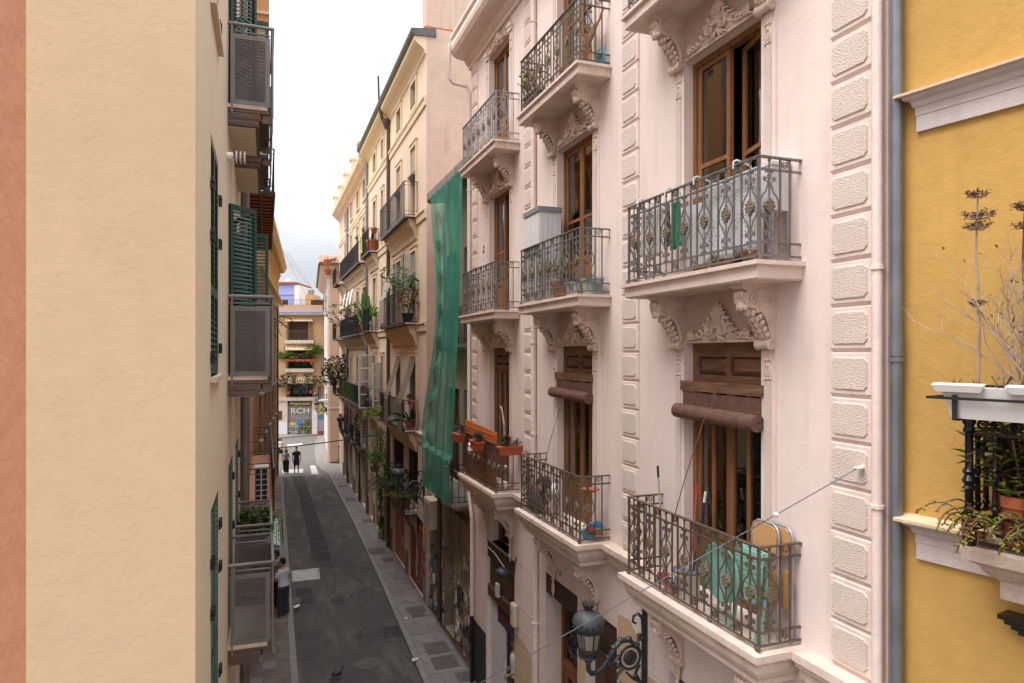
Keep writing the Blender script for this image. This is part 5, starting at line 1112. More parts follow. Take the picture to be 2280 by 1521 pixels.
# mezzanine and shopfronts of the tall cream house
iron_balcony(AB, ya(24.5), ya(22.5), 2.70, .45, .9, cove='plinth'); iron_balcony(AB, ya(27.3), ya(24.9), 2.70, .35, .9, cove='plinth')
for o_ in agf:
    a, b, c, d = o_[:4]
    if c > 1:
        m = MB(); m.box(a, b, .2, .24, c, d); w_ = m.build('mezzanine_window', 'dark_void', AB)
        m = MB(); n = int((b - a) / .17)
        for i in range(n + 1): x = a + (b - a) * i / n; m.box(x - .012, x + .012, .05, .075, c, d)
        m.box(a, b, .045, .08, c + .9, c + .94); m.box(a, b, .045, .08, d - .1, d - .06); m.build('grille', 'black_iron', w_, kind='stuff')
def red_door(par, a, b, d, seed):
    m = MB(); m.box(a, b, .06, .10, .1, d); o = m.build('painted_door', 'brick_red_door', par); n = 4
    for i in range(n): m = MB(); x0 = a + (b - a) * i / n; m.box(x0 + .01, x0 + (b - a) / n - .01, .045, .062, .14, d - .42); m.build('door_panel', 'brick_red_door', o)
    m = MB(); m.box(a, b, .02, .06, d - .38, d - .34); m.box(a, b, .02, .06, d - .04, d); m.box(a, a + .05, .02, .06, d - .34, d - .04); m.box(b - .05, b, .02, .06, d - .34, d - .04); m.build('door_frame', 'brick_red_door', o)
    text('door_letters', 'ARTE' if seed else 'CAFE', .30, 'black_sign', o, ((a + b) / 2, .055, d - .30))
    m = MB(); c_ = (a + b) / 2; random.seed(seed)
    for i in range(22):
        q = 2 * pi * i / 22; x = c_ + (b - a) * .36 * cos(q); z = 1.15 + .85 * sin(q); m.box(x - .02, x + .02, .038, .044, z - R(.03, .07), z + R(.03, .07))
    m.build('lettering_ring', 'road_white', o, kind='stuff')
    m = MB(); m.tube(xz([(c_, 2.0), (c_ + .08, 1.7), (c_ - .05, 1.4), (c_ + .12, 1.1), (c_ - .1, .8), (c_ + .05, .45)], .036), .03, 4); m.tube(xz(spiral(c_ + .02, .95, .2, .06, 1, 1, 12), .036), .022, 4); m.build('mural', 'road_white', o)
red_door(AB, ya(23.9), ya(21.75), 2.55, 0); red_door(AB, ya(31.8), ya(29.9), 2.6, 1)
m = MB()
a, b = ya(27.0), ya(24.8)
sh = MB().box(a, b, .085, .1, .1, 2.5).build('roller_shutter', 'salmon_door', AB)
for i in range(22): m = MB(); m.box(a, b, .072, .086, .12 + i * .108, .12 + i * .108 + .095); m.build('shutter_slat', 'salmon_door', sh)
m = MB()
for k in range(4): m.tube(xz(spiral(a + .7 + k * .35, 1.2 + .3 * sin(k * 2), .25, .05, 1.2, k, 12), .066), .02, 4)
m.build('graffiti', 'road_white', sh)
m = MB(); m.box(ya(33.6), ya(32.6), .2, .24, .1, 2.6); m.build('doorway', 'dark_void', AB); m = MB(); m.box(ya(29.2), ya(28.7), .1, .14, .1, 2.6); m.build('doorway', 'green_dark', AB)
m = MB(); m.box(ya(21.7), ya(21.25), -.008, 0, .1, 2.5); m.build('painted_strip', 'paper7', AB)
for k, (z, mt) in enumerate(((2.0, 'yellow_paint'), (1.5, 'red_paint'), (1.0, 'red_paint'))):
    m = MB(); m.tube(xz(spiral(ya(21.48), z, .16, .03, 1.4, k, 12), -.012), .02, 4); m.build('graffiti', mt, AB)
pipe(AB, [(ya(21.3), -.05, 3.0), (ya(21.3), -.05, 1.9)], .035, 'yellow_paint', nm='gas_pipe')
for y in (24.35, 29.5, 27.5, 32.2, 34.0): m = MB(); m.box(ya(y) - .18, ya(y) + .18, -.03, 0, .1, .95); m.build('pillar_base', 'plinth', AB)
for o_ in bgf:
    a, b, c, d = o_[:4]; m = MB(); m.box(a, b, .26 if c < 1 else .16, .3 if c < 1 else .2, c, d); m.build('doorway' if c < 1 else 'window', 'dark_void' if c < 1 else 'wood_dark', BB)
    if c > 1: iron_balcony(BB, a - .15, b + .15, 3.2, .3, .9, scr=[(a - .15, b + .15, 'dark_cloth')], cove='plinth')
    else:
        for x in (a - .35, b + .35): m = MB(); m.box(x - .3, x + .3, -.025, 0, 0, .9); m.build('pillar_base', 'plinth', BB)
pipe(BB, [(yb(37.0), -.06, 3), (yb(37.0), -.06, .1)], .05, 'black_iron')
# rooftop chimneys and aerial behind the gutter
for y, z, x in ((27.5, 19.9, 1.2), (30.5, 19.6, 1.0)):
    t = thing('chimney_stack', 'white rendered chimney stack ' + ('nearer the penthouse' if y < 29 else 'beside the roof aerial'), 'chimney', (4.8 + x, y, 18.25), 0, 'chimneys on the tall house'); m = MB(); m.box(-.4, .4, -.5, .5, 0, z - 18.25); m.build('shaft', 'white_house', t); m = MB(); m.box(-.46, .46, -.56, .56, z - 18.25, z - 18.15); m.build('cap', 'white_house', t)
t = thing('roof_aerial', 'dark aerial mast on the roof behind the gutter', 'aerial', (5.4, 34.2, 18.2)); m = MB(); m.tube([(0, 0, 0), (-.1, 0, 3.6)], .05, 6); m.build('mast', 'black_iron', t)
m = MB(); m.tube([(0, 0, 1.8), (.9, 0, 1.7)], .02, 5); [m.tube([(.2 + .2 * i, 0, 1.75), (.2 + .2 * i, 0, .9)], .012, 4) for i in range(4)]; m.build('boom', 'steel_grey', t)
# ------------------------------------------------------------------ far corner house (peach, tiled eaves)
W1 = Vector(ground(733, 1034)[:2]); W2 = Vector(ground(722, 972)[:2]); ex = (W1 - W2).normalized(); WRZ = atan2(ex.y, ex.x); WL = (W1 - W2).length
WB = thing('far_house', 'pale peach corner house with tiled eaves and small curved balcony', 'building', (W1.x, W1.y, 0), WRZ); WF = Frame(W1, WRZ)
wops = [(-WL * k - 1.0, -WL * k, z, z + 2.3, .2) for k in (.12, .38, .64) for z in (4.6, 8.0, 11.2)]
mb = MB(); wall(mb, -WL, 0, 0, 14.4, wops); mb.build('wall', 'white_far', WB)
mb = MB(); mb.face([(0, 0, 0), (14, -14 * .26, 0), (14, -14 * .26, 14.4), (0, 0, 14.4)]) if 0 else mass(mb, -WL, 0, 9, 0, 14.4); mb.build('end_wall', 'peach_far', WB)
for o_ in wops: m = MB(); m.box(o_[0], o_[1], .12, .14, o_[2], o_[3]); m.build('window', 'wood_dark', WB)
for k, z in enumerate((4.55,)):
    pts = [(-1.9 + 1.0 * (1 - cos(a)) * 0 - 1.1 * sin(a) * 0, 0) for a in (0,)]
    arc = [(-2.0 + 1.1 * cos(a), -.75 * sin(a)) for a in [pi * i / 8 for i in range(9)]]
    m = MB(); m.prism([(p[0], p[1]) for p in arc], z - .08, z, 'z'); m.build('balcony_floor', 'white_paint', WB); bar_railing(WB, arc, z, 1.0, 'black_iron', pitch=.13)
    m = MB(); m.prism([(0, z - 1.1), (0, z - .9), (-.55, z - .08), (-.65, z - .08)], -2.05, -1.95); m.build('balcony_bracket', 'black_iron', WB)
for k, x in enumerate((-1.6, -4.6)): m = MB(); m.box(x - .7, x + .7, -.35, 0, 11.1, 11.2); m.build('balcony_floor', 'white_paint', WB); bar_railing(WB, [(x - .7, 0), (x - .7, -.35), (x + .7, -.35), (x + .7, 0)], 11.2, 1.0, 'black_iron', pitch=.14)
pr = [(0, 13.5), (.06, 13.55), (.1, 13.65), (.2, 13.75), (.42, 13.92), (.62, 14.2), (.66, 14.32), (.0, 14.34)]
m = MB(); loops = [[(-WL, -o, z), (o, -o, z), (o, 9, z)] for o, z in pr]; [m.face([A[j], A[j + 1], B[j + 1], B[j]]) for A, B in zip(loops, loops[1:]) for j in range(2)]; m.build('eaves_cornice', 'peach_far', WB)
m = MB(); m.tube([(-WL, -.72, 14.33), (.72, -.72, 14.33), (.72, 9, 14.33)], .07, 8); m.build('gutter', 'zinc_dark', WB)
RT = MB().lathe([(.10, 0), (.085, 1.0)], 8, (0, 0, 0), 'y', 0, pi).mesh('roof_tile', 'tile', True)
m = MB(); m.hexa([(-WL, -.70, 14.36), (.70, -.70, 14.36), (.70, 9, 14.36), (-WL, 9, 14.36), (-WL + 2, 3, 15.6), (-1.5, 3, 15.6), (-1.5, 5, 15.6), (-WL + 2, 5, 15.6)]); m.build('roof', 'tile', WB)
for i in range(44): y = -.62 + i * .22; put(RT, 'roof_tile', WB, (.72, y, 14.40), (radians(32), 0, pi / 2), (1, 1.3, 1))
for i in range(44): put(RT, 'roof_tile', WB, (.55 - i * .22, -.72, 14.40), (radians(20), 0, 0), (1, 1.3, 1))
pipe(WB, [(-.15, -.55, 14.2), (-.1, -.12, 13.4), (-.1, -.08, 13), (-.1, -.08, .1)], .05, 'white_far')
m = MB(); m.box(-.03, .03, -.03, 9, 4.0, 4.08); m.build('band', 'white_far', WB)
# ------------------------------------------------------------------ brick apartment house closing the street
GO = ground(668, 969); GRZ = -YAW + .05; GF = Frame(GO, GRZ)
GB = thing('brick_house', 'yellow brick apartment house with awnings, flower balconies and antiques shop', 'building', (GO[0], GO[1], 0), GRZ)
def gz(py, y=0.0): return GF.z(0, py, y)
def gu(px, y=0.0): return GF.u(px, y)
xl, xr = gu(640), gu(696); GT = gz(695)
gops = [(xl, xr, gz(757.5), gz(709), .9), (xl, xr, gz(820.6), gz(773), .9), (xl, xr, gz(884), gz(841), .9)]
sh_ = (gu(640), gu(694.5), .1, gz(893), .25); sh2 = (gu(707), gu(722), .1, gz(897), .25)
mb = MB(); wall(mb, gu(560), gu(770), gz(892), gz(696), gops); mass(mb, gu(560), gu(770), 8, 0, gz(692)); mb.build('wall', 'far_brick', GB)
mb = MB(); wall(mb, gu(560), gu(770), 0, gz(892), [sh_, sh2]); mb.build('ground_floor_wall', 'marble', GB)
mb = MB(); mb.box(gu(618), gu(639), -.012, 0, .1, gz(940)); mb.build('painted_panel', 'white_paint', GB); mb = MB(); mb.box(gu(695.5), gu(706.5), -.012, 0, .1, gz(915)); mb.build('painted_panel', 'white_paint', GB)
mb = MB(); mb.box(gu(560), gu(770), -.4, 0, gz(702), gz(696)); mb.build('roof_slab', 'concrete', GB)
mb = MB(); mb.box(gu(560), gu(770), -.42, .0, gz(695.9), gz(692)); mb.build('roof_edge', 'blue_house', GB)
mb = MB(); mb.box(gu(560), gu(770), .01, .3, gz(691.9), gz(679)); mb.build('parapet', 'far_brick', GB)
for a, b in ((757.5, 765), (820.6, 828.6)): mb = MB(); mb.box(gu(636), gu(699.5), -.25, .9, gz(b), gz(a)); mb.build('balcony_slab', 'marble', GB)
mb = MB(); mb.box(gu(600), gu(760), -.15, .9, gz(892), gz(884)); mb.build('balcony_slab', 'marble', GB)
for k, (a, b, c, d, r) in enumerate(gops):
    m = MB(); m.box(a, b, .88, .9, c, d); bk = m.build('loggia_back', 'wood_dark' if k == 0 else 'dark_void', GB)
    if k: 
        for p, q in ((.15, .42), (.5, .72)): m = MB(); m.box(a + (b - a) * p, a + (b - a) * q, .84, .86, c + .3, d - .25); m.build('window', 'white_paint' if k == 2 else 'wood_dark', bk)
    else: m = MB(); m.box(gu(683), b - .01, .55, .87, c, d); m.build('loggia_pier', 'far_brick', bk)
    m = MB(); hh = .28 if k < 2 else .55; n = 22
    for i in range(n):
        m.cm = i % 2; x0, x1 = a - .1 + (b - a + .2) * i / n, a - .1 + (b - a + .2) * (i + 1) / n; sc_ = .035 * (1 if i % 2 else 0)
        m.hexa([(x0, -.35, d - hh - sc_), (x1, -.35, d - hh - sc_), (x1, -.33, d - hh - sc_), (x0, -.33, d - hh - sc_), (x0, -.03, d + .06), (x1, -.03, d + .06), (x1, -.01, d + .06), (x0, -.01, d + .06)])
    m.build('awning', ['awning', 'awning_stripe'], GB)
    bar_railing(GB, [(gu(638), 0), (gu(638), -.2), (gu(698), -.2), (gu(698), 0)], c, .95, 'steel_rust' if k == 0 else 'black_iron', pitch=.13)
# antiques shop: sign, painted shutter
m = MB(); m.box(sh_[0], sh_[1], .02, .08, gz(902.5), gz(893)); sg = m.build('shop_sign', 'black_sign', GB)
text('sign_letters', 'Antigüedades', .42, 'gold', sg, ((sh_[0] + sh_[1]) / 2, .015, gz(901.3)), shear=.35, sx=.9)
m = MB(); m.box(sh_[0], sh_[1], .15, .2, .1, gz(902.5)); st = m.build('shop_shutter', 'graffiti', GB)
zb_ = lambda q: gz(q); xm = (sh_[0] + sh_[1]) / 2
text('graffiti_letters', 'RCH', .80, 'white_paint', st, (xm, .14, zb_(921)), sx=1.15, ext=.006); text('graffiti_letters', 'YOZK', .55, 'paper7', st, (xm, .14, zb_(934)), sx=1.1, ext=.006)
m = MB(); m.prism([(gu(641), zb_(967)), (gu(668), zb_(967)), (gu(667), zb_(960)), (gu(657), zb_(954)), (gu(641), zb_(962))], .138, .148, 'y'); m.build('graffiti_shape', 'paper3', st)
text('graffiti_letters', 'TRN', .52, 'white_paint', st, (gu(653.5), .13, zb_(967)), sx=.9, ext=.006, rot=(pi / 2, -.2, 0))
for px, py, r_ in ((686, 944, .36), (686, 960, .38), (672, 951, .3)):
    m = MB(); c_ = (gu(px), zb_(py)); m.lathe([(0, -.006), (r_, -.006), (r_, 0)], 18, (c_[0], .142, c_[1]), 'y'); m.cm = 1
    [m.tube([(c_[0], .132, c_[1]), (c_[0] + r_ * .9 * cos(q), .132, c_[1] + r_ * .9 * sin(q))], .022, 4) for q in [i * pi / 4 for i in range(8)]]; m.tube([(c_[0] + r_ * cos(q), .132, c_[1] + r_ * sin(q)) for q in [i * pi / 9 for i in range(18)]], .03, 4, closed=True); m.build('graffiti_wheel', ['paper5', 'black_sign'], st)
m = MB(); m.lathe([(0, -.006), (.33, -.006), (.33, 0)], 16, (0, 0, 0), 'y'); m.build('graffiti_shape', 'paper4', st, loc=(gu(650), .142, zb_(944)), scale=(1, 1, .5)); m = MB(); m.lathe([(0, -.006), (.4, -.006), (.4, 0)], 16, (0, 0, 0), 'y'); m.build('graffiti_shape', 'paper1', st, loc=(gu(664), .144, zb_(942)), scale=(1, 1, .6))
m = MB(); m.box(sh_[0], sh_[1], .132, .14, zb_(950.5), zb_(949)); m.box(gu(657.6), gu(658.6), .132, .14, .1, zb_(936)); m.box(gu(675.6), gu(676.6), .132, .14, .1, zb_(936)); m.build('shutter_bar', 'alu', st)
m = MB(); m.box(sh2[0], sh2[1], .1, .2, .1, sh2[3]); s2 = m.build('shop_shutter', 'paper4', GB); m = MB(); m.lathe([(0, -.01), (.3, -.01), (.3, 0)], 16, (gu(714.5), .1, zb_(929)), 'y'); m.build('poster_disc', 'paper1', s2); m = MB(); m.box(sh2[0] + .03, sh2[1] - .03, .07, .1, .4, zb_(936)); m.build('poster', 'paper7', s2); m = MB(); m.box(sh2[0] + .03, sh2[1] - .03, .06, .1, .15, .4); m.build('poster', 'red_paint', s2)
m = MB(); m.box(gu(617), gu(628), -.04, 0, zb_(934.5), zb_(915)); m.build('notice_board', 'wood_dark', GB)
m = MB(); m.prism([(gu(699), zb_(932)), (gu(700.5), zb_(930.5)), (gu(702), zb_(932)), (gu(700.5), zb_(934))], -.016, -.012, 'y'); m.build('graffiti', 'red_paint', GB)
# rooftops behind
def far_box(name, px0, px1, py0, py1, d, mat, label, dep=6, extra=None, base=8.0):
    o = FWD * d + RGT * ((px0 - 1140) / FPX * d); t = thing(name, label, 'building', (o.x, o.y, 0), -YAW); w_ = (px1 - px0) / FPX * d; z1 = CAMZ - (py0 - HOR) * d / FPX
    m = MB(); m.box(0, w_, 0, dep, 0, z1); m.build('wall', mat, t); return t, w_, z1
t, w_, z1 = far_box('rooftop_house', 612, 656, 633, 680, 84, 'blue_house', 'lilac blue rooftop house above the brick building')
m = MB(); m.box(-.2, w_ + .3, -.2, 5.9, z1, z1 + .25); m.build('roof', 'roof_red', t); m = MB(); m.box(w_ + .002, w_ + .6, -.1, 6, 0, z1 - .1); m.build('party_wall', 'white_house', t); m = MB(); m.box(0, w_ - .01, -.08, 0, z1 - 1.3, z1 - 1.15); m.build('string_course', 'blue_house', t)
m = MB(); m.lathe([(0, 0), (.2, .04), (.32, .14)], 12, (0, 0, 0), 'y'); m.build('satellite_dish', 'white_house', t, loc=(w_ - .8, -.1, z1 + .4))
t, w_, z1 = far_box('rooftop_house', 680, 698, 656, 680, 82, 'orange_house', 'orange rooftop house with a brick chimney', 3)
m = MB(); m.box(.2, .75, .3, .9, z1, z1 + .6); [m.box(.16, .79, .26, .94, z1 + .1 + i * .2, z1 + .18 + i * .2) for i in range(3)]; m.build('chimney', 'concrete', t)
t, w_, z1 = far_box('rooftop_house', 666, 720, 666, 680, 88, 'peach_far', 'low peach rooftop house behind the brick chimney', 3)
rt = thing('roof_railing', 'thin dark terrace railing along the brick parapet', 'railing', (GO[0], GO[1], gz(679)), GRZ); bar_railing(rt, [(gu(617), .15), (gu(715), .15)], 0, .55, 'black_iron', pitch=.2)
for px0, px1 in ((620, 640), (691, 718)): m = MB(); m.box(gu(px0), gu(px1), .2, .22, 0, .5); m.build('screen', 'wood_dark', rt)
# ------------------------------------------------------------------ wall lanterns and cables
def lamp_parts():
    P = []; oy = -.85
    m = MB(); m.box(-.045, .045, -.03, 0, -.55, .62); m.box(-.03, .03, -.05, -.02, -.5, .6); m.blob((0, -.03, .66), (.045, .03, .05), 8, 5); P.append(('wall_plate', m.mesh('wall_plate', 'lamp_iron', 50)))
    m = MB()
    m.tube(yz([(-.05, .42), (-.06, .56), (-.12, .63), (-.19, .60), (-.20, .53), (-.15, .50)]), [.02, .022, .022, .02, .018, .016], 6)
    arm = [(-.05, .05), (-.14, .20), (-.26, .30), (-.38, .30), (-.48, .22), (-.56, .10), (-.64, .0), (-.73, -.06), (-.81, -.06), (-.85, .0), (-.85, .08)]
    m.tube(yz(arm), [.022, .028, .034, .036, .036, .034, .032, .032, .034, .036, .03], 8)
    for t in range(1, 6): m.blob((0, arm[t][0], arm[t][1] + .02), (.042, .05, .026), 8, 4)
    m.tube(yz([(-.24 + .15 * cos(a), .06 + .15 * sin(a)) for a in [2 * pi * i / 20 for i in range(20)]]), .020, 6, closed=True)
    m.lathe([(.0, -.02), (.085, -.02), (.10, -.008), (.10, .008), (.085, .02), (0, .02)], 16, (0, -.24, .06), 'x'); m.tube(yz(spiral(-.24, .06, .07, .01, 1.5, 0, 12), .022), .009, 4); m.tube(yz(spiral(-.24, .06, .07, .01, 1.5, 0, 12), -.022), .009, 4)
    for sgn, pts in ((1, [(-.10, -.05), (-.16, -.16), (-.10, -.26), (-.05, -.34)]), (1, [(-.34, -.06), (-.42, -.13), (-.46, -.22), (-.42, -.27), (-.37, -.24)]), (1, [(-.05, .30), (-.13, .26), (-.16, .19)]), (1, [(-.02, -.42), (-.07, -.30), (-.20, -.22), (-.30, -.12)]), (1, [(-.40, .12), (-.46, .05), (-.52, .04), (-.54, .10)])):
        m.tube(yz(pts), [.024, .02, .018, .014, .012][:len(pts)], 6)
    for y, z in ((-.42, -.02), (-.10, .33), (-.5, .14), (-.16, -.2), (-.55, .02)): m.blob((0, y, z), (.03, .035, .04), 6, 5)
    P.append(('bracket_arm', m.mesh('bracket_arm', 'lamp_iron', 60)))
    zb = .10; m = MB(); c = (0, oy, zb)
    m.lathe([(.03, -.02), (.05, .0), (.045, .03), (.09, .05), (.125, .065), (.125, .09), (.11, .095)], 14, c); m.build
    for i in range(6):
        a = i * pi / 3; m.tube([(.115 * cos(a), oy + .115 * sin(a), zb + .09), (.165 * cos(a), oy + .165 * sin(a), zb + .40)], .010, 5); m.blob((.12 * cos(a), oy + .12 * sin(a), zb + .08), .016, 6, 4)
    m.lathe([(.155, .39), (.185, .40), (.19, .43), (.20, .44), (.20, .47), (.17, .475), (.15, .44)], 18, c)
    for i in range(18):
        a = 2 * pi * (i + .5) / 18; h = .09 if i % 3 == 0 else .05
        P1 = lambda r, q, z: (r * cos(q), oy + r * sin(q), zb + z); e = pi / 18
        m.add([P1(.195, a - e, .46), P1(.195, a + e, .46), P1(.225, a + e * .3, .46 + h), P1(.225, a - e * .3, .46 + h)], [(0, 1, 2, 3)])
    P.append(('lantern_frame', m.mesh('lantern_frame', 'lamp_iron', 50)))
    m = MB()
    for i in range(6):
        a, b = i * pi / 3 + .06, (i + 1) * pi / 3 - .06; m.add([(.110 * cos(a), oy + .110 * sin(a), zb + .10), (.110 * cos(b), oy + .110 * sin(b), zb + .10), (.160 * cos(b), oy + .160 * sin(b), zb + .395), (.160 * cos(a), oy + .160 * sin(a), zb + .395)], [(0, 1, 2, 3)])
    P.append(('lantern_glass', m.mesh('lantern_glass', 'glass_lamp')))
    m = MB(); m.lathe([(.205, .47), (.212, .51), (.20, .56), (.165, .61), (.11, .645), (.065, .655), (.055, .67)], 22, c); P.append(('dome', m.mesh('dome', 'lamp_dome', 60)))
    m = MB(); m.lathe([(.06, .64), (.05, .68), (.06, .70), (.075, .715), (.08, .74), (.0, .735)], 14, c)
    for i in range(10):
        a = 2 * pi * i / 10; e = pi / 12; P1 = lambda r, q, z: (r * cos(q), oy + r * sin(q), zb + z); m.add([P1(.078, a - e, .73), P1(.078, a + e, .73), P1(.098, a, .785)], [(0, 1, 2)])
    P.append(('crown', m.mesh('crown', 'lamp_iron', 50)))
    m = MB(); m.lathe([(.025, .44), (.028, .36), (.02, .33), (.0, .33)], 10, c); P.append(('bulb_holder', m.mesh('bulb_holder', 'lamp_iron', 50)))
    return P
LP = lamp_parts()
def street_lamp(x, y, z, rz, label):
    t = thing('street_lamp', label, 'street lamp', (x, y, z), rz, 'wall lanterns along the street')
    for n_, me in LP: put(me, n_, t)
    return t
street_lamp(4.776, 7.95, 3.92, -pi / 2, 'large grey wall lantern with crown finial on scrolled bracket below the near balcony')
street_lamp(4.80, 21.5, 3.62, -pi / 2, 'dark wall lantern beside the green net, above the balcony plants')
street_lamp(4.80, 38.9, 3.75, -pi / 2, 'dark wall lantern on the peach house, red and green flowers behind it')
p = WF.w(-1.0, 0); street_lamp(p[0], p[1], 3.75, WRZ, 'lower of two wall lanterns on the far corner house near the antiques shop')
p = WF.w(-6.0, 0); street_lamp(p[0], p[1], 4.1, WRZ, 'upper of two wall lanterns on the far corner house near the antiques shop')
def wire(name, label, A, B, sag, r, mat, n=24, cat='cable'):
    A, B = Vector(A), Vector(B); m = MB(); m.tube([A.lerp(B, i / n) - Vector((0, 0, sag * 4 * (i / n) * (1 - i / n))) for i in range(n + 1)], r, 6); return tag(m.build(name, mat), label, cat)
u = PF.u(1930); A = PF.w(u, -.09, PF.z(u, 1040)); d_ = 8.0; q = FWD * d_ + RGT * ((545 - 1140) / FPX * d_)
B = (q.x, q.y, CAMZ - (1820 - HOR) * d_ / FPX)
sw = wire('stay_cable', 'steel stay cable sloping from the pink quoins across the street', A, B, .0, .0055, 'steel_cable')
va, vb = Vector(A), Vector(B); cp = va.lerp(vb, .10); m = MB(); m.blob(cp, (.022, .03, .022), 10, 6); m.build('insulator', 'ceramic', sw, True)
m = MB(); [m.tube([va.lerp(vb, .115 + .006 * i) + Vector((0, 0, .006)), va.lerp(vb, .119 + .006 * i) - Vector((0, 0, .006))], .007, 4) for i in range(9)]; m.build('binding', 'cable', sw)
m = MB(); m.tube([(va.x + .12, va.y, va.z), (va.x, va.y, va.z)], .02, 6); m.tube([(va.x + .03 * cos(a), va.y + .03 * sin(a), va.z) for a in [i * pi / 5 for i in range(10)]], .01, 5, closed=True); m.build('eye_bolt', 'ceramic', sw)
wire('power_cable', 'black power cable strung across the street above the walkers', (.2, 26.0, 4.58), (4.75, 28.3, 4.72), .05, .022, 'cable')
for k, (a, b, c, d) in enumerate(((620, 540, 700, 650), (600, 500, 720, 720), (640, 560, 735, 690))):
    P1 = FWD * 60 + RGT * ((a - 1140) / FPX * 60); P2 = FWD * 80 + RGT * ((c - 1140) / FPX * 80)
    wire('overhead_wire', ('first', 'second', 'third')[k] + ' thin wire crossing the sky above the brick building', (P1.x, P1.y, CAMZ - (b - HOR) * 60 / FPX), (P2.x, P2.y, CAMZ - (d - HOR) * 80 / FPX), .3, .012, 'cable')
# ------------------------------------------------------------------ plants
def pot_mesh(r, h, mat, square=None):
    m = MB()
    if square: w_, l_ = square; m.hexa([(-w_ / 2 * .82, -l_ / 2 * .82, 0), (w_ / 2 * .82, -l_ / 2 * .82, 0), (w_ / 2 * .82, l_ / 2 * .82, 0), (-w_ / 2 * .82, l_ / 2 * .82, 0), (-w_ / 2, -l_ / 2, h), (w_ / 2, -l_ / 2, h), (w_ / 2, l_ / 2, h), (-w_ / 2, l_ / 2, h)]); m.box(-w_ / 2 - .012, w_ / 2 + .012, -l_ / 2 - .012, l_ / 2 + .012, h - .025, h + .005)
    else: m.lathe([(0, 0), (r * .68, 0), (r * .92, h * .8), (r, h * .8), (r * 1.02, h), (r * .86, h), (r * .84, h * .9), (0, h * .9)], 14)
    return m.mesh('pot', mat, 50)
def foliage(kind, s, mat, n=120, seed=0):
    rnd = random.Random(seed); m = MB(); stems = MB(); G = rnd.gauss; U = rnd.uniform
    if kind == 'bush':
        for i in range(n):
            a = U(0, 6.28); r = s * sqrt(U(0, 1)) * .62; z = s * (.15 + U(0, 1) ** .8 * .95); r *= 1.15 - abs(z / s - .6)
            p = Vector((r * cos(a), r * sin(a), z)); d = Vector((cos(a) + G(0, .6), sin(a) + G(0, .6), U(-.3, .8))); m.leaf(p, d, s * U(.16, .26), s * U(.09, .14), bend=U(0, .5))
        for i in range(9): a = U(0, 6.28); stems.tube([(0, 0, 0), (.2 * s * cos(a), .2 * s * sin(a), .4 * s), (.45 * s * cos(a), .45 * s * sin(a), .85 * s)], .012 * s + .002, 4)
    elif kind == 'spiky':
        for i in range(n):
            a = U(0, 6.28); el = U(.1, 1.35); d = Vector((cos(a) * cos(el), sin(a) * cos(el), sin(el))); L_ = s * U(.7, 1.1); p = Vector((0, 0, s * U(0, .12)))
            sd = d.cross(Vector((0, 0, 1))).normalized() * (.035 * s); mid = p + d * L_ * .55 + Vector((0, 0, .05 * s)); e = p + d * L_ - Vector((0, 0, .16 * s * cos(el)))
            m.add([p - sd * .7, p + sd * .7, mid + sd, e, mid - sd], [(0, 1, 2, 3, 4)])
    elif kind == 'trail':
        for i in range(max(4, n // 16)):
            x = U(-.5, .5) * s; y = U(-.12, .12) * s; L_ = s * U(.5, 1.25); pts = []; p = Vector((x, y, .05 * s)); d = Vector((G(0, .3), -abs(G(0, .5)) - .1, .55)).normalized()
            for k in range(10): pts.append(p.copy()); p = p + d * L_ / 10; d = (d + Vector((G(0, .12), G(0, .08), -.30))).normalized()
            stems.tube(pts, .004 + .004 * s, 4)
            for k in range(1, 10):
                for j in range(2): a = U(0, 6.28); m.leaf(pts[k], Vector((cos(a), sin(a), U(-.7, .4))), s * U(.07, .13), s * U(.045, .075))
    elif kind == 'fern':
        for i in range(max(8, n // 14)):
            a = U(0, 6.28); pts = []; p = Vector((0, 0, 0)); d = Vector((cos(a) * .5, sin(a) * .5, 1)).normalized(); L_ = s * U(.7, 1.2)
            for k in range(9): pts.append(p.copy()); p = p + d * L_ / 9; d = (d + Vector((cos(a) * .10, sin(a) * .10, -.20))).normalized()
            stems.tube(pts, .004 * s + .002, 4)
            for k in range(2, 9):
                sd = Vector((-sin(a), cos(a), 0))
                for q in (-1, 1): m.leaf(pts[k], sd * q + d * .5, s * .16 * (1.1 - k / 11), s * .05)
    elif kind == 'hang':                                  # bushy asparagus fern falling over an edge
        for i in range(n):
            t = U(0, 1); a = U(0, 6.28); z = .35 * s - t * 1.5 * s; r = s * (.20 + .25 * sin(pi * min(1, t * .9 + .1))) * sqrt(U(0, 1)); p = Vector((r * cos(a) * 1.2, r * sin(a), z)); m.leaf(p, Vector((cos(a) + G(0, .4), sin(a) + G(0, .4), U(-1, .4))), s * U(.10, .2), s * .035)
        for i in range(6): a = U(0, 6.28); stems.tube([(0, 0, .25 * s), (.2 * s * cos(a), .2 * s * sin(a), .1 * s), (.25 * s * cos(a), .25 * s * sin(a), -.9 * s)], .006 * s + .002, 4)
    elif kind == 'rosette':
        for c_ in range(5):
            cx, cy, cz = U(-.4, .4) * s, U(-.1, .1) * s, U(.1, .4) * s; stems.tube([(cx * .6, cy * .6, 0), (cx, cy, cz)], .03 * s, 5)
            for i in range(n // 5):
                a = U(0, 6.28); el = U(-.5, 1.3); d = Vector((cos(a) * cos(el), sin(a) * cos(el), sin(el))); m.leaf((cx, cy, cz), d, s * U(.28, .48), s * .07, bend=U(-.3, .3))
    return m, stems
PLN = 0
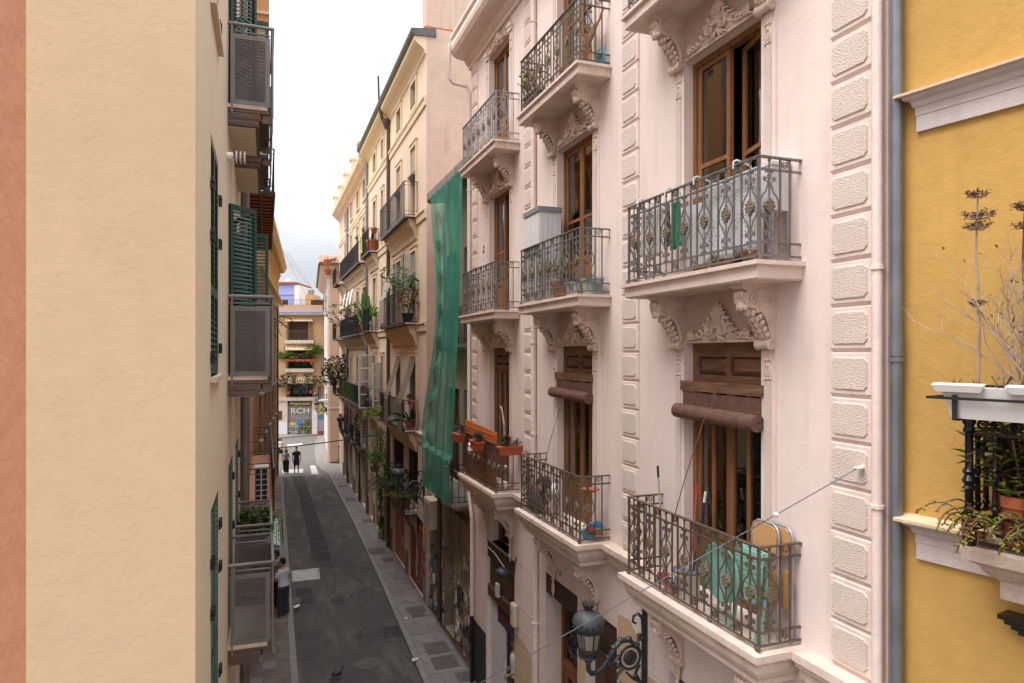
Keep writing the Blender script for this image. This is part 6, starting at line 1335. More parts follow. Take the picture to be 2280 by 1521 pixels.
def plant(label, loc, kind, s, mat, pot=None, rz=0.0, n=120, cat='plant', flowers=None, stem='leaf_brown', group=None, name='potted_plant', fl=14):
    global PLN; PLN += 1; t = thing(name, label, cat, loc, rz, group); f, st = foliage(kind, s, mat, n, PLN); z = 0
    if pot: r, h, pm = pot[:3]; put(pot_mesh(r, h, pm, pot[3] if len(pot) > 3 else None), 'pot', t); z = h * .9
    f.build('foliage', mat, t, loc=(0, 0, z))
    if st.v: st.build('stems', stem, t, loc=(0, 0, z))
    if flowers:
        m = MB(); rnd = random.Random(PLN + 99)
        for i in range(fl):
            a = rnd.uniform(0, 6.28); r = s * rnd.uniform(.2, .6); c_ = Vector((r * cos(a), r * sin(a) * .6 - .1 * s, s * rnd.uniform(.3, .9)))
            for k in range(5): q = k * 1.257; m.leaf(c_, (cos(q), sin(q), .5), s * .09, s * .07)
        m.build('blossom', flowers, t, loc=(0, 0, z))
    return t
def P(u, y, z): return PF.w(u, y, z)
RZ = -pi / 2
# --- far column, first floor: orange cane screen, planters with withered succulents
t = thing('cane_screen', 'orange cane screen tied inside the railing of the farthest first-floor balcony', 'screen', P(-3.81, -.44, 5.26), RZ)
m = MB(); [m.tube([(-1.1 + i * .05, 0, 0), (-1.1 + i * .05, .003 * (i % 2), 1.22 - .06 * (i / 43))], .024, 4) for i in range(44)]; m.build('canes', 'orange_cane', t, kind='stuff')
m = MB(); [m.box(-1.12, 1.08, -.03, -.024, z, z + .008) for z in (.3, .7, 1.1)]; m.build('binding', 'orange_house', t)
for k, (u, y, l_, rot_, lab) in enumerate(((-4.75, -.66, .5, 0, 'withered succulents in a terracotta trough on the far corner of the orange-screened balcony'), (-3.35, -.66, .5, 0, 'withered succulents in a terracotta trough at mid-front of the orange-screened balcony'), (-2.50, -.25, .5, pi / 2, 'bright terracotta trough with a tall dry stalk on the near side of the orange-screened balcony'))):
    plant(lab, P(u, y, 6.02 if k < 2 else 6.0), 'rosette', .42, 'leaf_purple', (.1, .17, 'terracotta_bright', (.5, .18)), RZ + rot_, 110)
t = thing('dry_stalk', 'tall dry flower stalk rising from the terracotta trough', 'plant', P(-2.62, -.3, 6.15), RZ); m = MB(); m.tube([(0, 0, 0), (.0, -.02, .45), (-.12, -.02, .72), (-.2, -.02, .78)], [.025, .02, .016, .02], 6); m.build('stem', 'twig', t)
t = thing('lantern', 'small white metal lantern hung on the orange-screened railing', 'lantern', P(-3.95, -.62, 5.9), RZ); m = MB(); m.lathe([(.06, 0), (.07, .02), (.05, .15), (.02, .2), (.03, .22)], 8); m.build('body', 'white_paint', t); m = MB(); m.lathe([(.075, .15), (.02, .21)], 8); m.build('cap', 'alu', t)
t = thing('stool', 'small white metal stool on the orange-screened balcony', 'stool', P(-2.95, -.28, 5.24), RZ); m = MB(); m.lathe([(0, .44), (.16, .44), (.17, .47), (0, .48)], 14); m.build('seat', 'white_paint', t, 50)
for a in range(4): m = MB(); m.tube([(.12 * cos(a * pi / 2), .12 * sin(a * pi / 2), .44), (.17 * cos(a * pi / 2), .17 * sin(a * pi / 2), 0)], .01, 5); m.build('leg', 'black_iron', t)
# --- middle column, first floor
t = thing('clothes_heap', 'heap of dark and coloured clothes at the far end of the middle first-floor balcony', 'clothes', P(-.75, -.26, 5.24), RZ)
random.seed(4)
for i, mt in enumerate(('navy', 'cloth_mixed', 'flower_pink', 'shirt_white', 'dark_cloth')): m = MB(); m.blob((R(-.3, .3), R(-.08, .08), .12 + .1 * i), (.24, .13, .15), 9, 6); o = m.build('garment', mt, t, True)
t = thing('toy_bag', 'clear bag of blue and coloured toys on the near end of the middle first-floor balcony', 'bag', P(1.02, -.2, 5.24), RZ)
for i, mt in enumerate(('blue_plastic', 'blue_plastic', 'paper5', 'paper4', 'paper2', 'blue_plastic', 'paper1')): m = MB(); m.blob((R(-.1, .1), R(-.1, .1), .06 + .06 * i * .4), (.09, .08, .07), 7, 5); m.build('toy', mt, t)
t = thing('bird_bath', 'shallow brown dish clipped to the near rail of the middle first-floor balcony', 'dish', P(1.12, -.28, 5.96), RZ); m = MB(); m.lathe([(.03, .0), (.12, .03), (.14, .05), (.12, .045), (.0, .02)], 14); m.build('bowl', 'terracotta', t, 50)
# --- middle column, second floor
t = thing('storage_cabinet', 'tall white ribbed plastic cabinet on the middle second-floor balcony', 'cabinet', P(-.78, -.26, 8.87), RZ)
m = MB(); m.box(-.34, .34, -.2, .2, 0, 1.52); m.build('body', 'white_plastic', t); m = MB(); [m.box(-.32 + i * .08, -.28 + i * .08, -.206, -.2, .05, 1.48) for i in range(8)]; [m.box(.34, .346, -.18 + i * .09, -.13 + i * .09, .05, 1.48) for i in range(4)]; m.build('ribs', 'white_plastic', t, kind='stuff'); m = MB(); m.box(-.36, .36, -.22, .22, 1.52, 1.6); m.build('lid', 'grey_plastic', t)
plant('leafy green plant in a terracotta pot on the middle second-floor balcony', P(.12, -.3, 8.87), 'bush', .34, 'leaf', (.17, .28, 'terracotta'), RZ, 150)
plant('small spiky plant in a white ribbed pot on the middle second-floor balcony', P(.62, -.33, 8.87), 'spiky', .22, 'leaf_dark', (.13, .22, 'white_plastic'), RZ, 18)
plant('pale mint planter box at the near end of the middle second-floor balcony', P(1.0, -.18, 8.87), 'bush', .1, 'leaf_brown', (.15, .25, 'mint_pale', (.34, .2)), RZ, 8)
# --- middle column, third floor
t = thing('folding_chair', 'wooden slatted folding chair leaning on the top balcony of the middle column', 'chair', P(.88, -.2, 12.23), RZ)
for x in (-.2, .2): m = MB(); m.tube([(x, -.2, 0), (x + .12, .1, .85)], .018, 5); m.build('leg', 'wood_light', t)
for i in range(7): m = MB(); m.hexa([(-.18 + .1 * i / 7, -.17 + .035 * i, .18 + .08 * i), (.2 + .1 * i / 7, -.17 + .035 * i, .18 + .08 * i), (.2 + .1 * i / 7, -.15 + .035 * i, .18 + .08 * i), (-.18 + .1 * i / 7, -.15 + .035 * i, .18 + .08 * i), (-.18 + .1 * i / 7, -.155 + .035 * i, .225 + .08 * i), (.2 + .1 * i / 7, -.155 + .035 * i, .225 + .08 * i), (.2 + .1 * i / 7, -.135 + .035 * i, .225 + .08 * i), (-.18 + .1 * i / 7, -.135 + .035 * i, .225 + .08 * i)]); m.build('slat', 'wood_light', t)
t = thing('watering_can', 'bright blue watering can on the top balcony of the middle column', 'watering can', P(1.13, -.12, 12.23), RZ); m = MB(); m.lathe([(.05, 0), (.07, .02), (.065, .18), (.05, .2)], 12); m.build('body', 'blue_plastic', t, 50); m = MB(); m.tube([(.05, 0, .04), (.12, 0, .14), (.15, 0, .24)], .014, 6); m.build('spout', 'blue_plastic', t); m = MB(); m.tube([(-.05, 0, .18), (-.08, 0, .24), (0, 0, .27), (.04, 0, .2)], .009, 5); m.build('handle', 'blue_plastic', t)
plant('white flower pot beside the blue watering can', P(.92, -.38, 12.23), 'bush', .05, 'leaf_brown', (.1, .18, 'white_plastic'), RZ, 5)
plant('dark planter of dry plants on the far corner of the top middle balcony', P(-.95, -.33, 12.23), 'bush', .4, 'leaf_dark', (.14, .3, 'dark_cloth', (.5, .2)), RZ, 60)
# --- near column, second floor: laundry on a folding rack hooked inside the rail
def sheet_hang(name, label, u0, u1, y, z1, z0, mat, seed, cat='laundry', amp=.022):
    rnd = random.Random(seed); m = MB(); nx, nz = 26, 14; rows = []; p1, p2 = rnd.uniform(0, 6), rnd.uniform(0, 6)
    for j in range(nz + 1):
        z = z1 + (z0 - z1) * j / nz; row = []
        for i in range(nx + 1): s_ = i / nx; row.append(m.P((u0 + (u1 - u0) * s_, y + amp * (.3 + j / nz) * (sin(s_ * 13 + p1) + .5 * sin(s_ * 29 + p2)), z - .02 * sin(s_ * 3.1 + p1) * j / nz)))
        rows.append(row)
    for A, B in zip(rows, rows[1:]):
        for i in range(nx): m.f.append([A[i], B[i], B[i + 1], A[i + 1]]); m.mi.append(0)
    o = m.build(name, mat, None, True, loc=(4.776, 10.16, 0), rot=(0, 0, RZ)); sol = o.modifiers.new('s', 'SOLIDIFY'); sol.thickness = .004; return tag(o, label, cat)
sheet_hang('bed_sheet', 'white sheet with blue flower print hanging inside the near second-floor railing', 4.02, 4.86, -.40, 9.76, 8.98, 'cloth_blue_dots', 1)
sheet_hang('pillow_case', 'cream cloth with red dots hanging at the far end of the near second-floor balcony', 2.78, 3.26, -.40, 9.74, 9.18, 'cloth_red_dots', 2)
sheet_hang('towel', 'green towel hanging between the red-dotted cloth and the white panel', 3.37, 3.55, -.37, 9.74, 9.20, 'green_cloth', 3)
sheet_hang('shirt', 'dark patterned garment hanging beside the green towel', 3.27, 3.37, -.39, 9.73, 9.25, 'cloth_mixed', 4)
t = thing('drying_rack', 'white wire drying rack hooked over the near second-floor rail', 'drying rack', P(3.81, 0, 8.86), RZ)
for x in (-.95, -.35, .2, .85): m = MB(); m.tube([(x, -.50, .93), (x, -.50, 1.0), (x, -.46, 1.02), (x, -.30, .98), (x, -.28, .9), (x, -.40, .86)], .011, 5); m.build('hook', 'white_plastic', t)
m = MB(); [m.tube([(-1.0, y, .9), (1.05, y, .9)], .006, 4) for y in (-.40, -.34, -.28, -.22)]; m.build('wires', 'white_plastic', t, kind='stuff')
t = thing('storage_box', 'tall white panelled box behind the laundry on the near second-floor balcony', 'box', P(4.72, -.13, 8.87), RZ); m = MB(); m.box(-.17, .17, -.11, .11, .5, .93); m.build('body', 'white_plastic', t); m = MB(); m.box(-.18, .18, -.12, .12, .93, .96); m.build('lid', 'pale_plastic', t)
for x, y in ((-.15, -.09), (.15, -.09), (.15, .09), (-.15, .09)): m = MB(); m.box(x - .012, x + .012, y - .012, y + .012, 0, .5); m.build('leg', 'tube_steel', t)
t = thing('folding_table', 'white folded table top standing behind the green towel', 'table', P(3.62, -.22, 8.87), RZ); m = MB(); m.prism([(-.22, .12), (.22, .12), (.22, .72), (.16, .8), (-.16, .8), (-.22, .72)], -.02, .02, 'y'); m.build('top', 'white_plastic', t)
for x in (-.18, .18): m = MB(); m.tube([(x, .03, .6), (x, .08, 0)], .012, 5); m.build('leg', 'pale_plastic', t)
# --- near column, first floor: chairs, table, cleaning things
t = thing('slatted_chair', 'mint green slatted folding chair stacked in the near corner of the first-floor balcony', 'chair', P(4.66, -.29, 5.24), RZ)
for k in range(2):
    y = -.06 + k * .07
    for x in (-.2, .2): m = MB(); m.tube([(x, y - .06, 0), (x, y, .5), (x, y + .04, .86)], .014, 5); m.build('leg', 'mint', t)
    for i in range(9): m = MB(); z = .36 + i * .055; m.box(-.21, .21, y - .025 + .006 * i, y - .012 + .006 * i, z, z + .042); m.build('slat', 'mint', t)
t = thing('bistro_table', 'round mint green bistro table folded flat against the near first-floor railing', 'table', P(4.32, -.40, 5.24), RZ)
m = MB(); m.lathe([(0, -.011), (.29, -.011), (.30, 0), (.29, .011), (0, .011)], 30, (0, 0, .52), 'y'); m.build('top', 'mint', t, 40)
for x0, x1 in ((-.2, .2), (.2, -.2)): m = MB(); m.tube([(x0, .03, .55), (x1, .05, 0)], .012, 5); m.build('leg', 'mint', t)
m = MB(); m.tube([(-.2, .05, .02), (.2, .05, .02)], .01, 5); m.tube([(-.2, .05, .12), (.2, .05, .12)], .008, 5); m.build('stretcher', 'mint', t)
for k, (dx, dz) in enumerate(((0, 0), (.13, .012))):
    t = thing('folding_chair', ('front' if k == 0 else 'rear') + ' of two folded tube-steel chairs with plywood backs on the first-floor balcony', 'chair', P(4.66 + dx, -.16 + .05 * k, 5.24), RZ, 'plywood folding chairs')
    m = MB(); m.tube([(-.19, .02, 0), (-.19, .04, .98), (-.17, .045, 1.05), (-.11, .05, 1.09), (.11, .05, 1.09), (.17, .045, 1.05), (.19, .04, .98), (.19, .02, 0)], .014, 7); m.build('frame', 'tube_steel', t, 60)
    m = MB(); m.prism([(-.165, .82), (.165, .82), (.175, .98), (.15, 1.05), (.1, 1.075), (-.1, 1.075), (-.15, 1.05), (-.175, .98)], .025, .04, 'y'); m.build('backrest', 'ply', t)
    m = MB(); m.box(-.17, .17, .045, .06, .30, .66); m.build('seat', 'ply', t)
    for x in (-.15, .15): m = MB(); m.tube([(x, .09, .0), (x, .06, .6)], .012, 6); m.build('leg', 'tube_steel', t)
t = thing('mop_bucket', 'grey mop bucket with a dark wringer on the first-floor balcony', 'bucket', P(3.60, -.30, 5.24), RZ); m = MB(); m.lathe([(0, 0), (.12, 0), (.15, .27), (.165, .28), (.165, .30), (.14, .30), (.12, .05), (0, .05)], 18); m.build('pail', 'pale_plastic', t, 50); m = MB(); m.lathe([(.165, .30), (.17, .33), (.12, .34), (.06, .27), (.0, .26)], 18); m.build('wringer', 'grey_plastic', t, 50)
def broom(name, label, u, y, top, tip, mat, tipmat, head, hm):
    t = thing(name, label, 'broom' if name == 'broom' else 'mop', P(u, y, 5.24), RZ); T_ = Vector(top); m = MB(); m.tube([(0, 0, .1), T_ * .92], .012, 7); m.build('handle', mat, t); m = MB(); m.tube([T_ * .9, T_], .015, 7); m.build('grip', tipmat, t)
    m = MB(); m.hexa([(-.13, -.03, 0), (.13, -.03, 0), (.13, .03, 0), (-.13, .03, 0), (-.1, -.02, .09), (.1, -.02, .09), (.1, .02, .09), (-.1, .02, .09)]); m.build('head', head, t)
    m = MB(); m.box(-.11, .11, -.025, .025, .085, .12); m.build('collar', hm, t)
broom('broom', 'grey-handled broom with black grip leaning at the far end of the chair balcony', 3.12, -.30, (-.33, .12, 1.36), 0, 'tube_steel', 'black_sign', 'grey_cloth', 'red_plastic')
broom('broom', 'broom with red handle leaning by the door above the mop bucket', 3.42, -.16, (-.0, .12, 1.22), 0, 'pink_red', 'red_plastic', 'grey_cloth', 'red_plastic')
broom('mop', 'mop with navy handle and white grip standing in the grey bucket', 3.60, -.26, (.06, .16, 1.20), 0, 'navy', 'white_plastic', 'grey_cloth', 'grey_plastic')
t = thing('dustpan_brush', 'red and blue hand brush lying beside the mop bucket', 'brush', P(3.35, -.36, 5.24), RZ); m = MB(); m.box(-.1, .1, -.03, .03, .0, .06); m.build('bristles', 'grey_cloth', t); m = MB(); m.box(-.11, .11, -.03, .03, .06, .09); m.build('stock', 'red_plastic', t); m = MB(); m.box(-.14, -.02, .02, .14, .06, .1); m.build('tray', 'blue_plastic', t)
t = thing('wall_notice', 'small white and red security notice on the pink wall by the far column', 'notice', P(-4.95, -.001, 10.2), RZ); m = MB(); m.box(-.07, .07, -.006, 0, 0, .32); m.build('board', 'white_paint', t); m = MB(); m.box(-.06, .06, -.009, -.006, .12, .2); m.build('red_band', 'red_paint', t); m = MB(); m.box(-.05, .05, -.009, -.006, .23, .3); m.build('red_mark', 'red_paint', t)
# --- yellow house balcony: white trough with dead shrubs, pots below
tz = bt + .02; ty = PYB - .12
def YP(u, y, z): return YF.w(u, y, z)
for k in range(1):
    u0 = YF.u(2110, ty); t = thing('window_box', 'long white plastic trough hung on the black railing of the yellow house', 'planter', YP(u0, ty, YF.z(u0, 928, ty)), YRZ)
    H = .21; m = MB(); Lh = 1.3; m.hexa([(.06, -.07, 0), (Lh, -.07, 0), (Lh, .07, 0), (.06, .07, 0), (0, -.10, H), (Lh, -.10, H), (Lh, .10, H), (0, .10, H)]); m.build('trough', 'white_plastic', t)
    for a, b in ((-.045, .26), (.40, 1.3)): m = MB(); m.hexa([(a + .03, -.125, H - .03), (b, -.125, H - .03), (b, -.10, H - .01), (a + .03, -.10, H - .01), (a, -.135, H + .015), (b + .02, -.135, H + .015), (b + .02, -.09, H + .03), (a, -.09, H + .03)]); m.build('rim', 'white_plastic', t)
    m = MB(); m.box(.02, Lh - .02, -.09, .09, H - .03, H - .02); m.build('soil', 'soil', t)
    m = MB(); m.box(-.08, Lh, -.125, -.113, .128, .146); m.box(-.08, -.065, -.12, .12, .128, .146); m.box(-.08, Lh, .113, .125, .20, .225); m.build('holder_rail', 'black_iron', t)
    for x in (.08, .78): m = MB(); m.box(x, x + .03, -.112, -.10, -.012, .16); m.box(x, x + .03, -.1, .1, -.014, -.002); m.build('holder_strap', 'black_iron', t)
    TZ = YF.z(u0, 928, ty) + H
rnd = random.Random(8)
def shrub(label, u, h, n, spread, mat, name='dead_shrub', lean=0.0, gen=3):
    t = thing(name, label, 'plant', YP(u, ty + .02, TZ - .03), YRZ); m = MB(); lv = MB()
    def br(p, d, L_, r, g):
        pts = [p.copy()]; k = 5
        for i in range(k): d = (d + Vector((rnd.gauss(0, .10), rnd.gauss(0, .08), rnd.gauss(.02, .06)))).normalized(); p = p + d * L_ / k; pts.append(p.copy())
        m.tube(pts, [r * (1 - .6 * i / k) for i in range(k + 1)], 5)
        if g > 0:
            for i in range(rnd.randint(2, 4)):
                q = pts[rnd.randint(1, k)]; a = rnd.uniform(0, 6.28); nd = (d * .8 + Vector((cos(a), sin(a) * .6, rnd.uniform(-.2, .6))) * .75).normalized(); br(q, nd, L_ * rnd.uniform(.35, .6), r * .5, g - 1)
        elif rnd.random() < .12: lv.leaf(pts[-2], Vector((rnd.gauss(0, 1), rnd.gauss(0, 1), -1)), .035, .018)
    for i in range(n):
        a = rnd.uniform(0, 6.28); d = Vector((lean + spread * cos(a) * rnd.uniform(.2, 1), spread * .4 * sin(a), 1)).normalized(); br(Vector((rnd.gauss(0, .05), rnd.gauss(0, .02), 0)), d, h * rnd.uniform(.55, 1.0), .0075, gen)
    m.build('branches', mat, t); 
    if lv.v: lv.build('leaves', 'leaf_dead', t)
shrub('pale leafless shrub of many thin branches in the white trough', u0 + .58, .88, 26, .40, 'twig', lean=-.06)
shrub('thinner leafless shrub arching left across the yellow wall', u0 + .50, .62, 6, .5, 'twig', lean=-.40)
def stalk(label, u, h, mat, heads, lean=0):
    t = thing('flower_stalk', label, 'plant', YP(u, ty, TZ - .03), YRZ); m = MB(); m.tube([(0, 0, 0), (.01, 0, h * .4), (-.012 + lean, 0, h * .7), (lean, 0, h)], [.011, .010, .008, .005], 7)
    hd = MB()
    for z, r, nn in heads:
        for i in range(nn):
            a = rnd.uniform(0, 6.28); rr = r * sqrt(rnd.uniform(.05, 1)); b = Vector((lean, 0, z - r * .38)); e = Vector((lean + rr * cos(a), rr * sin(a), z + rnd.gauss(0, .008))); m.tube([b, (b + e) / 2 + Vector((rr * .2 * cos(a), rr * .2 * sin(a), -.01)), e], .0022, 4); 
            for q in range(6): hd.leaf(e + Vector((rnd.gauss(0, .006), rnd.gauss(0, .006), rnd.gauss(0, .006))), Vector((rnd.gauss(0, 1), rnd.gauss(0, 1), rnd.gauss(.0, .6))), .024, .011)
    m.build('stem', mat, t); hd.build('seed_head', 'head_brown', t, kind='stuff')
stalk('tall pale dead stalk with three brown seed heads at the left of the trough', u0 + .19, 1.33, 'twig', ((1.33, .065, 24), (1.19, .09, 30), (1.12, .085, 26), (.60, .06, 16)))
stalk('reddish dead stalk with two brown seed heads beside the leafless shrub', u0 + .46, 1.19, 'twig_red', ((1.20, .08, 30), (1.08, .06, 12)))
for k in range(5):
    lab = 'small dead %s rosette in the white trough' % ('brown', 'rusty', 'grey', 'dry', 'curled')[k]
    t = thing('dead_rosette', lab, 'plant', YP(u0 + .06 + .13 * k + (.1 if k > 1 else 0), ty - .02, TZ - .02), YRZ); m, s_ = foliage('spiky', .09, '', 14, 300 + k); m.build('leaves', 'leaf_dead', t)
plant('two glossy green leaves sprouting in the white trough', YP(u0 + .32, ty + .03, TZ - .03), 'bush', .13, 'leaf_bright', None, YRZ, 7, name='seedling')
t = plant('bushy dark olive plant in a terracotta pot behind the black railing', YP(bu + .26, PYB + .17, bz + .01), 'bush', .5, 'leaf_brown', (.17, .36, 'terracotta'), YRZ, 60)
m = MB(); r2 = random.Random(5); st = MB()
for i in range(34):
    a = r2.uniform(0, 6.28); b = r2.uniform(.2, 1); tip = Vector((.34 * b * cos(a), .18 * b * sin(a) - .02, .62 - .42 * b * r2.random())); st.tube([(0, 0, 0), tip * .5 + Vector((0, 0, .1)), tip], .006, 5)
    for k in range(14): q = r2.uniform(0, 6.28); m.leaf(tip * (.40 + .05 * k), Vector((cos(q), sin(q), r2.uniform(-.1, .9))), r2.uniform(.11, .19), .040)
m.build('foliage', 'leaf_brown', t, loc=(0, 0, .2)); st.build('stems', 'twig_red', t, loc=(0, 0, .2))
m = MB(); r2 = random.Random(6)
for i in range(110): q = r2.uniform(0, 6.28); m.leaf(Vector((r2.uniform(-.33, .33), r2.uniform(-.15, .1), r2.uniform(.3, .78))), Vector((cos(q), sin(q), r2.uniform(0, .8))), .14, .040)
m.build('young_leaves', 'leaf_light', t)
plant('straggling yellow-green succulent spilling through the foot of the black railing', YP(bu + .16, PYB - .02, bz + .16), 'trail', .42, 'leaf_yellow', None, YRZ, 240, stem='twig_red', name='trailing_plant')
plant('second straggling succulent trailing over the marble slab of the yellow house', YP(bu + .50, PYB - .03, bz + .18), 'trail', .36, 'leaf_light', None, YRZ, 200, stem='twig_red', name='trailing_plant')
plant('dry reddish creeper hanging at the corner of the marble slab', YP(bu + .05, PYB - .03, bz + .08), 'trail', .2, 'leaf_dead', None, YRZ, 120, stem='twig_red', name='trailing_plant')
uu = YF.u(2262); t = thing('door_canopy', 'dark carved wooden corner jutting in at the lower right edge', 'canopy', YP(uu, 0, YF.z(uu, 1400)), YRZ); m = MB(); [m.box(-.05 + .03 * i, 1.2, -.16 + .03 * i, 0, .09 - .035 * i, .12 - .035 * i) for i in range(4)]; m.build('moulding', 'black_gloss', t)
# ------------------------------------------------------------------ things on the farther balconies
def A_(y, o, z): return AF.w(ya(y), o, z)
def drape(name, label, fr, ua, ub, path, mat, cat='blind', slat=True, stp=.05):
    t = thing(name, label, cat, (fr.o.x, fr.o.y, 0), fr.rz); pts = [Vector((0, *p)) for p in path]; m = MB(); acc = []
    for a, b in zip(pts, pts[1:]):
        n = max(1, int((b - a).length / stp))
        for i in range(n): acc.append(a.lerp(b, i / n))
    acc.append(pts[-1])
    for k, (a, b) in enumerate(zip(acc, acc[1:])):
        c_ = a.lerp(b, .9) if slat else b
        m.face([(ua, a.y, a.z), (ub, a.y, a.z), (ub, c_.y, c_.z), (ua, c_.y, c_.z)]); m.face([(ua, a.y + .008, a.z + .004), (ua, c_.y + .008, c_.z + .004), (ub, c_.y + .008, c_.z + .004), (ub, a.y + .008, a.z + .004)])
    m.build('sheet', mat, t, kind='stuff' if slat else None); return t
for k, (y0, y1) in enumerate(((25.35, 26.3), (22.65, 23.6))):
    drape('reed_blind', ('farther' if k == 0 else 'nearer') + ' long reed blind slung over the lower railing of the tall cream house', AF, ya(y1), ya(y0), [(-.03, 7.9), (-.16, 7.4), (-.50, 6.46), (-.52, 6.3), (-.50, 5.35)], 'blind_grey')
drape('awning_cloth', 'grey cloth hung out over the middle balcony of the tall cream house', AF, ya(27.5), ya(26.4), [(-.1, 11.2), (-.3, 10.5), (-.49, 10.1), (-.50, 9.15)], 'grey_cloth', 'cloth', False)
for k, (a, b) in enumerate(((37.4, 38.2), (39.0, 39.8), (41.0, 41.8))):
    t = thing('roller_blind', ('nearest', 'middle', 'farthest')[k] + ' of three pale half-rolled blinds under the long top balcony', 'blind', BF_.w(yb(a), 0, 0), -pi / 2, 'pale rolled blinds'); m = MB(); m.hexa([(-.8, -.52, 10.6), (0, -.52, 10.6), (0, -.515, 10.6), (-.8, -.515, 10.6), (-.8, -.35, 11.5), (0, -.35, 11.5), (0, -.345, 11.5), (-.8, -.345, 11.5)]); m.build('sheet', 'white_house', t); m = MB(); m.tube([(-.84, -.54, 10.52), (.04, -.54, 10.52)], .11, 10); m.build('roll', 'cane', t)
t = thing('shade_net', 'pale green shade net draped on posts above the middle balcony of the tall cream house', 'net', A_(22.6, 0, 0), -pi / 2)
m = MB(); R3 = []
for i in range(25):
    s_ = i / 24; x = -1.8 * s_ if s_ < 1 else -1.8; z1 = 11.35 - .25 * sin(s_ * 3.1) - .15 * s_; R3.append((x, z1))
for (x, z), (x2, z2) in zip(R3, R3[1:]): m.face([(x, -.47 - .03 * sin(x * 9), 10.05), (x2, -.47 - .03 * sin(x2 * 9), 10.05), (x2, -.47, z2), (x, -.47, z)])
for i in range(8): a, b = -.47 + i * .055, -.47 + (i + 1) * .055; m.face([(0.02, a, 10.05), (0.02, b, 10.05), (.02, b, 11.3), (.02, a, 11.3)])
m.build('net_sheet', 'net_light', t)
for x, y in ((0, -.46), (-1.8, -.46), (0, -.03)): m = MB(); m.tube([(x, y, 10.1), (x, y, 11.35)], .015, 5); m.build('post', 'black_iron', t)
plant('red-flowering plant at the near corner of the netted balcony on the tall cream house', A_(22.75, -.3, 9.05), 'bush', 1.0, 'leaf', (.2, .3, 'dark_cloth'), -pi / 2, 130, flowers='flower_red', fl=9)
plant('leafy plant climbing the net at the far end of the netted balcony', A_(24.6, -.3, 10.1), 'bush', .9, 'leaf_light', None, -pi / 2, 110, stem='leaf', name='climber')
plant('tall snake plant in a pot on the balcony with the reed blinds', A_(22.85, -.22, 5.45), 'spiky', .75, 'leaf_dark', (.16, .26, 'terracotta'), -pi / 2, 16)
plant('trough of purple leaves on the near rail under the reed blinds', A_(22.42, -.25, 6.3), 'rosette', .34, 'leaf_purple', (.1, .14, 'terracotta', (.16, .5)), 0, 140, flowers='flower_pink', fl=6)
plant('yellowish climber hanging below the reed blinds', A_(26.9, -.55, 5.5), 'trail', 1.3, 'leaf_yellow', None, -pi / 2, 260, name='climber')
plant('silvery climber tangled on the stone below the reed blinds', A_(27.1, -.5, 4.9), 'hang', .8, 'silver_leaf', None, -pi / 2, 200, name='climber')
plant('long feathery fern falling from the mezzanine of the tall cream house', A_(28.6, -.35, 4.5), 'hang', 1.05, 'leaf_light', None, -pi / 2, 900, name='hanging_fern')
plant('second feathery fern hanging lower beside the drainpipe', A_(27.3, -.5, 3.6), 'hang', .75, 'leaf_light', None, -pi / 2, 600, name='hanging_fern')
plant('bright green tuft of fern on the mezzanine ledge', A_(28.0, -.6, 3.2), 'bush', .55, 'leaf_bright', (.2, .2, 'terracotta'), -pi / 2, 260)
plant('bushy fern behind the street lamp on the mezzanine balcony', A_(23.1, -.3, 2.75), 'fern', .95, 'leaf_light', (.2, .25, 'terracotta'), -pi / 2, 420)
plant('olive fern at the near end of the mezzanine balcony', A_(22.7, -.5, 3.2), 'hang', .6, 'leaf_brown', None, -pi / 2, 420, name='hanging_fern')
plant('mixed pot plant at the middle of the mezzanine balcony', A_(24.0, -.4, 2.75), 'bush', .8, 'leaf_dark', (.2, .25, 'terracotta'), -pi / 2, 220)
plant('spreading green pot plant on the far mezzanine balcony', A_(25.6, -.35, 2.75), 'fern', .85, 'leaf', (.2, .25, 'terracotta'), -pi / 2, 380)
plant('trailing pot plant under the far mezzanine balcony', A_(26.4, -.4, 2.9), 'trail', .9, 'leaf_dark', None, -pi / 2, 300, name='climber')
t = thing('ivy_garland', 'ivy garland with hanging bottles round the doorway beside the red door', 'plant', A_(29.5, -.06, .15), -pi / 2); m = MB(); r2 = random.Random(3)
for i in range(420): q = r2.uniform(0, 6.28); m.leaf(Vector((r2.gauss(.15, .12), r2.uniform(-.12, .02), r2.uniform(0, 2.5))), Vector((cos(q), -abs(sin(q)), r2.uniform(-.6, .3))), .14, .10)
m.build('foliage', 'leaf_bright', t)
for i in range(6): m = MB(); m.lathe([(.04, 0), (.04, .14), (.015, .18), (.015, .24)], 7, (.15 + r2.gauss(0, .1), -.16, .1 + i * .42)); m.build('bottle', ('white_paint', 'navy', 'white_paint')[i % 3], t)
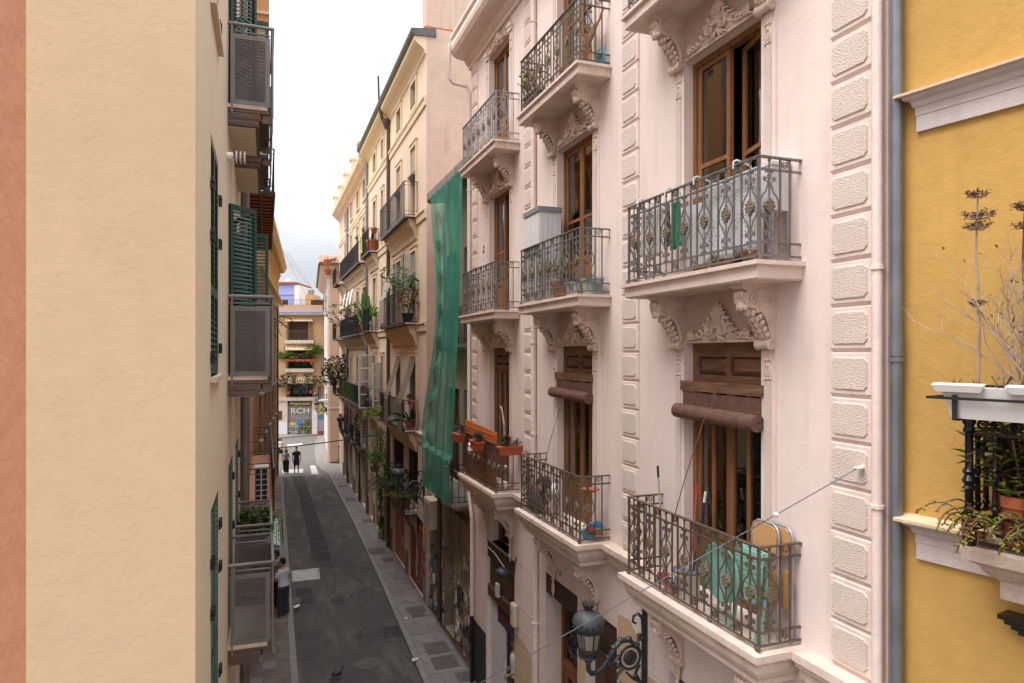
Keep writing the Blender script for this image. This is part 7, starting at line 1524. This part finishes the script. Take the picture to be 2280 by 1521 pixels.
# small balconies of the tall house, farther part
t = thing('safety_vest', 'yellow high-visibility vest hung on the railing of the small top balcony', 'vest', A_(32.8, -.49, 12.75), -pi / 2); m = MB(); m.hexa([(-.16, -.03, 0), (.16, -.03, 0), (.16, .0, 0), (-.16, .0, 0), (-.1, -.03, .55), (.1, -.03, .55), (.1, 0, .55), (-.1, 0, .55)]); m.box(-.07, .07, -.03, 0, .55, 1.15); m.build('fabric', 'hi_vis', t); m = MB(); m.box(-.16, .16, -.036, -.03, .2, .26); m.box(-.15, .15, -.036, -.03, .38, .43); m.build('reflective_band', 'alu', t)
plant('large terracotta pot with an arching cactus on the small top balcony', A_(31.2, -.22, 12.62), 'spiky', .3, 'cactus', (.3, .5, 'terracotta'), -pi / 2, 10)
t = thing('cactus_arm', 'long arching cactus stem rising from the big terracotta pot', 'plant', A_(31.2, -.22, 13.05), -pi / 2); m = MB(); m.tube([(-.1, 0, 0), (-.02, 0, .25), (.15, 0, .4), (.45, 0, .46), (.8, 0, .5)], [.07, .07, .07, .06, .04], 7); m.build('stem', 'cactus', t, True)
plant('terracotta pot hung on the near rail of the small top balcony', A_(30.85, -.2, 13.4), 'bush', .1, 'leaf_brown', (.16, .2, 'terracotta'), -pi / 2, 6)
t = thing('column_cactus', 'tall branching column cactus on the small middle balcony', 'plant', A_(33.0, -.3, 9.05), -pi / 2)
m = MB(); m.lathe([(0, 0), (.18, 0), (.24, .35), (0, .35)], 12); m.build('pot', 'terracotta', t)
for i in range(8): a = i * 2.4; r_ = .08 + .05 * i; h_ = 2.1 - .14 * i; m = MB(); m.tube([(0, 0, .35), (r_ * cos(a) * 1.3, r_ * sin(a) * .6, .6), (r_ * cos(a) * 1.6, r_ * sin(a) * .7, h_ * .7), (r_ * cos(a) * 1.6, r_ * sin(a) * .7, h_)], [.08, .09, .09, .04], 6); m.build('column', 'cactus', t, True)
plant('broad-leaved plant beside the column cactus', A_(31.3, -.3, 9.6), 'spiky', .9, 'leaf_bright', None, -pi / 2, 12, name='leafy_plant')
plant('pink-flowering plant on the olive-screened balcony', BF_.w(yb(35.2), -.3, 9.0), 'bush', 1.1, 'leaf', (.2, .3, 'terracotta'), -pi / 2, 130, flowers='flower_pink')
plant('pale olive shrub at the far end of the olive-screened balcony', BF_.w(yb(42.2), -.3, 9.0), 'bush', 1.6, 'silver_leaf', (.22, .3, 'terracotta'), -pi / 2, 130)
plant('tall glossy shrub at the far end of the lowest peach balcony', BF_.w(yb(43.6), -.4, 5.5), 'bush', 1.8, 'leaf_dark', (.25, .35, 'terracotta'), -pi / 2, 220)
plant('wide green shrub jutting from the last peach balcony', BF_.w(yb(45.2), -.6, 5.7), 'bush', 1.4, 'leaf', None, -pi / 2, 260, name='shrub')
for k, (y, mt, fl_) in enumerate(((40.6, 'leaf_bright', None), (38.8, 'leaf_bright', None), (37.0, 'leaf_bright', 'flower_pink'), (35.4, 'leaf', 'flower_red'))):
    plant(('first', 'second', 'third', 'fourth')[3 - k] + ' green garland from the near end on the lowest peach railing', BF_.w(yb(y), -.48, 6.25), 'hang', .62, mt, None, -pi / 2, 300, name='garland', flowers=fl_)
for k, y in enumerate((45.8, 46.3)): plant(('upper' if k else 'lower') + ' terracotta pot hung out from the farthest peach balcony', BF_.w(yb(y), -.95, 13.1 + .7 * k), 'bush', .25, 'leaf_brown', (.25, .35, 'terracotta'), -pi / 2, 20)
t = thing('casement', 'white glazed casement standing open on the lowest small balcony', 'window', A_(31.6, -.02, 5.5), -pi / 2 + radians(-78)); 
m = MB(); [m.box(a, b, -.02, .02, 0, 2.45) for a, b in ((0, .07), (.75, .82))]; [m.box(.07, .75, -.02, .02, z, z + .06) for z in (0, .6, 1.2, 1.8, 2.39)]; m.build('frame', 'white_paint', t); m = MB(); m.box(.07, .75, -.003, .003, .06, 2.4); m.build('pane', 'glass', t)
t = thing('casement', 'narrow white glazed casement standing open beside the brown drainpipe', 'window', A_(29.6, -.02, 5.4), -pi / 2 + radians(-70)); m = MB(); [m.box(a, b, -.02, .02, 0, 2.2) for a, b in ((0, .06), (.44, .5))]; [m.box(.06, .44, -.02, .02, z, z + .05) for z in (0, .55, 1.1, 1.65, 2.15)]; m.build('frame', 'white_paint', t); m = MB(); m.box(.06, .44, -.003, .003, .05, 2.15); m.build('pane', 'glass', t)
t = thing('covered_furniture', 'garden furniture under a dark cover on the lowest small balcony', 'furniture', A_(31.5, -.22, 5.45), -pi / 2); m = MB(); m.blob((0, 0, .35), (.5, .2, .42), 10, 7); m.build('cover', 'grey_plastic', t, True); m = MB(); m.blob((.3, 0, .55), (.2, .16, .3), 10, 7); m.build('cushion', 'grey_cloth', t, True)
# flower boxes and palms on the brick house
def G_(px, y, py): u = gu(px, y); return GF.w(u, y, GF.z(u, py, y))
for k, px in enumerate((638, 650, 662, 674, 686, 697)):
    plant(('first', 'second', 'third', 'fourth', 'fifth', 'sixth')[k] + ' red flower box from the left on the middle brick balcony', G_(px, -.38, 805), 'bush', .55, 'leaf', (.15, .22, 'terracotta_bright', (.5, .22)), GRZ, 60, flowers=('flower_white', None, 'flower_pink', 'flower_pink', 'flower_red', None)[k], group='red flower boxes')
plant('spiky palm at the left of the middle brick balcony', G_(640, -.1, 808), 'spiky', 1.35, 'leaf_light', (.2, .3, 'terracotta'), GRZ, 70)
plant('spiky palm leaning out at the right of the middle brick balcony', G_(705, -.3, 788), 'spiky', 1.15, 'leaf_light', None, GRZ, 70, name='palm')
plant('grey-green shrub before the right palm on the middle brick balcony', G_(694, -.15, 812), 'bush', 1.5, 'leaf', (.2, .3, 'terracotta'), GRZ, 150)
plant('round bush at the left of the lowest brick balcony', G_(643, -.1, 878), 'bush', 1.5, 'leaf_dark', (.2, .3, 'terracotta'), GRZ, 220)
plant('round bush at the right of the lowest brick balcony', G_(692, -.1, 876), 'bush', 1.45, 'leaf_dark', (.2, .3, 'terracotta'), GRZ, 220)
plant('red geraniums on the lowest brick balcony', G_(659, -.35, 868), 'bush', .6, 'leaf', (.15, .2, 'dark_cloth', (.5, .2)), GRZ, 60, flowers='flower_red', fl=26)
plant('white and lilac flowers on the lowest brick balcony', G_(671, -.35, 868), 'bush', .6, 'leaf', (.15, .2, 'dark_cloth', (.5, .2)), GRZ, 60, flowers='flower_white', fl=26)
plant('dark foliage along the floor of the lowest brick balcony', G_(668, .0, 884), 'bush', 1.0, 'leaf_dark', None, GRZ, 200, name='shrub')
plant('straggling plant on the brick wall at the left of the lowest balcony', G_(623, -.1, 862), 'trail', 1.2, 'leaf_brown', (.15, .25, 'dark_cloth'), GRZ, 160)
# left side: air conditioner, balcony bush, trailing vine
t = thing('air_conditioner', 'white air conditioner standing on the iron balcony of the ochre house', 'air conditioner', (-.10, 17.75, 4.31), pi / 2); m = MB(); m.box(-.18, .18, -.18, .14, .08, .95); m.build('casing', 'white_plastic', t)
for i in range(2):
    for k in range(6): m = MB(); m.box(-.19, -.178, -.15 + i * .15, -.03 + i * .15, .14 + k * .13, .24 + k * .13); m.build('vent_slot', 'black_sign', t)
for y in (-.12, .1): m = MB(); m.box(-.15, .15, y - .03, y + .03, 0, .08); m.build('foot', 'grey_plastic', t)
plant('bushy green plant filling the second lower steel balcony', (-.16, 12.1, 4.62), 'bush', .46, 'leaf', (.16, .3, 'terracotta'), 0, 420, name='balcony_bush')
plant('light vine trailing over the rail of the second lower steel balcony', (.20, 12.5, 5.1), 'hang', .42, 'leaf_bright', None, pi / 2, 150, stem='leaf', name='vine')
plant('pale climber among the shutters of the middle left balcony', (-.05, 11.9, 8.2), 'trail', .6, 'leaf_bright', (.12, .2, 'terracotta'), pi / 2, 120)
# cafe board
p = ground(751, 1033); t = thing('cafe_board', 'black framed cafe menu board standing by the far corner', 'sign', (p[0], p[1], .09), -YAW)
m = MB(); [m.box(a, b, -.03, .03, .15, 1.2) for a, b in ((-.36, -.30), (.30, .36))]; m.box(-.3, .3, -.03, .03, 1.12, 1.2); m.box(-.3, .3, -.03, .03, .15, .22); m.build('frame', 'black_sign', t); m = MB(); m.box(-.3, .3, -.012, .012, .22, 1.12); m.build('panel', 'black_sign', t); m = MB(); m.box(-.27, .27, -.02, -.013, .36, .78); m.build('poster', 'paper4', t); m = MB(); m.box(-.24, .24, -.02, -.013, .86, .92); m.box(-.2, .2, -.02, -.013, .96, 1.0); m.build('title', 'cream_plastic', t)
for i, mt in enumerate(('paper2', 'paper6', 'paper2')): m = MB(); m.lathe([(0, -.006), (.07, -.006), (.07, 0)], 10, (-.16 + .16 * i, -.021, .6), 'y'); m.build('dish_picture', mt, t)
m = MB(); m.box(-.42, .42, -.25, .25, 0, .06); m.box(-.2, -.15, -.03, .03, .06, .15); m.box(.15, .2, -.03, .03, .06, .15); m.build('base', 'black_sign', t)
# ------------------------------------------------------------------ people and the pigeon
def remesh(mb, name, mat, voxel, parent=None, sm=4):
    me = mb.mesh('tmp', mat); o = bpy.data.objects.new('tmp', me); C.objects.link(o)
    r = o.modifiers.new('r', 'REMESH'); r.mode = 'VOXEL'; r.voxel_size = voxel
    s = o.modifiers.new('s', 'SMOOTH'); s.factor = .5; s.iterations = sm
    dg = bpy.context.evaluated_depsgraph_get(); n = bpy.data.meshes.new_from_object(o.evaluated_get(dg)); bpy.data.objects.remove(o); bpy.data.meshes.remove(me)
    n.name = name; n.materials.clear(); n.materials.append(MATS[mat]); n.polygons.foreach_set('use_smooth', [True] * len(n.polygons)); return put(n, name, parent)
def loft(m, rings, n=14):                       # rings: (x, y, z, rx, ry)
    R_ = [[m.P((x + rx * cos(2 * pi * j / n), y + ry * sin(2 * pi * j / n), z)) for j in range(n)] for x, y, z, rx, ry in rings]
    for A, B in zip(R_, R_[1:]):
        for j in range(n): m.f.append([A[j], A[(j + 1) % n], B[(j + 1) % n], B[j]]); m.mi.append(0)
    m.f.append(R_[0][::-1]); m.mi.append(0); m.f.append(R_[-1]); m.mi.append(0)
def limb(m, pts, rs, k=4):
    P_ = []; Q = []
    for (a, b), (r0, r1) in zip(zip(pts, pts[1:]), zip(rs, rs[1:])):
        for i in range(k): P_.append(Vector(a).lerp(Vector(b), i / k)); Q.append(r0 + (r1 - r0) * i / k)
    P_.append(Vector(pts[-1])); Q.append(rs[-1]); m.tube(P_, Q, 10)
TORSO = [(0, 0, .84, .13, .10), (0, -.005, .92, .165, .12), (0, 0, 1.02, .148, .105), (0, .005, 1.12, .145, .10), (0, .01, 1.25, .165, .115), (0, .005, 1.36, .175, .112), (0, -.005, 1.43, .14, .09), (0, -.005, 1.47, .075, .065)]
def person(label, loc, rz, arms, legs, shirt, lower, kind='trousers', hair='short', h=1.75, female=False, voxel=.013, sleeve=.62, shoe='shoe', head_turn=0.0, bend=0.0, wide=1.0):
    t = thing('person', label, 'person', loc, rz); k = h / 1.75; t.scale = (k, k, k)
    m = MB(); W_ = .88 if female else 1.0
    loft(m, [(x, y, z, rx * W_, ry) for x, y, z, rx, ry in TORSO])
    m.tube([(0, -.005, 1.44), (0, .015, 1.50), (0, .02, 1.56)], [.062, .055, .055], 10)
    H = Matrix.Translation((0, .02, 0)) @ Matrix.Rotation(head_turn, 4, 'Z'); m.T = H
    m.blob((0, .005, 1.655), (.076, .092, .108), 16, 10); m.blob((0, .035, 1.585), (.048, .05, .045), 10, 6); m.blob((0, .098, 1.635), (.014, .02, .026), 8, 5); m.blob((0, .085, 1.60), (.024, .012, .008), 8, 5)
    for sx in (-1, 1): m.blob((sx * .078, -.005, 1.645), (.012, .022, .032), 8, 5); m.blob((sx * .03, .083, 1.658), (.013, .010, .008), 6, 4)
    m.T = None
    for S, E, Wr in arms:
        S, E, Wr = Vector(S), Vector(E), Vector(Wr); limb(m, [S * .9 + Vector((0, 0, .14)), S, E, Wr], [.05, .052, .040, .028]); d = (Wr - E).normalized(); sd = d.orthogonal().normalized(); up = d.cross(sd)
        m.tube([Wr, Wr + d * .05, Wr + d * .09], [.026, .036, .03], 8)
        for q in range(4): b = Wr + d * .085 + sd * (.027 - .018 * q); m.tube([b, b + d * .04 + up * .008, b + d * (.066 - .004 * abs(q - 1.4)) + up * .024], [.0105, .010, .008], 6)
        b = Wr + d * .035 + sd * .03; m.tube([b, b + sd * .022 + d * .03, b + sd * .026 + d * .055 + up * .012], [.013, .011, .009], 6)
    for Hp, K, An in legs:
        Hp, K, An = Vector(Hp), Vector(K), Vector(An); limb(m, [Hp, K, An], [.085, .056, .04]); m.tube([An, An + Vector((0, .02, -.05))], [.04, .042], 8)
    body = remesh(m, 'body', 'skin', voxel, t)
    m = MB(); loft(m, [(x, y, z, rx * W_ + (.016 if not female else .012), ry + .016) for x, y, z, rx, ry in TORSO[1 if kind != 'trousers' else 1:7]] )
    for S, E, Wr in arms: S, E = Vector(S), Vector(E); limb(m, [S * .85 + Vector((0, 0, .13)), S, S.lerp(E, sleeve)], [.055, .066, .064])
    remesh(m, 'shirt', shirt, voxel, t)
    m = MB(); loft(m, [(0, 0, .80, .15 * W_, .115), (0, -.005, .90, .178 * W_, .132), (0, 0, .99, .162 * W_, .118), (0, 0, 1.01, .15 * W_, .11)])
    if kind == 'skirt': m = MB(); loft(m, [(0, 0, .48, .24, .20), (0, 0, .62, .22, .18), (0, -.005, .88, .172, .132), (0, 0, 1.03, .142, .105), (0, 0, 1.06, .138, .10)])
    else:
        for Hp, K, An in legs:
            Hp, K, An = Vector(Hp), Vector(K), Vector(An)
            if kind == 'shorts': limb(m, [Hp, Hp.lerp(K, .5), K + Vector((0, 0, .02))], [.10, .10, .096])
            else: limb(m, [Hp, K, An - Vector((0, 0, .03))], [.102 * wide, .085 * wide, .078 * wide])
    remesh(m, kind, lower, voxel, t)
    for Hp, K, An in legs: m = MB(); An = Vector(An); m.blob((An.x, An.y + .055, .045), (.048, .135, .05), 12, 6); m.box(An.x - .042, An.x + .042, An.y - .06, An.y + .17, 0, .025); remesh(m, 'shoe', shoe, .012, t, 2)
    m = MB(); m.T = H
    m.blob((0, -.018, 1.69), (.086, .092, .088), 14, 8)
    if hair == 'long':
        m.blob((0, -.05, 1.60), (.088, .06, .14), 12, 7); m.blob((0, -.07, 1.47), (.10, .045, .16), 12, 7)
        for sx in (-1, 1): m.tube([(sx * .07, .02, 1.68), (sx * .085, .03, 1.55), (sx * .08, .05, 1.38)], [.03, .034, .02], 8)
    else: m.blob((0, -.045, 1.63), (.078, .06, .075), 12, 7)
    m.T = None; o = remesh(m, 'hair', 'hair_dark', .014, t, 2)
    if hair == 'cap': 
        o.data.materials[0] = MATS['grey_plastic']; o.name = 'cap'; m = MB(); m.T = H; m.blob((0, .10, 1.70), (.07, .07, .012), 12, 5); m.build('cap_peak', 'dark_cloth', t)
    return t
def gp(px, py, z=.1): p = ground(px, py, z); return (p[0], p[1], z)
std = [((-.10, 0, .88), (-.105, .01, .48), (-.10, -.02, .09)), ((.10, 0, .88), (.105, .01, .48), (.11, -.02, .09))]
walk = [((-.10, 0, .88), (-.10, .12, .50), (-.10, .14, .09)), ((.10, 0, .88), (.10, .02, .48), (.10, -.16, .11))]
crossed = [((-.19, 0, 1.36), (-.24, .06, 1.10), (.02, .20, 1.12)), ((.19, 0, 1.36), (.24, .06, 1.10), (-.02, .21, 1.15))]
hang = [((-.19, 0, 1.36), (-.24, -.02, 1.09), (-.25, .08, .86)), ((.19, 0, 1.36), (.24, -.02, 1.09), (.25, .08, .86))]
person('man in white T-shirt and loose dark grey trousers standing with folded arms', gp(630, 1372), radians(38), crossed, std, 'shirt_white', 'trouser_grey', wide=1.2, head_turn=.2)
person('man in grey shirt and black trousers standing behind the man in white', gp(617, 1350), radians(62), [((-.19, 0, 1.36), (-.23, .05, 1.10), (-.06, .22, 1.02)), ((.19, 0, 1.36), (.24, .02, 1.09), (.12, .2, 1.0))], std, 'shirt_grey', 'trouser_black', wide=1.1)
person('woman with long dark hair, lilac top and wide black trousers walking', gp(637, 1054, 0), pi - .1, [((-.17, 0, 1.35), (-.21, -.02, 1.09), (-.20, .16, 1.0)), ((.17, 0, 1.35), (.22, -.02, 1.08), (.23, .06, .85))], walk, 'shirt_lilac', 'trouser_black', hair='long', female=True, voxel=.016, h=1.68, wide=1.25, sleeve=.45)
person('man in navy T-shirt, navy shorts and grey cap walking', gp(660, 1054, 0), pi + .05, hang, walk, 'shirt_navy', 'shorts_navy', 'shorts', 'cap', voxel=.016, h=1.82, shoe='grey_plastic')
person('woman in white top and long black skirt walking behind the couple', gp(624, 1023, 0), pi, [((-.17, 0, 1.35), (-.22, .02, 1.10), (-.12, .18, 1.08)), ((.17, 0, 1.35), (.23, -.02, 1.08), (.20, .1, .9))], std, 'shirt_white', 'trouser_black', 'skirt', 'long', female=True, voxel=.018, h=1.68, sleeve=.25)
q = PF.w(-3.70, .34, .1); person('person in white T-shirt half hidden in the shop doorway of the pink house', q, radians(75), [((-.19, 0, 1.36), (-.23, .04, 1.10), (-.14, .18, 1.0)), ((.19, 0, 1.36), (.25, -.02, 1.09), (.2, .16, .96))], std, 'shirt_white', 'trouser_grey', voxel=.014)
t = thing('handbag', 'teal crossbody bag worn by the woman in lilac', 'bag', (0, 0, 0)); p = Vector(gp(637, 1054, 0)); t.location = p + Vector((-.02, -.16, .90)); m = MB(); m.blob((0, 0, 0), (.14, .05, .10), 12, 7); m.build('pouch', 'bag_teal', t, True); m = MB(); m.tube([(-.10, 0, .05), (.0, .02, .3), (.12, .08, .5)], .012, 5); m.build('strap', 'bag_teal', t)
t = thing('handbag', 'small cream handbag carried by the woman in the black skirt', 'bag', (0, 0, 0)); p = Vector(gp(624, 1023, 0)); t.location = p + Vector((.14, -.22, .88)); m = MB(); m.box(-.13, .13, -.05, .05, -.09, .09); m.build('pouch', 'bag_cream', t); m = MB(); m.tube([(-.1, 0, .09), (-.08, .05, .28), (.02, .1, .42)], .01, 5); m.build('strap', 'bag_cream', t)
p = ground(752, 1512); t = thing('pigeon', 'dark grey pigeon walking on the road at the bottom edge', 'pigeon', (p[0], p[1], 0), radians(-62))
m = MB(); m.tube([(0, -.15, .11), (0, -.10, .125), (0, -.02, .14), (0, .06, .16), (0, .11, .20), (0, .135, .245), (0, .145, .275), (0, .16, .285)], [.022, .04, .062, .062, .042, .028, .03, .014], 12)
m.hexa([(-.035, -.27, .085), (.035, -.27, .085), (.035, -.12, .10), (-.035, -.12, .10), (-.03, -.27, .095), (.03, -.27, .095), (.03, -.12, .13), (-.03, -.12, .13)]); remesh(m, 'body', 'pigeon_grey', .007, t, 3)
m = MB(); m.tube([(0, .165, .285), (0, .195, .278)], [.008, .002], 6); m.build('beak', 'dark_cloth', t)
for sx in (-1, 1):
    m = MB(); m.blob((sx * .052, -.05, .145), (.016, .12, .045), 10, 6); m.build('wing', 'dark_cloth', t, True); m = MB(); m.tube([(sx * .025, 0, .09), (sx * .025, .005, .0)], .005, 5); [m.tube([(sx * .025, .005, .004), (sx * .025 + .02 * q, .035, .004)], .004, 4) for q in (-1, 0, 1)]; m.build('leg', 'pink_red', t)
